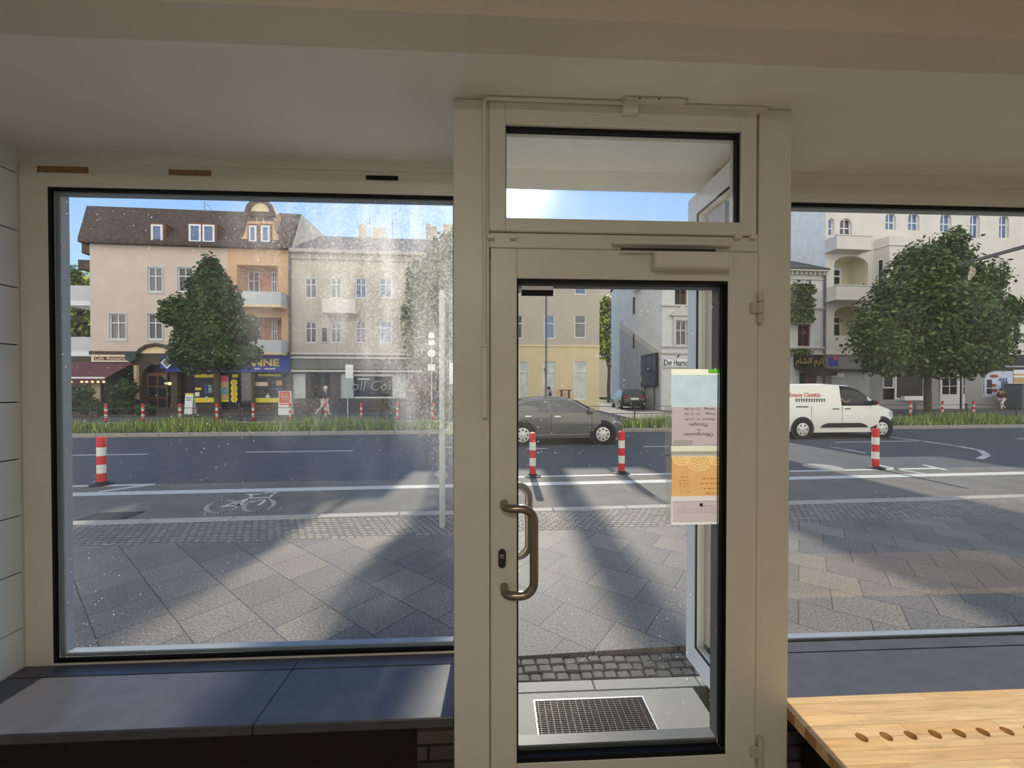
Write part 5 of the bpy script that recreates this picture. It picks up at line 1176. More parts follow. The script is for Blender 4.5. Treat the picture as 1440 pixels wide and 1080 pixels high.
mb.build('antenna', gutter, B)
h1 = RC(411, 464, 524, 560, VB); h2 = RC(478, 571, 524, 560, VB); h0 = RC(590, 640, 524, 575, VB)
MB(o).wall(b0, b1, 0.03, zg, VB, [h1, h2, h0], 0.3).build('shop_front_wall', stone_d, B)
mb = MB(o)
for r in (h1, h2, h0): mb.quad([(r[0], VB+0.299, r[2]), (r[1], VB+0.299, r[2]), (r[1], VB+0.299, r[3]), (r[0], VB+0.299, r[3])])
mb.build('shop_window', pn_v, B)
r = RC(411, 640, 500, 519, VB); MB(o).box(b0, b1, VB-0.06, VB-0.002, r[2], r[3]).build('sign_band', greyband, B)
mb = MB(o)
for py in (498, 503.5, 522): z_ = S(500, py, VB)[1]; mb.box(b0, b1, VB-0.14, VB-0.003, z_-0.06, z_+0.06)
mb.build('string_course', lgrey, B)
white_pn = mat('white_window_panel', (196, 204, 200), 0.6, 0.06)
for p in ((412, 429, 526, 560), (479, 497, 526, 560), (552, 571, 526, 560)): panel(B, o, 'white_panel', RC(*p, VB+0.1), VB+0.12, VB+0.16, white_pn)
for p in ((498, 552, 526, 529), (503, 520, 532, 534), (498, 552, 558, 560)): panel(B, o, 'window_bar', RC(*p, VB+0.1), VB+0.13, VB+0.16, sign_white)
u_, z_ = S(523, 543, VB+0.1); text('window_lettering', 'oll Cor', 0.95, mat('dim_window_lettering', (150, 154, 150), 0.6, 0.05), B, face_m(u_-o[0], VB+0.12-o[1], z_-o[2]), 'CENTER', 0.005, shear=0.2, label='pale handwritten window lettering')

# ---------------------------------------------------------------- C: grey house with ochre ground floor
Cc, o = building('ochre_house', 'grey house with ochre yellow ground floor seen through the door', 780)
c0 = b1+0.01; c1 = S(843, 450, VB)[0]; ct = S(781, 450, VB)[0]; zg = S(780, 487, VB)[1]; zeC = 9.7; zT = 13.2
pw = [(766, 780, 397, 413), (808, 824, 397, 414), (720, 734, 397, 414), (720, 735, 443, 476), (765, 780, 443, 476), (808, 824, 443, 475)]
wr = [RC(*p, VB) for p in pw]; wr[0] = (wr[4][0], wr[4][1], wr[1][2], wr[1][2]+1.7); wr[1] = (*wr[1][:3], wr[1][2]+1.7); wr[2] = (*wr[2][:3], wr[2][2]+1.7)
MB(o).wall(c0, c1, zg, zeC, VB, wr, 0.14).build('grey_wall', greyr, Cc)
for i, r in enumerate(wr): fwin(Cc, o, r, VB, win_w, [pn_b, pn_b, pn_d, pn_d, pn_b, pn_c][i], 1, 0.36, depth=0.04)
hh = [RC(730, 743, 508, 562, VB), RC(763, 781, 508, 562, VB), RC(807, 825, 508, 562, VB)]
MB(o).wall(c0, c1, 0.03, zg, VB-0.02, hh, 0.16).build('ochre_wall', ochre, Cc)
for r in hh: fwin(Cc, o, r, VB, win_w, mat('whitish_pane', (190, 196, 188), 0.15, 0.2, 2, spec=0.6), 1, 0.28, 0.05, depth=0.02)
z_ = S(780, 486.5, VB)[1]; MB(o).box(c0, c1, VB-0.08, VB-0.001, z_-0.05, z_+0.05).build('string_course', cream, Cc)
panel(Cc, o, 'house_number', RC(838.5, 841.5, 499, 502.5, VB-0.03), VB-0.05, VB-0.021, sign_white)
mb = MB(o); shell(mb, c0, c1, 0.03, zeC, VB+0.3, VB+10); mb.box(ct, c1, VB, VB+10, zeC, zT); mb.build('side_wall', greyr, Cc)
MB(o).add([(ct-0.1, VB-0.2, zT), (c1+0.1, VB-0.2, zT), (c1+0.1, VB+5, zT+0.6), (ct-0.1, VB+5, zT+0.6), (c1+0.1, VB+10, zT), (ct-0.1, VB+10, zT)], [(0, 1, 2, 3), (3, 2, 4, 5), (1, 4, 2), (0, 5, 3), (0, 1, 4, 5)]).build('tower_roof', roof_g, Cc)
MB(o).box(2.82, 3.26, VB+1.6, VB+2.3, zeC, 13.9).build('chimney', greyr, Cc)
zrC = 10.6
MB(o).add([(c0, VB-0.3, zeC), (ct, VB-0.3, zeC), (ct, VB+4, zrC), (c0, VB+4, zrC), (ct, VB+10, zeC+0.4), (c0, VB+10, zeC+0.4)], [(0, 1, 2, 3), (3, 2, 4, 5), (1, 4, 2), (0, 5, 3), (0, 1, 4, 5)]).build('roof', roof_g, Cc)

# ---------------------------------------------------------------- D: white house with a rough fire wall and the sign
fire_w = paint('white_fire_wall', (236, 234, 230), var=0.08, scale=2.5)
Dh, o = building('white_house', 'white ornate low house with rough fire wall on the side street', 950)
d0 = S(931, 470, VB)[0]; d1 = S(1160, 430, VB)[0]; zeD = S(1140, 381, VB)[1]; vD = VB+10.5
pw = [(949, 966, 392, 429), (950, 966, 451, 486), (1120, 1141, 399, 445), (1122, 1140, 456, 487)]+[(a, a+19, c, d) for a in (990, 1026, 1058, 1090) for c, d in ((398, 440), (453, 487))]
wr = [RC(*p, VB) for p in pw]; door_r = RC(1124, 1150, 524, 578, VB); dr2 = RC(944, 968, 524, 572, VB)
MB(o).wall(d0, d1, 0.03, zeD, VB, wr+[door_r, dr2], 0.22).build('white_wall', whiter, Dh)
for i, r in enumerate(wr): fwin(Dh, o, r, VB, [brown_fr, win_g, brown_fr, mat('red_brown_frame', (122, 52, 50), 0.6, 0.1)][i] if i < 4 else win_g, pn_v if i != 1 else pn_d, 2, 0.38, 0.09, depth=0.1)
mb = MB(o)                          # string courses, window crown, dentils
for py in (431, 488, 497): z_ = S(1000, py, VB)[1]; mb.box(d0-0.1, d1, VB-0.14, VB-0.001, z_-0.05, z_+0.06)
r = wr[1]; uc = (r[0]+r[1])/2; hw = (r[1]-r[0])/2
mb.box(r[0]-0.22, r[0], VB-0.10, VB-0.001, r[2], r[3]).box(r[1], r[1]+0.22, VB-0.10, VB-0.001, r[2], r[3]).box(r[0]-0.22, r[1]+0.22, VB-0.12, VB-0.001, r[3], r[3]+0.32)
mb.prism([(uc-hw-0.45, r[3]+0.32), (uc+hw+0.45, r[3]+0.32), (uc+hw+0.45, r[3]+0.42), (uc, r[3]+1.05), (uc-hw-0.45, r[3]+0.42)], VB-0.22, VB-0.002)
mb.box(d0-0.15, d1-0.01, VB-0.42, VB-0.001, zeD-0.12, zeD+0.08)
k = d0
while k < d1-0.2: mb.box(k, k+0.16, VB-0.25, VB-0.003, zeD-0.34, zeD-0.121); k += 0.36
z_ = S(1140, 393, VB)[1]; mb.box(d0, d1, VB-0.08, VB-0.001, z_-0.04, z_+0.04)
mb.build('stucco_moulding', mat('stucco', (196, 192, 184), 0.85, 0.08), Dh)
zr = 12.9; s0 = S(871, 412, vD)[1]
mb = MB(o).prism([(VB+0.002, 0.03), (VB+0.002, zeD), (VB+5, zr), (vD, s0), (vD, 0.03)], d0-0.002, d0, 0, AX); mb.box(d0, d1, vD-0.1, vD, 0.03, s0); mb.quad([(d1, VB+.25, 0.03), (d1, vD, 0.03), (d1, vD, zeD), (d1, VB+.25, zeD)]); mb.quad([(d0, VB+0.4, 6.5), (d1, VB+0.4, 6.5), (d1, vD, 6.5), (d0, vD, 6.5)])
mb.build('fire_wall', fire_w, Dh, label='rough white fire wall along the side street')
MB(o).add([(d0-0.1, VB-0.45, zeD+0.08), (d1, VB-0.45, zeD+0.08), (d1, VB+5, zr+0.1), (d0-0.1, VB+5, zr+0.1), (d0-0.1, vD+0.2, s0+0.1), (d1, vD+0.2, s0+0.1), (d0-0.1, VB-0.45, zeD-0.02), (d1, VB-0.45, zeD-0.02)], [(0, 1, 2, 3), (3, 2, 5, 4), (0, 1, 7, 6)]).build('roof', slate, Dh)
# the scar of an older roof across the fire wall, and the darker render under it
def onwall(px, py):                  # point of the fire wall plane u = d0
    dd = ray(px, py); du, dv = dd.x*CF+dd.y*SF, -dd.x*SF+dd.y*CF; k_ = d0/du
    return dv*k_, CAM_H+dd.z*k_
p1, p2 = onwall(872, 452), onwall(929, 494); q1, q2 = onwall(872, 462), onwall(929, 503)
MB(o).prism([p1, p2, q2, q1], d0-0.05, d0-0.003, 0, AX).build('roof_scar', lgrey, Dh)
MB(o).prism([q1, q2, (q2[0], 0.05), (q1[0], 0.05)], d0-0.04, d0-0.003, 0, AX).build('lower_render', paint('grey_cement_render', (186, 187, 188), var=0.12, scale=2), Dh)
for px, py, hh_ in ((892, 430, 0.7), (892, 480, 0.6)): vv, z_ = onwall(px, py); MB(o).box(d0-0.07, d0-0.001, vv-0.15, vv+0.15, z_-hh_, z_+hh_).build('slit_window', stone_d, Dh)
vv, z_ = onwall(898, 404); MB(o).box(d0-0.3, d0-0.003, vv-0.5, vv+0.5, z_-0.3, z_+0.3).build('wall_box', lgrey, Dh)
MB(o).box(door_r[0]+0.05, door_r[1]-0.05, VB+0.15, VB+0.2, 0.04, door_r[3]-0.05).box(door_r[0]+0.55, door_r[1]-0.1, VB+0.13, VB+0.149, 0.3, door_r[3]-0.3, 1).build('shop_door', [sign_black, brown_fr], Dh)
MB(o).quad([(dr2[0], VB+0.2, dr2[2]), (dr2[1], VB+0.2, dr2[2]), (dr2[1], VB+0.2, dr2[3]), (dr2[0], VB+0.2, dr2[3])]).build('shop_window', pn_c, Dh)
MB(o).tube([(d1-0.1, VB-0.1, 0.1), (d1-0.1, VB-0.1, zeD)], 0.08, 8).build('downpipe', gutter, Dh)
t, oo, r = fsign('hairdresser_sign', 'white sign with dark letters on the ornate white house', (932, 985, 503, 517), VB-0.02, sign_white)
u_, z_ = S(934, 510.3, VB-0.12); text('lettering', 'Der Haarsc', 0.62, mat('dark_blue_lettering', (36, 44, 58), 0.6, 0.05), t, face_m(u_-oo[0], VB-0.105-oo[1], z_-oo[2]), 'LEFT', 0.01, bold=0.008, sx=0.60)
MB(oo).frame(r[0]+0.04, r[1]-0.04, r[2]+0.04, r[3]-0.04, 0.03, 0.03, 0.03, VB-0.11, VB-0.101).build('border', pblue, t)
u_, z_ = S(953, 502, VB-0.1); MB(oo).tube([(u_, VB-0.3, z_+0.1), (u_, VB-0.1, z_+0.02)], 0.05, 8).build('spot_lamp', sign_black, t)
t, oo, r = fsign('restaurant_sign', 'black sign with golden Arabic letters over the small shop', (1116, 1158, 499, 516), VB-0.02, sign_black)
gold = mat('golden_letters', (214, 176, 92), 0.4, 0.05)
u_, z_ = S(1139, 507.5, VB-0.12); arab = '\uFEE1\uFE8E\uFEB8\uFEDF\uFE8D \uFEE1\uFEAE\uFEDB'
ar = text('lettering', arab, 0.62, gold, t, face_m(u_-oo[0], VB-0.105-oo[1], z_-oo[2]), 'CENTER', 0.01)
t = street('awning', 'small dark awning above the door of the small shop', 'awning', S(1140, 520, VB)[0], VB, S(1140, 520, VB)[1]); oo = (S(1140, 520, VB)[0], VB, S(1140, 520, VB)[1]); ua, ub, zl, zh = RC(1116, 1160, 516, 524, VB)
MB(oo).prism([(VB-0.02, zh), (VB-1.0, zl), (VB-1.0, zl-0.25), (VB-0.95, zl-0.25), (VB-0.95, zl-0.02), (VB-0.02, zh-0.06)], ua, ub, 0, AX).build('cloth', sign_black, t)
hedge('climbing_plant', 'green climbing plant around the upper window of the white house', 'plant', (1112, 1146, 396, 455), VB-0.5, 1100, 0.13, [leaf_m, leaf_b, leaf_d], (0, 1, 2), 9, False, 0.25)
hedge('climbing_plant', 'green plant hanging above the golden Arabic sign', 'plant', (1112, 1140, 490, 499), VB-0.6, 300, 0.11, [leaf_m, leaf_b, leaf_d], (0, 1, 2), 10, False, 0.25)
t, oo, r = None, None, None
# poster board on the fire wall
p = [onwall(905, 500), onwall(927, 496), onwall(927, 545), onwall(905, 543)]
va_, vb_ = p[1][0], p[0][0]; zl = (p[2][1]+p[3][1])/2; zh = (p[0][1]+p[1][1])/2
t = street('advertising_board', 'dark blue advertising board on the rough white fire wall', 'advertising board', d0-0.1, (va_+vb_)/2, zl); oo = (d0-0.1, (va_+vb_)/2, zl)
MB(oo).box(d0-0.22, d0-0.05, va_, vb_, zl, zh).build('frame', sign_black, t); MB(oo).box(d0-0.235, d0-0.221, va_+0.12, vb_-0.12, zl+0.12, zh-0.12).build('poster', mat('blue_brown_poster', (44, 66, 116), 0.6, 0.5, 1.1, col2=(112, 108, 116)), t)
for vv in (va_+0.5, vb_-0.5): MB(oo).box(d0-0.16, d0-0.10, vv-0.05, vv+0.05, 0.03, zl).build('leg', gutter, t)

# ---------------------------------------------------------------- E: tall house with arched windows and loggias
E, o = building('tall_house', 'tall pale grey house with arched windows and loggias at right', 1290)
e0 = d1+0.02; e1 = e0+34.0; ZE = 20.5; zg = S(1300, 499, VB)[1]
def arched(px): return RC(*px, VB)
aw = [(1165, 1173, 307, 331), (1181, 1198, 307, 331), (1245, 1260, 299, 323), (1277, 1293, 299, 324), (1322, 1338, 300, 326), (1364, 1378, 301, 335), (1405, 1419, 302, 335)]
ar_ = [RC(*p, VB) for p in aw]
sq = [(1405, 1418, 367, 403), (1402, 1416, 449, 472), (1372, 1386, 370, 403)]
sr = [RC(*p, VB) for p in sq]
lo_ = [RC(1173, 1221, 360, 402, VB), RC(1173, 1221, 430, 472, VB)]
sh = [RC(1242, 1301, 521, 562, VB), RC(1382, 1462, 514, 558, VB), RC(1321, 1356, 513, 566, VB), RC(1300.5, 1320, 530, 545, VB)][:3]
MB(o).wall(e0, e1, zg, ZE, VB, ar_+sr+lo_, 0.22).build('grey_wall', lgrey, E)
mb = MB(o)
for r in ar_: mb.arch_fill(r[0], r[1], r[3], min(0.45, (r[1]-r[0])*0.5), VB+0.001, VB+0.14)
for r in lo_: mb.arch_fill(r[0], r[1], r[3], 0.7, VB+0.001, VB+0.20)
mb.build('arch', lgrey, E)
for i, r in enumerate(ar_): fwin(E, o, r, VB, win_w, pn_d if i == 1 else pn_b, 1 if i == 0 else 2, 0.55 if i < 5 else 0.4, 0.08, depth=0.145)
for r in sr: fwin(E, o, r, VB, win_w, pn_d, 2, 0.36, 0.08, depth=0.1)
for i, r in enumerate(lo_):
    mb = MB(o); mb.quad([(r[0], VB+1.5, r[2]), (r[1], VB+1.5, r[2]), (r[1], VB+1.5, r[3]), (r[0], VB+1.5, r[3])]); mb.quad([(r[0], VB+0.2, r[2]), (r[0], VB+1.5, r[2]), (r[0], VB+1.5, r[3]), (r[0], VB+0.2, r[3])]); mb.quad([(r[1], VB+0.2, r[2]), (r[1], VB+1.5, r[2]), (r[1], VB+1.5, r[3]), (r[1], VB+0.2, r[3])])
    mb.quad([(r[0], VB+0.2, r[2]), (r[1], VB+0.2, r[2]), (r[1], VB+1.5, r[2]), (r[0], VB+1.5, r[2])]); mb.quad([(r[0], VB+0.2, r[3]), (r[1], VB+0.2, r[3]), (r[1], VB+1.5, r[3]), (r[0], VB+1.5, r[3])])
    mb.build('loggia_wall', paint('cream_loggia', (214, 206, 180)), E)
    w_ = r[1]-r[0]; fwin(E, o, (r[0]+0.1*w_, r[0]+0.42*w_, r[2]+0.02, r[3]-0.55), VB+1.4, win_w, pn_v, 1, 0.35, 0.12, depth=0.0); fwin(E, o, (r[0]+0.46*w_, r[0]+0.72*w_, r[2]+0.02, r[3]-0.5), VB+1.4, win_w, pn_v, 1, 0.35, 0.12, depth=0.0)
for (p0, p1, q0, q1) in ((1176, 1225, 332, 349), (1175, 1224, 402, 420)):
    r = RC(p0, p1, q0, q1, VB-0.9); mb = MB(o).box(r[0], r[1], VB-0.95, VB-0.85, r[2], r[3]).box(r[0], r[0]+0.1, VB-0.85, VB-0.001, r[2], r[3]).box(r[1]-0.1, r[1], VB-0.85, VB-0.001, r[2], r[3]).box(r[0]-0.05, r[1]+0.05, VB-1.0, VB-0.001, r[2]-0.12, r[2]).box(r[0]-0.05, r[1]+0.05, VB-1.0, VB-0.82, r[3], r[3]+0.07)
    mb.build('balcony', lgrey, E)
rr = RC(1190, 1228, 401, 408, VB-0.5); mb = MB(o); leaves(mb, [((rr[0]+rr[1])/2+0.4*q-0.3, VB-0.55, rr[2]+0.15, 0.3, 0.25, 0.28) for q in range(-2, 5)], 300, 0.09, random.Random(5), (0, 1)); mb.build('balcony_flowers', [leaf_d, pblue], E, kind='stuff')
bx = RC(1250, 1300, 345, 497, VB-0.9); bs = RC(1233, 1250, 345, 497, VB-0.2)
bay = MB(o).prismz([(bs[0], VB-0.001), (bx[0], VB-0.9), (bx[1], VB-0.9), (bx[1]+0.8, VB-0.001)], zg+0.3, S(1260, 345, VB-0.9)[1]).build('bay', lgrey, E)
zb = S(1260, 345, VB-0.9)[1]; zb2 = S(1260, 326, VB-0.9)[1]
MB(o).prismz([(bs[0], VB-0.002), (bx[0], VB-0.9), (bx[1], VB-0.9), (bx[1]+0.8, VB-0.002)], zb+0.06, zb2-0.3).prismz([(bs[0]-0.08, VB-0.003), (bx[0]-0.06, VB-0.98), (bx[1]+0.06, VB-0.98), (bx[1]+0.88, VB-0.003)], zb-0.02, zb+0.055).build('bay_parapet', lgrey, bay)
r = RC(1258, 1267, 362, 398, VB-0.96); fwin(E, o, r, VB-0.97, win_w, pn_d, 1, 0.35, 0.09, depth=0.0); 
ca, cb = (bs[0], VB), (bx[0], VB-0.9); f = lambda q, z_: (ca[0]+(cb[0]-ca[0])*q-0.03, ca[1]+(cb[1]-ca[1])*q-0.03, z_)
z0, z1 = S(1240, 402, VB-.4)[1], S(1240, 364, VB-.4)[1]
wb = MB(o).quad([f(0.25, z0), f(0.6, z0), f(0.6, z1), f(0.25, z1)]).build('window', win_w, E); MB(o).quad([(*[c-0.01 for c in f(0.30, 0)[:2]], z0+0.1), (*[c-0.01 for c in f(0.55, 0)[:2]], z0+0.1), (*[c-0.01 for c in f(0.55, 0)[:2]], z1-0.1), (*[c-0.01 for c in f(0.30, 0)[:2]], z1-0.1)]).build('pane', pn_d, wb)
mb = MB(o); shell(mb, e0, e1, 0.03, ZE, VB+1.6, VB+13); mb.quad([(e0, VB, 0.03), (e0, VB+1.6, 0.03), (e0, VB+1.6, ZE), (e0, VB, ZE)]); mb.quad([(e0, VB, ZE), (e1, VB, ZE), (e1, VB+1.6, ZE), (e0, VB+1.6, ZE)])
mb.build('side_wall', fire_w, E)
MB(o).wall(e0, e1, 0.03, zg, VB, sh, 0.3).build('ground_floor_wall', egrey, E)
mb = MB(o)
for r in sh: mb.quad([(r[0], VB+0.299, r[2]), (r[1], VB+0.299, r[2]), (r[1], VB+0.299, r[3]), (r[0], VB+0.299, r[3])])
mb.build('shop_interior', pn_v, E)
z_ = zg; MB(o).box(e0, e1, VB-0.12, VB-0.001, z_-0.06, z_+0.08).build('string_course', lgrey, E)
panel(E, o, 'roller_shutter', RC(1168, 1222, 523, 570, VB), VB-0.05, VB-0.002, paint('grey_shutter', (176, 178, 178))); panel(E, o, 'shutter_box', RC(1167, 1224, 519, 523, VB), VB-0.25, VB-0.002, sign_black); panel(E, o, 'shutter_label', RC(1172, 1186, 525, 530, VB), VB-0.06, VB-0.051, sign_white)
fwin(E, o, RC(1242, 1258, 521, 546, VB), VB, win_w, pn_v, 1, 0, 0.1, depth=0.02); fwin(E, o, RC(1259, 1301, 521, 562, VB), VB, win_w, pn_v, 1, 0, 0.14, depth=0.02)
u_, z_ = S(1282, 525.5, VB); MB(o).ball((u_, VB+0.05, z_), (0.25, 0.02, 0.08), 10, 6).build('window_lamp', lamp_w, E)
panel(E, o, 'window_sill', RC(1270, 1302, 557, 563, VB-0.2), VB-0.3, VB-0.002, sign_white)
# double doors standing half open
r = sh[2]
for sg, hu in ((1, r[0]+0.02), (-1, r[1]-0.02)):
    M = Matrix.Translation((hu, VB-0.02, 0)) @ Matrix.Rotation(R(-38 if sg > 0 else 30), 4, 'Z'); lw_ = (r[1]-r[0])/2-0.04; zt_ = r[3]-0.15
    mb = MB(o); mb.box(0 if sg > 0 else -lw_, lw_ if sg > 0 else 0, -0.03, 0.03, 0.05, zt_, 0, M); lf = mb.build('door_leaf', mat('white_door_paint', (226, 226, 216), 0.5, 0.03), E)
    mb = MB(o)
    for i in range(3 if sg < 0 else 2):
        for j in range(3): n_ = 3 if sg < 0 else 2; x0 = lw_*(0.12+0.78*i/n_); x1 = lw_*(0.12+0.78*(i+1)/n_)-0.05; za = 1.15+(zt_-1.35)*j/3; mb.box(sg*x0, sg*x1, -0.04, -0.031, za, za+(zt_-1.35)/3-0.05, 0, M)
    mb.build('pane', pn_v, lf)
fw2 = fwin(E, o, RC(1382, 1462, 514, 558, VB), VB, win_w, pn_v, 1, 0.2, 0.12, depth=0.02, nm='shop_window')
t, oo, r = poster('shop_poster', 'pale blue shop window poster with food pictures', (1384, 1424, 522, 556), VB-0.03, mat('pale_blue_poster', (196, 204, 222), 0.6, 0.06, 2), [(0.08, 0.26, 0.35, 0.68, pdark, 'dark_picture'), (0.08, 0.26, 0.72, 0.94, sign_black, 'dark_picture'), (0.58, 0.82, 0.42, 0.75, pblue, 'grey_picture')])
mb = MB(oo); mb2 = MB(oo)
for px, py, rx, rz in ((1398, 529, 0.42, 0.13), (1397, 542, 0.30, 0.12), (1398, 549, 0.34, 0.13)): u_, z_ = S(px, py, VB-0.06); mb.ball((u_, VB-0.052, z_), (rx, 0.008, rz), 16, 6)
mb.build('food_picture', mat('food_red_brown', (150, 70, 58), 0.6, 0.3, 6), t)
mbx = MB(oo)
for i in range(9): q = RC(1404+i*1.4, 1405+i*1.4, 533-1.2*(i % 3), 536, VB-0.05); mbx.box(q[0], q[1], VB-0.056, VB-0.051, q[2], q[3])
mbx.build('script_line', pblue, t)
t, oo, r = poster('shop_poster', 'pale poster with a tan bowl at the right edge of the view', (1425, 1462, 520, 556), VB-0.03, sign_white, [(0.0, 1, 0.16, 0.22, ptan, 'tan_line'), (0.0, 1, 0.3, 0.52, ptan, 'tan_picture')])
t, oo, r = fsign('shop_sign', 'long black shop sign with a small orange mark', (1376, 1470, 499, 513), VB-0.02, sign_black, 0.3)
mb = MB(oo); pts = [S(a, b2, VB-0.33) for a, b2 in ((1382, 502), (1394, 502), (1394, 506), (1390, 506), (1390, 510), (1387, 510), (1387, 506), (1382, 505))]; mb.prism(pts, VB-0.335, VB-0.321); mb.build('orange_mark', mat('orange_sign', (206, 150, 52), 0.5, 0.05), t)
bt = street('litter_bin', 'dark grey steel box bin before the shop at right', 'bin', S(1434, 570, VB-1.2)[0], VB-1.2, 0.03); r = RC(1424, 1446, 541, 566, VB-1.2); oo = (S(1434, 570, VB-1.2)[0], VB-1.2, 0.03)
bm_ = mat('dark_grey_steel', (84, 92, 98), 0.5, 0.08); MB(oo).bbox(r[0], r[1], VB-1.7, VB-0.7, 0.06, r[3], 0.03).build('body', bm_, bt); MB(oo).bbox(r[0]-0.03, r[1]+0.03, VB-1.73, VB-0.67, r[3]+0.001, r[3]+0.08, 0.03).build('lid', bm_, bt); MB(oo).box(r[0]+0.8, r[0]+0.9, VB-1.712, VB-1.701, 0.3, 0.9).build('label', sign_white, bt)
for uu in (r[0]+0.1, r[1]-0.2): MB(oo).box(uu, uu+0.1, VB-1.6, VB-0.8, 0.03, 0.06).build('foot', sign_black, bt)
t, oo, r = fsign('projecting_sign', 'small blue and red sign on the grey wall left of the right street tree', (1165, 1177, 503, 515), VB-0.4, sign_blue, 0.1)
q = RC(1172, 1178, 500, 506, VB-0.5); MB(oo).box(q[0], q[1], VB-0.52, VB-0.501, q[2], q[3]).build('red_mark', sign_redb, t); MB(oo).box(r[0]+0.3, r[0]+0.36, VB-0.41, VB-0.0, r[2]+0.2, r[2]+0.26).build('bracket', gutter, t)
MB(o).tube([(S(1305, 560, VB)[0], VB-0.06, 0.1), (S(1305, 560, VB)[0], VB-0.06, zg)], 0.06, 8).build('downpipe', gutter, E)
# house at the end of the side street
F, o = building('far_house', 'small grey house at the far end of the side street', 860, 70)
r = RC(838, 890, 399, 560, 70); MB(o).box(r[0], r[1], 70, 80, 0.03, r[3]).build('grey_wall', greyr, F)
MB(o).add([(r[0], 69.6, r[3]), (r[1], 69.6, r[3]), (r[1], 74, r[3]+2.2), (r[0], 74, r[3]+2.2), (r[0], 80, r[3]), (r[1], 80, r[3])], [(0, 1, 2, 3), (3, 2, 5, 4), (0, 3, 4), (1, 5, 2)]).build('roof', roof_g, F)

# ================================================================== VEHICLES
car_dark = mat('dark_grey_car_paint', (108, 109, 106), 0.16, 0.05, 1, metal=0.3, spec=0.7); car_white = mat('white_van_paint', (240, 238, 226), 0.3, 0.02, 1, spec=0.5); car_black = mat('black_car_paint', (34, 36, 38), 0.15, 0.05, 1, spec=0.7)
plastic = mat('black_plastic', (30, 30, 32), 0.6, 0.1); tyre_m = mat('tyre_rubber', (26, 26, 27), 0.85, 0.1); rim_m = mat('silver_hub_cap', (214, 212, 204), 0.35, 0.04, metal=0.2); lamp_glass = mat('clear_headlamp', (214, 218, 220), 0.1, 0.1, 8, spec=0.8); tail_m = mat('red_tail_lamp', (150, 24, 28), 0.3, 0.1)
win_car = mat('dark_car_glass', (62, 68, 68), 0.06, 0.3, 1.5, spec=0.9); chrome = mat('chrome_strip', (200, 200, 196), 0.25, 0.04, metal=0.8)
def interp(tab, x):
    for (a, b2) in zip(tab[:-1], tab[1:]):
        if a[0] <= x <= b2[0]: return a[1]+(b2[1]-a[1])*(x-a[0])/max(1e-9, b2[0]-a[0])
    return tab[0][1] if x < tab[0][0] else tab[-1][1]
def inpoly(x, z, poly):
    c = False
    for (a, b2) in zip(poly, poly[1:]+poly[:1]):
        if (a[1] > z) != (b2[1] > z) and x < (b2[0]-a[0])*(z-a[1])/(b2[1]-a[1])+a[0]: c = not c
    return c
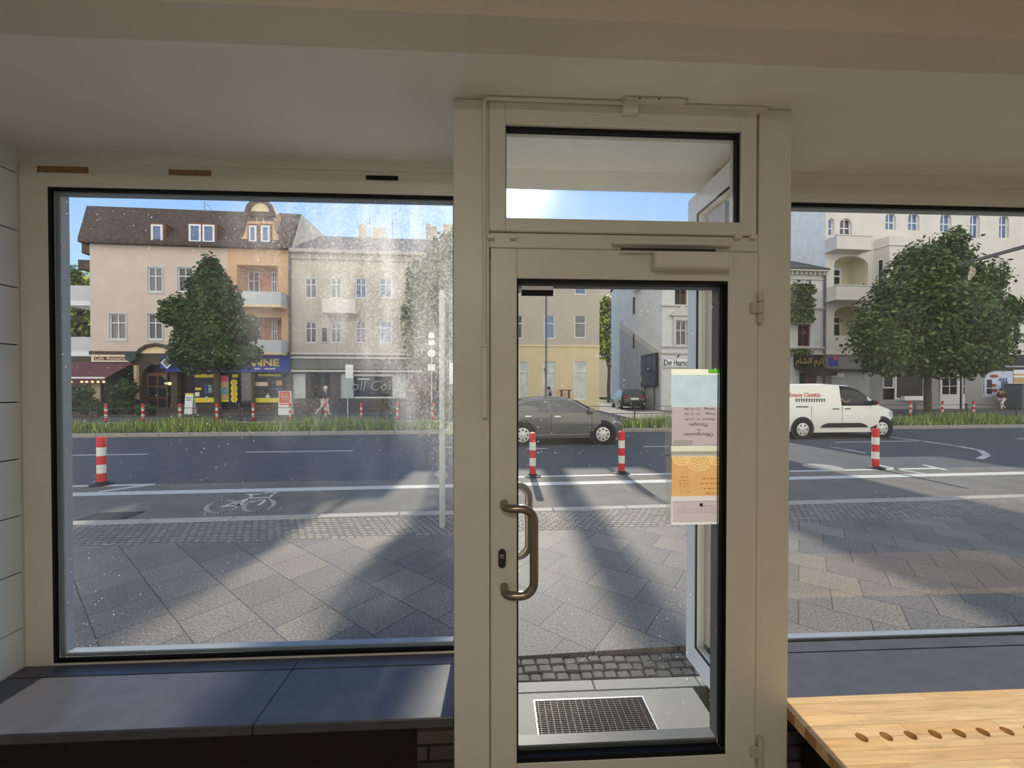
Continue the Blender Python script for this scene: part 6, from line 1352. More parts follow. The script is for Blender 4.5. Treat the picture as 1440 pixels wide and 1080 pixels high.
def vehicle(name, label, cat, u, v, rz, spec, group=None):
    """body lofted from stations along x (front at +x): top line, bottom line, plan width; belt height and roof taper"""
    t = street(name, label, cat, u, v, RZ if spec.get('z') is None else spec['z'], rz, group)
    top, bot, wid, belt, tap, paint_ = spec['top'], spec['bot'], spec['wid'], spec['belt'], spec['taper'], spec['paint']
    x0, x1 = top[0][0], top[-1][0]
    xs = sorted(set([p[0] for p in top]+[p[0] for p in bot]+[x0+(x1-x0)*i/28 for i in range(29)]))
    def half(x, z):
        h = interp(wid, x)
        if z > belt: h -= (z-belt)*tap
        elif z < 0.45: h -= (0.45-z)*0.12
        return h
    mb = MB(); secs = []; NP = 8
    for x in xs:
        zt, zb = interp(top, x), interp(bot, x); bl = min(belt, zt-0.10); sec = []
        zs_ = [zb, zb+(bl-zb)*0.3, zb+(bl-zb)*0.7, bl, bl+(zt-bl)*0.5, zt-min(0.05, (zt-bl)*0.35), zt-0.012, zt]
        for i, z in enumerate(zs_):
            h = half(x, z)
            if i == 1 or i == 2: h += 0.02
            if i == 6: h -= 0.09 if zt > belt+0.2 else 0.14
            if i == 7: h *= 0.45
            sec.append((h, z))
        secs.append([(x, -h, z) for h, z in sec]+[(x, h, z) for h, z in reversed(sec)])
    pts = [p for s_ in secs for p in s_]; n = NP*2; F = []; fm = []
    for i in range(len(xs)-1):
        for j in range(n):
            xm = (xs[i]+xs[i+1])/2; zm = (secs[i][j][2]+secs[i][(j+1) % n][2]+secs[i+1][j][2]+secs[i+1][(j+1) % n][2])/4
            if spec.get('open') and 3 <= min(j, n-2-j) <= 4 and spec['open'][0] < xm < spec['open'][1] and inpoly(xm, zm, spec['open'][2]): continue
            F.append((i*n+j, i*n+(j+1) % n, (i+1)*n+(j+1) % n, (i+1)*n+j)); fm.append(1 if spec.get('bumper') and xm > spec['bumper'][0] and zm < spec['bumper'][1] else 0)
    F += [tuple(range(n)), tuple((len(xs)-1)*n+j for j in range(n))]; fm += [0, 1 if spec.get('bumper') else 0]
    mb.add(pts, F); mb.m = fm; body = mb.build('body', [paint_, plastic], t, smooth=True)
    def side(poly, m, nm, off=0.006, parent=None, both=True, thick=0.0):
        mbs = MB()
        for sg in ((-1, 1) if both else (-1,)):
            fine = []
            for (a, b2) in zip(poly, poly[1:]+poly[:1]):
                k = max(1, int(math.hypot(a[0]-b2[0], a[1]-b2[1])/0.15))
                fine += [(a[0]+(b2[0]-a[0])*i/k, a[1]+(b2[1]-a[1])*i/k) for i in range(k)]
            tri = tessellate_polygon([[Vector((p[0], p[1], 0)) for p in fine]]); extra = lambda z: 0.02 if z < belt-0.08 else (0.004)
            mbs.add([(p[0], sg*(half(p[0], p[1])+off+extra(p[1])), p[1]) for p in fine], [tuple(q) for q in tri])
        return mbs.build(nm, m, parent or t)
    for (poly, m, nm) in spec['sides']: side(poly, m, nm)
    for (xa, xb, m, nm, f0, f1) in spec['screens']:            # glass lying on the top line between two stations
        mbs = MB(); k = 6
        for i in range(k):
            a, b2 = xa+(xb-xa)*i/k, xa+(xb-xa)*(i+1)/k; za, zb = interp(top, a), interp(top, b2); ha = (half(a, za)-f0-(f1-f0)*i/k); hb = (half(b2, zb)-f0-(f1-f0)*(i+1)/k)
            mbs.quad([(a, -ha, za+0.012), (a, ha, za+0.012), (b2, hb, zb+0.012), (b2, -hb, zb+0.012)])
        mbs.build(nm, m, t)
    for xw in spec['wheels']:
        r = spec['r']
        for sg in (-1, 1):
            hw = half(xw, 0.4)+0.018
            ar = MB(); ar.lathe([(r+0.075, 0), (r+0.075, 0.01), (r-0.02, 0.012)], 28, 0, Matrix.Translation((xw, sg*(hw+0.004), r+0.01)) @ Matrix.Rotation(R(90)*(-sg), 4, 'X')); ar.build('wheel_arch', plastic, t)
            M = Matrix.Translation((xw, sg*(hw-0.17), r)) @ Matrix.Rotation(R(90)*(-sg), 4, 'X')
            w_ = MB().lathe([(r*0.62, 0), (r*0.97, 0.0), (r, 0.03), (r, 0.16), (r*0.95, 0.19), (r*0.66, 0.195), (r*0.6, 0.185)], 32, 0, M).build('wheel', tyre_m, t, smooth=True)
            hb = MB().lathe([(r*0.66, 0.15), (r*0.66, 0.19), (r*0.60, 0.198), (r*0.25, 0.188), (r*0.2, 0.196), (0.01, 0.20)], 32, 0, M)
            for i in range(spec.get('holes', 8)): g = 2*math.pi*i/spec.get('holes', 8); hb.lathe([(0.028, 0.190), (0.028, 0.1985), (0.001, 0.199)], 10, 1, M @ Matrix.Translation((r*0.46*math.cos(g), r*0.46*math.sin(g), 0)))
            hb.build('hub_cap', [spec.get('rim', rim_m), plastic], w_, smooth=True)
    return t, half, side
# dark hatchback
D_ = SG(848, 626, RZ); uF, vF = D_
uR = S(735, 615, vF)[0]; wb = uF-uR; k_ = wb/2.6
def sc_(l): return [(a*k_, b2) for a, b2 in l]
sp = dict(top=sc_([(-2.12, 0.72), (-2.05, 0.98), (-1.75, 1.16), (-1.35, 1.37), (-0.6, 1.44), (0.1, 1.42), (0.45, 1.33), (1.12, 0.98), (1.3, 0.95), (1.9, 0.83), (2.05, 0.70), (2.12, 0.5)]), bot=sc_([(-2.12, 0.42), (-1.95, 0.26), (1.9, 0.2), (2.12, 0.32)]),
          wid=sc_([(-2.12, 0.62), (-1.9, 0.82), (-1.3, 0.88), (1.2, 0.88), (1.75, 0.80), (2.0, 0.66), (2.12, 0.5)]), belt=0.93, taper=0.42, paint=car_dark,
          sides=[(sc_([(-1.62, 1.02), (-1.45, 1.18), (-1.15, 1.30), (-0.5, 1.355), (-0.42, 0.98)]), win_car, 'rear_side_window'), (sc_([(-0.34, 0.98), (-0.40, 1.355), (0.1, 1.34), (0.42, 1.25), (0.92, 0.98)]), win_car, 'front_side_window'),
                 (sc_([(1.62, 0.64), (1.66, 0.72), (1.95, 0.66), (2.04, 0.56), (1.9, 0.58)]), lamp_glass, 'headlamp'), (sc_([(-1.0, 0.30), (-1.0, 0.345), (0.96, 0.345), (0.96, 0.30)]), chrome, 'sill_trim'), (sc_([(-0.28, 0.84), (-0.28, 0.875), (-0.08, 0.875), (-0.08, 0.84)]), chrome, 'door_handle'), (sc_([(-1.22, 0.85), (-1.22, 0.885), (-1.02, 0.885), (-1.02, 0.85)]), chrome, 'door_handle'),
                 (sc_([(-2.09, 0.72), (-2.06, 0.88), (-1.85, 0.90), (-1.8, 0.78)]), tail_m, 'tail_lamp')],
          screens=[(0.48*k_, 1.08*k_, win_car, 'windscreen', 0.10, 0.04), (-2.0*k_, -1.42*k_, win_car, 'rear_window', 0.10, 0.10)], wheels=(-1.3*k_, 1.3*k_), r=0.325)
hatch, hf, hs = vehicle('hatchback_car', 'dark grey hatchback car driving past behind the posts', 'car', (uF+uR)/2, vF+0.9, 0.0, sp)
MB().bbox(0.80*k_, 0.98*k_, -1.05, -0.88, 0.97, 1.09, 0.02).box(0.85*k_, 0.93*k_, -0.90, -0.80, 0.96, 0.985).build('wing_mirror', car_dark, hatch); MB().bbox(0.80*k_, 0.98*k_, 0.88, 1.05, 0.97, 1.09, 0.02).box(0.85*k_, 0.93*k_, 0.80, 0.90, 0.96, 0.985).build('wing_mirror', car_dark, hatch)
for sg in (-1, 1):
    mb = MB()
    for (a, b2) in ((-0.38, 0.36), (0.93, 0.93)): mb.tube([(a*k_, sg*(hf(0, 0.9)+0.012), 0.94), (a*k_, sg*(hf(0, 0.5)+0.022), 0.36)], 0.006, 5)
    mb.build('door_gap', plastic, hatch)
van_glass = bpy.data.materials.new('clear_van_glass'); van_glass.use_nodes = True
t_ = van_glass.node_tree; b_ = t_.nodes['Principled BSDF']; b_.inputs['Base Color'].default_value = lin((60, 70, 72)); b_.inputs['Roughness'].default_value = 0.05
ms_ = t_.nodes.new('ShaderNodeMixShader'); ms_.inputs[0].default_value = 0.35; tr_ = t_.nodes.new('ShaderNodeBsdfTransparent'); no_ = t_.nodes.new('ShaderNodeTexNoise')
t_.links.new(tr_.outputs[0], ms_.inputs[1]); t_.links.new(b_.outputs[0], ms_.inputs[2]); t_.links.new(ms_.outputs[0], t_.nodes['Material Output'].inputs[0])
# white van
uF, vF = SG(1241, 616.5, RZ); uR = S(1128.5, 605, vF)[0]; wb = uF-uR; k_ = wb/2.78
sp = dict(top=sc_([(-2.2, 1.30), (-2.15, 1.74), (-1.9, 1.82), (-0.5, 1.84), (0.3, 1.79), (0.62, 1.68), (1.28, 1.14), (1.5, 1.07), (1.95, 0.93), (2.05, 0.80), (2.14, 0.62)]), bot=sc_([(-2.2, 0.36), (-2.0, 0.26), (1.9, 0.22), (2.14, 0.30)]),
          wid=sc_([(-2.2, 0.82), (-1.9, 0.90), (1.2, 0.90), (1.7, 0.84), (1.98, 0.70), (2.14, 0.52)]), belt=1.10, taper=0.16, paint=car_white,
          sides=[(sc_([(0.03, 1.16), (-0.02, 1.60), (0.12, 1.655), (0.42, 1.62), (0.66, 1.52), (1.22, 1.12), (0.55, 1.13), (0.22, 1.13)]), van_glass, 'side_window'), (sc_([(-0.78, 0.38), (-0.72, 0.46), (-0.55, 0.53), (0.62, 0.53), (0.80, 0.46), (0.9, 0.38)]), plastic, 'rub_panel'),
                 (sc_([(-1.6, 1.055), (-1.6, 1.09), (-1.18, 1.09), (-1.18, 1.055)]), plastic, 'slide_rail'), (sc_([(-0.36, 0.985), (-0.36, 1.015), (-0.13, 1.015), (-0.13, 0.985)]), plastic, 'door_handle'), (sc_([(0.05, 0.985), (0.05, 1.015), (0.27, 1.015), (0.27, 0.985)]), plastic, 'door_handle'),
                 (sc_([(1.86, 0.30), (1.88, 0.60), (2.0, 0.72), (2.10, 0.72), (2.14, 0.5), (2.10, 0.30)]), plastic, 'front_bumper'), (sc_([(1.70, 0.78), (1.80, 0.92), (1.95, 0.89), (2.02, 0.78), (1.9, 0.72)]), lamp_glass, 'headlamp'),
                 (sc_([(-1.04, 0.22), (-1.04, 0.25), (1.02, 0.25), (1.02, 0.22)]), car_white, 'sill')],
          screens=[(0.66*k_, 1.24*k_, win_car, 'windscreen', 0.10, 0.06)], wheels=(-1.39*k_, 1.39*k_), r=0.33, holes=6, bumper=(1.84*k_, 0.72), open=(-0.02, 1.1, sc_([(0.03, 1.14), (-0.02, 1.62), (0.12, 1.67), (0.42, 1.64), (0.66, 1.54), (1.22, 1.10)])))
van, hf, hs = vehicle('delivery_van', 'white delivery van passing in the right window', 'van', (uF+uR)/2, vF+0.92, 0.0, sp)
MB().box(0.0, 1.3*k_, -0.70, 0.72, 0.92, 0.97).box(-0.36*k_, -0.32*k_, -0.74, 0.74, 0.92, 1.66).box(0.95*k_, 1.3*k_, -0.68, 0.70, 0.972, 1.10).build('cabin_lining', plastic, van, label='black lining of the cab'); MB().bbox(-0.22*k_, -0.08*k_, -0.62, -0.12, 0.98, 1.50, 0.03).build('seat', plastic, van)
red_l = mat('red_lettering', (206, 66, 56), 0.5, 0.05); dark_l = mat('grey_lettering', (70, 76, 84), 0.5, 0.05)
yv = -(hf(-1.0*k_, 1.45)+0.012)
lm = Matrix.Rotation(-math.atan(0.16), 4, 'X')
def vtext(body, x, z, size, m, sx=1.0, **k): return text('lettering', body, size, m, van, Matrix.Translation((x, -(hf(-0.8, z)+0.014), z)) @ lm @ Matrix.Rotation(R(90), 4, 'X'), 'CENTER', 0.002, sx=sx, **k)
uL = S(1137, 556, vF)[0]-(uF+uR)/2
vtext('Empty Clean', S(1131, 556, vF)[0]-(uF+uR)/2, S(1135, 555.5, vF)[1]-RZ, 0.19, red_l, 0.95, label='red lettering on the van side')
mb = MB(); xe, ze_ = S(1152, 556, vF)[0]-(uF+uR)/2, S(1152, 556, vF)[1]-RZ
for (dx, dz, w_, h_) in ((-0.06, 0.05, 0.05, 0.03), (0.05, 0.05, 0.05, 0.03), (0, -0.03, 0.14, 0.025), (-0.09, -0.01, 0.03, 0.05), (0.09, -0.01, 0.03, 0.05), (0, 0.02, 0.03, 0.05)): yq = -(hf(-0.8, ze_+dz)+0.012); mb.box(xe+dx-w_/2, xe+dx+w_/2, yq-0.006, yq, ze_+dz-h_/2, ze_+dz+h_/2)
mb.build('emblem', red_l, van)
mb = MB(); zz = S(1140, 563, vF)[1]-RZ
for i in range(6):
    xx = S(1123.5+i*7.1, 563, vF)[0]-(uF+uR)/2; yq = -(hf(-0.8, zz)+0.012)
    for dx in (-0.05, 0.04): mb.box(xx+dx-0.012, xx+dx+0.02, yq-0.005, yq, zz-0.055, zz+0.055).box(xx+dx-0.03, xx+dx+0.03, yq-0.005, yq, zz+0.035, zz+0.055)
mb.build('digit_marks', dark_l, van)
MB().bbox(0.90*k_, 1.02*k_, -1.12, -0.93, 1.12, 1.28, 0.03).build('wing_mirror', plastic, van); MB().bbox(0.86*k_, 1.02*k_, 0.92, 1.14, 1.14, 1.34, 0.03).build('wing_mirror', plastic, van)
mb = MB()
for a in (-0.03, -1.08): mb.tube([(a*k_, -(hf(0, 1.0)+0.016), 1.08), (a*k_, -(hf(0, 0.6)+0.024), 0.34)], 0.006, 5)
mb.build('door_gap', dark_l, van)
# black parked car seen from behind in the side street
uP, vP = SG(884, 566, 0.02); vP = 29.2; uP = S(884, 560, vP)[0]-0.1
sp = dict(top=[(-2.1, 0.80), (-2.0, 1.02), (-1.55, 1.40), (-0.6, 1.52), (0.2, 1.48), (1.1, 1.02), (1.9, 0.86), (2.1, 0.6)], bot=[(-2.1, 0.40), (-1.95, 0.28), (1.9, 0.25), (2.1, 0.35)], wid=[(-2.1, 0.74), (-1.9, 0.88), (1.6, 0.86), (2.1, 0.6)], belt=0.95, taper=0.36, paint=car_black,
          sides=[([(-1.55, 1.02), (-1.3, 1.34), (0.1, 1.40), (0.85, 1.02)], win_car, 'side_window')], screens=[(-1.98, -1.58, win_car, 'rear_window', 0.12, 0.16)], wheels=(-1.3, 1.3), r=0.32, z=0.03)
park, hf, hs = vehicle('parked_car', 'black car parked in the side street seen from behind', 'car', uP, vP, R(82), sp)
MB().bbox(-2.13, -2.09, -0.28, 0.28, 0.74, 0.86, 0.01).build('number_plate', sign_white, park); mb = MB()
for sg in (-1, 1): mb.bbox(-2.12, -1.98, sg*0.62-0.14, sg*0.62+0.14, 0.86, 0.98, 0.02)
mb.build('tail_lamp', tail_m, park)

# ================================================================== PEOPLE
skin_m = mat('skin', (206, 158, 130), 0.6, 0.05, 6); navy = mat('navy_cloth', (44, 50, 74), 0.9, 0.1, 12); pale_cl = mat('pale_pink_cloth', (226, 206, 200), 0.9, 0.05, 12); hair_l = mat('light_hair', (222, 216, 206), 0.8, 0.1, 20); hair_d = mat('dark_hair', (44, 36, 32), 0.8, 0.1, 20)
whi_cl = mat('pale_shirt', (150, 156, 166), 0.9, 0.08, 12); dark_cl = mat('dark_coat', (60, 60, 66), 0.9, 0.1, 12); wine_cl = mat('dark_red_cloth', (104, 48, 46), 0.9, 0.1, 12); blue_cl = mat('blue_jeans', (74, 86, 110), 0.9, 0.1, 12); shoe_m = mat('pale_shoe', (200, 196, 190), 0.7, 0.05); dark_shoe = mat('dark_shoe', (36, 34, 34), 0.7, 0.05)
def skinned(name, verts, edges, radii, m, parent, root=0, sub=2, keep=None):
    me = bpy.data.meshes.new(name); me.from_pydata(verts, edges, []); ob = bpy.data.objects.new(name, me); COL.objects.link(ob)
    sk = ob.modifiers.new('skin', 'SKIN'); sk.use_smooth_shade = True
    for i, r in enumerate(radii): me.skin_vertices[0].data[i].radius = (r, r) if not isinstance(r, tuple) else r
    me.skin_vertices[0].data[root].use_root = True
    sb = ob.modifiers.new('sub', 'SUBSURF'); sb.levels = sub; sb.render_levels = sub
    bpy.context.view_layer.update()
    dg = bpy.context.evaluated_depsgraph_get(); nm = bpy.data.meshes.new_from_object(ob.evaluated_get(dg)); bpy.data.objects.remove(ob)
    nm.materials.clear(); nm.materials.append(m); nm.name = name
    for p in nm.polygons: p.use_smooth = True; p.material_index = 0
    o2 = bpy.data.objects.new(name, nm); COL.objects.link(o2); o2.parent = parent; return o2
def person(label, u, v, z, rz, J, clothes, group=None, S_=1.0):
    """J: joints. x is forward, y to the figure's left. The body is one skin; clothing lies over it."""
    t = street('person', label, 'person', u, v, z, rz, group)
    names = ['pelvis', 'waist', 'chest', 'neck', 'head', 'crown', 'shL', 'elL', 'wrL', 'haL', 'shR', 'elR', 'wrR', 'haR', 'hipL', 'knL', 'anL', 'toL', 'hipR', 'knR', 'anR', 'toR']
    rad = dict(pelvis=(0.13, 0.10), waist=(0.12, 0.09), chest=(0.14, 0.11), neck=0.05, head=(0.085, 0.095), crown=(0.06, 0.07), shL=0.055, elL=0.042, wrL=0.03, haL=0.035, hipL=0.085, knL=0.06, anL=0.04, toL=0.035)
    for a in ('sh', 'el', 'wr', 'ha', 'hip', 'kn', 'an', 'to'): rad[a+'R'] = rad[a+'L']
    E_ = [('pelvis', 'waist'), ('waist', 'chest'), ('chest', 'neck'), ('neck', 'head'), ('head', 'crown')]
    for s_ in 'LR': E_ += [('chest', 'sh'+s_), ('sh'+s_, 'el'+s_), ('el'+s_, 'wr'+s_), ('wr'+s_, 'ha'+s_), ('pelvis', 'hip'+s_), ('hip'+s_, 'kn'+s_), ('kn'+s_, 'an'+s_), ('an'+s_, 'to'+s_)]
    nn = [n for n in names if n in J]; V = [tuple(c*S_ for c in J[n]) for n in nn]; E2 = [(nn.index(a), nn.index(b2)) for a, b2 in E_ if a in J and b2 in J]
    def rr(n, k): r = rad[n]; return (r[0]*k*S_, r[1]*k*S_) if isinstance(r, tuple) else r*k*S_
    skinned('body', V, E2, [rr(n, 1.0) for n in nn], skin_m, t, nn.index('pelvis'))
    for (nm, parts, m, k) in clothes:
        pn = [n for n in parts if n in J]
        if not pn: continue
        V2 = [tuple(c*S_ for c in J[n]) for n in pn]; e2 = [(pn.index(a), pn.index(b2)) for a, b2 in E_ if a in pn and b2 in pn]
        skinned(nm, V2, e2, [rr(n, k) for n in pn], m, t, 0)
    return t
def hair(t, J, m, S_=1.0, back=0.02, r=0.115):
    h = Vector(J['head'])*S_; mb = MB().ball((h.x-back*S_, h.y, h.z+0.035*S_), (r*S_, 0.10*S_, 0.125*S_), 14, 10).ball((h.x-0.075*S_, h.y, h.z-0.05*S_), (0.05*S_, 0.085*S_, 0.10*S_), 10, 8); mb.build('hair', m, t, smooth=True)
    f = MB().ball((h.x+0.098*S_, h.y, h.z-0.005*S_), (0.018*S_, 0.013*S_, 0.022*S_), 8, 6); f.build('nose', skin_m, t, smooth=True)
walk = dict(pelvis=(0, 0, 0.90), waist=(0.02, 0, 1.06), chest=(0.05, 0, 1.28), neck=(0.07, 0, 1.44), head=(0.10, 0, 1.56), crown=(0.09, 0, 1.64), shL=(0.05, 0.17, 1.36), elL=(-0.12, 0.21, 1.14), wrL=(-0.10, 0.20, 0.92), haL=(-0.06, 0.20, 0.85), shR=(0.06, -0.17, 1.36), elR=(0.10, -0.21, 1.12), wrR=(0.28, -0.17, 1.00), haR=(0.34, -0.15, 0.97),
            hipL=(0.0, 0.09, 0.86), knL=(0.18, 0.09, 0.50), anL=(0.20, 0.09, 0.09), toL=(0.36, 0.09, 0.04), hipR=(-0.01, -0.09, 0.86), knR=(-0.10, -0.09, 0.48), anR=(-0.42, -0.09, 0.17), toR=(-0.38, -0.09, 0.035))
LEGS = ['pelvis', 'hipL', 'knL', 'anL', 'hipR', 'knR', 'anR']; TOP = ['pelvis', 'waist', 'chest', 'shL', 'elL', 'wrL', 'shR', 'elR', 'wrR']
vp = VB-3.0; up = S(456, 575, vp)[0]
p1_ = person('person in navy top and pale trousers walking past the grey house', up, vp, 0.03, 0.0, walk, [('trousers', LEGS, pale_cl, 1.28), ('jacket', TOP, navy, 1.22), ('shoe', ['anL', 'toL'], shoe_m, 1.3), ('shoe', ['anR', 'toR'], shoe_m, 1.3)]); hair(p1_, walk, hair_l)
stand = dict(walk); stand.update(pelvis=(0, 0, 0.92), waist=(0, 0, 1.08), chest=(0.02, 0, 1.30), neck=(0.05, 0, 1.47), head=(0.10, 0, 1.58), crown=(0.11, 0, 1.66), shL=(0.02, 0.18, 1.38), elL=(-0.02, 0.22, 1.12), wrL=(0.14, 0.16, 0.98), haL=(0.20, 0.13, 0.98), shR=(0.02, -0.18, 1.38), elR=(-0.02, -0.22, 1.12), wrR=(0.05, -0.22, 0.90), haR=(0.07, -0.21, 0.82), hipL=(0, 0.09, 0.88), knL=(0.03, 0.10, 0.48), anL=(0, 0.11, 0.09), toL=(0.15, 0.12, 0.035), hipR=(0, -0.09, 0.88), knR=(0.02, -0.10, 0.48), anR=(-0.02, -0.11, 0.09), toR=(0.13, -0.12, 0.035))
drive = dict(pelvis=(0, 0, 0.30), waist=(-0.01, 0, 0.44), chest=(0.0, 0, 0.62), neck=(0.04, 0, 0.74), head=(0.09, 0, 0.83), crown=(0.10, 0, 0.89), shL=(0.02, 0.17, 0.67), elL=(0.22, 0.22, 0.54), wrL=(0.44, 0.16, 0.60), haL=(0.52, 0.13, 0.62), shR=(0.02, -0.17, 0.67), elR=(0.20, -0.24, 0.50), wrR=(0.42, -0.18, 0.56), haR=(0.50, -0.15, 0.60))
pd_ = person('person driving the white van with a bare arm at the side window', (uF+uR)/2+0.14, vF+0.92-0.42, RZ+0.70, 0.0, drive, [('shirt', ['pelvis', 'waist', 'chest', 'shL', 'shR'], whi_cl, 1.2)]); hair(pd_, drive, hair_d)
vp = VB-1.0
p2_ = person('person in dark clothes standing at the ochre house window', S(773.5, 570, vp)[0], vp, 0.03, R(180), stand, [('trousers', LEGS, dark_cl, 1.25), ('coat', TOP, dark_cl, 1.3), ('shoe', ['anL', 'toL'], dark_shoe, 1.3), ('shoe', ['anR', 'toR'], dark_shoe, 1.3)], S_=0.98); hair(p2_, stand, hair_d, 0.98)
vp = VB-2.2
p3_ = person('person in dark red top and pale trousers walking at the far right', S(1409, 575, vp)[0], vp, 0.03, R(180), walk, [('trousers', LEGS, pale_cl, 1.2), ('jacket', TOP, wine_cl, 1.25), ('shoe', ['anL', 'toL'], dark_shoe, 1.3), ('shoe', ['anR', 'toR'], dark_shoe, 1.3)], S_=0.92); hair(p3_, walk, hair_d, 0.92)

# ================================================================== POLES, SIGNS, BICYCLE
pole_m = mat('pale_grey_pole', (188, 192, 190), 0.5, 0.06, 8)
u, v = SG(622, 741, 0.0); t = street('sign_pole', 'pale grey sign pole on the kerb beside the door post', 'sign pole', u, v, 0.0); oo = (u, v, 0.0)
MB(oo).lathe([(0.034, 0.0), (0.034, 2.7), (0.030, 2.72)], 16, 0, Matrix.Translation((u, v, 0))).build('pole', pole_m, t, smooth=True)
zt_ = S(631, 503, v)[1]; zm_ = S(631, 540, v)[1]; zl_ = S(631, 592, v)[1]; ua = S(626, 540, v)[0]; ub = S(640, 540, v)[0]
MB(oo).bbox(ua, ua+0.16, v-0.02, v+0.02, zl_, zm_, 0.008).bbox(ua+0.012, ua+0.16, v-0.015, v+0.015, zm_+0.002, zt_, 0.008).build('sign_plate', mat('grey_sign_back', (104, 100, 92), 0.6, 0.08), t); MB(oo).bbox(ua+0.05, ua+0.14, v-0.024, v-0.021, zm_, zt_-0.06, 0.001).build('notice_field', sign_white, t)
z0, z1 = S(631, 611, v)[1], S(631, 593, v)[1]; MB(oo).bbox(ua+0.01, ua+0.16, v-0.012, v+0.012, z0, z1, 0.006).build('green_plate', mat('pale_green_plate', (150, 176, 140), 0.6, 0.08), t)
for zz in (zl_+0.1, zm_+0.2, z1-0.03): MB(oo).box(u-0.03, ua+0.03, v-0.012, v+0.012, zz-0.012, zz+0.012).build('clamp', gutter, t)
# small parking sign on the far sidewalk
vq = 20.3; u = S(489, 580, vq)[0]; t = street('parking_sign', 'thin pole with white plate before the grey house', 'sign', u, vq, 0.03); oo = (u, vq, 0.03); r = RC(486, 497, 513, 532, vq)
MB(oo).tube([(u, vq, 0.031), (u, vq, r[3]+0.05)], 0.03, 8).build('pole', pole_m, t); MB(oo).bbox(r[0], r[1], vq-0.05, vq-0.032, r[2], r[3], 0.008).build('sign_plate', sign_white, t)
# street signs seen through the dirt and glare patch of the left window
vq = 19.7; u = S(607, 585, vq)[0]; t = street('traffic_sign', 'pale traffic sign pole left of the sign pole on the kerb', 'sign', u, vq, 0.03); oo = (u, vq, 0.03)
MB(oo).tube([(u, vq, 0.031), (u, vq, S(607, 466, vq)[1])], 0.035, 8).build('pole', pole_m, t)
for py, h_ in ((472, 4), (482, 4), (497, 5.5), (517, 5)):
    c = S(607, py, vq); s_ = h_/FPX*vq
    if py == 497: MB(oo).lathe([(s_, 0), (s_, 0.02), (s_*0.6, 0.022)], 20, 0, Matrix.Translation((c[0], vq-0.04, c[1])) @ Matrix.Rotation(R(90), 4, 'X')).build('round_plate', sign_white, t)
    else: MB(oo).bbox(c[0]-s_, c[0]+s_, vq-0.06, vq-0.04, c[1]-s_*0.9, c[1]+s_*0.9, 0.006).build('sign_plate', sign_white, t)
# street lamp mast in front of the ochre house
vq = 20.2; u = S(768, 580, vq)[0]; t = street('street_lamp', 'grey street lamp mast before the ochre house', 'street lamp', u, vq, 0.03); oo = (u, vq, 0.03); zt_ = S(768, 392, vq)[1]
MB(oo).tube([(u, vq, 0.031), (u, vq, 1.2), (u, vq, 1.25), (u, vq, zt_), (u+0.2, vq-0.5, zt_+0.35)], [0.09, 0.09, 0.06, 0.05, 0.04], 10).build('mast', gutter, t, smooth=True); MB(oo).bbox(u+0.05, u+0.4, vq-1.2, vq-0.45, zt_+0.3, zt_+0.42, 0.04).build('lamp_head', gutter, t); MB(oo).box(u-0.14, u+0.0, vq-0.14, vq-0.06, S(768, 520, vq)[1]-.1, S(768, 520, vq)[1]+.1).build('control_box', gutter, t)
# lamp arm that reaches in from the right
vq = 9.0; pa = S(1350, 372, vq); pb = S(1440, 347, vq); dxx = pb[0]-pa[0]; dzz = pb[1]-pa[1]; pe = (pb[0]+dxx*1.6, pb[1]+dzz*1.6)
t = street('street_lamp', 'dark lamp arm reaching in from the right before the bushy tree', 'street lamp', pe[0], 5.6, 0.0); oo = (pe[0], 5.6, 0.0)
MB(oo).tube([(pe[0], 5.6, 0.001), (pe[0], 5.6, pe[1]-0.4), (pe[0]-0.1, 6.2, pe[1]), (pe[0]-0.8, vq, pe[1]-0.05)], [0.09, 0.06, 0.05, 0.04], 10).build('mast', dark_steel, t, smooth=True)
mb = MB(oo).tube([(pe[0]-0.5, vq, pe[1]-dzz/dxx*0.5), (pb[0], vq, pb[1]), (pa[0]+0.3*dxx, vq, pa[1]+0.3*dzz), (pa[0], vq, pa[1])], [0.055, 0.055, 0.045, 0.015], 10); mb.build('arm', dark_steel, t, smooth=True)
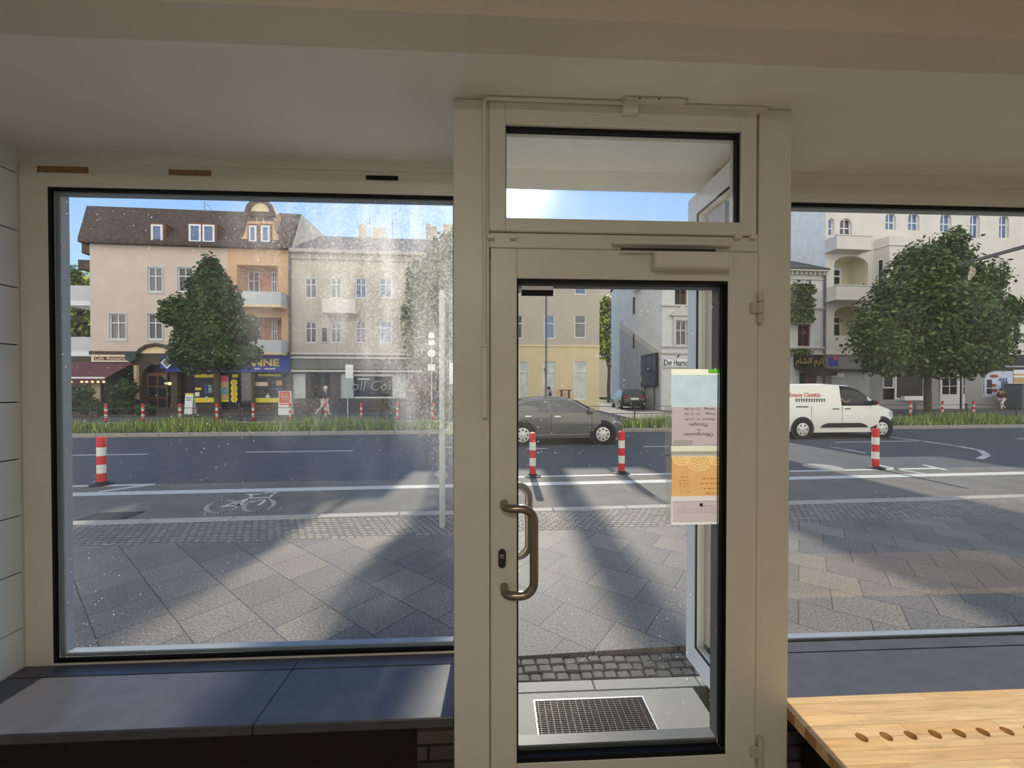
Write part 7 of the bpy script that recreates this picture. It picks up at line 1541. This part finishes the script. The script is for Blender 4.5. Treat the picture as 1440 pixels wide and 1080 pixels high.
# wooden stand before the ochre house
vq = VB-0.6; r = RC(787, 803, 548, 566, vq); uc = (r[0]+r[1])/2; t = street('wooden_stand', 'small brown wooden stand before the ochre house', 'stand', uc, vq, 0.03); oo = (uc, vq, 0.03)
MB(oo).box(r[0], r[1], vq-0.2, vq+0.2, r[3]-0.06, r[3]).build('top', brown_fr, t)
for uu in (r[0]+0.1, r[1]-0.18):
    for vv in (vq-0.17, vq+0.11): MB(oo).box(uu, uu+0.07, vv, vv+0.06, 0.03, r[3]-0.061).build('leg', brown_fr, t)
MB(oo).box(r[0]+0.1, r[1]-0.11, vq-0.12, vq+0.12, 0.35, 0.39).build('shelf', brown_fr, t)
# parked bicycle
vq = VB-1.4; u = S(482, 580, vq)[0]; t = street('bicycle', 'dark bicycle leaning before the grey house', 'bicycle', u, vq, 0.03); oo = (u, vq, 0.03)
wr_ = 0.34; A0, B0, P1, P2, P3 = Vector((u-0.52, vq, 0.03+wr_)), Vector((u+0.52, vq, 0.03+wr_)), Vector((u-0.08, vq, 0.32)), Vector((u-0.2, vq, 0.88)), Vector((u+0.38, vq, 0.92))
for c in (A0, B0):
    mb = MB(oo); mb.tube([(c.x+wr_*math.cos(2*math.pi*i/24), vq, c.z+wr_*math.sin(2*math.pi*i/24)) for i in range(25)], 0.018, 6)
    for i in range(8): g = math.pi*i/8; mb.tube([(c.x-wr_*math.cos(g), vq, c.z-wr_*math.sin(g)), (c.x+wr_*math.cos(g), vq, c.z+wr_*math.sin(g))], 0.003, 4)
    mb.build('wheel', gutter, t)
mb = MB(oo)
for a, b2 in ((A0, P1), (A0, P2), (P1, P2), (P2, P3), (P1, P3), (P3, B0)): mb.tube([a, b2], 0.018, 8)
mb.build('bicycle_frame', sign_black, t); MB(oo).tube([P3, P3+Vector((-0.02, 0, 0.14)), P3+Vector((0.0, -0.25, 0.18))], 0.012, 6).tube([P3+Vector((-0.02, 0, 0.14)), P3+Vector((0.0, 0.25, 0.18))], 0.012, 6).build('handlebar', gutter, t); MB(oo).ball((P2.x-0.02, vq, P2.z+0.05), (0.14, 0.08, 0.035), 12, 8).build('saddle', sign_black, t)
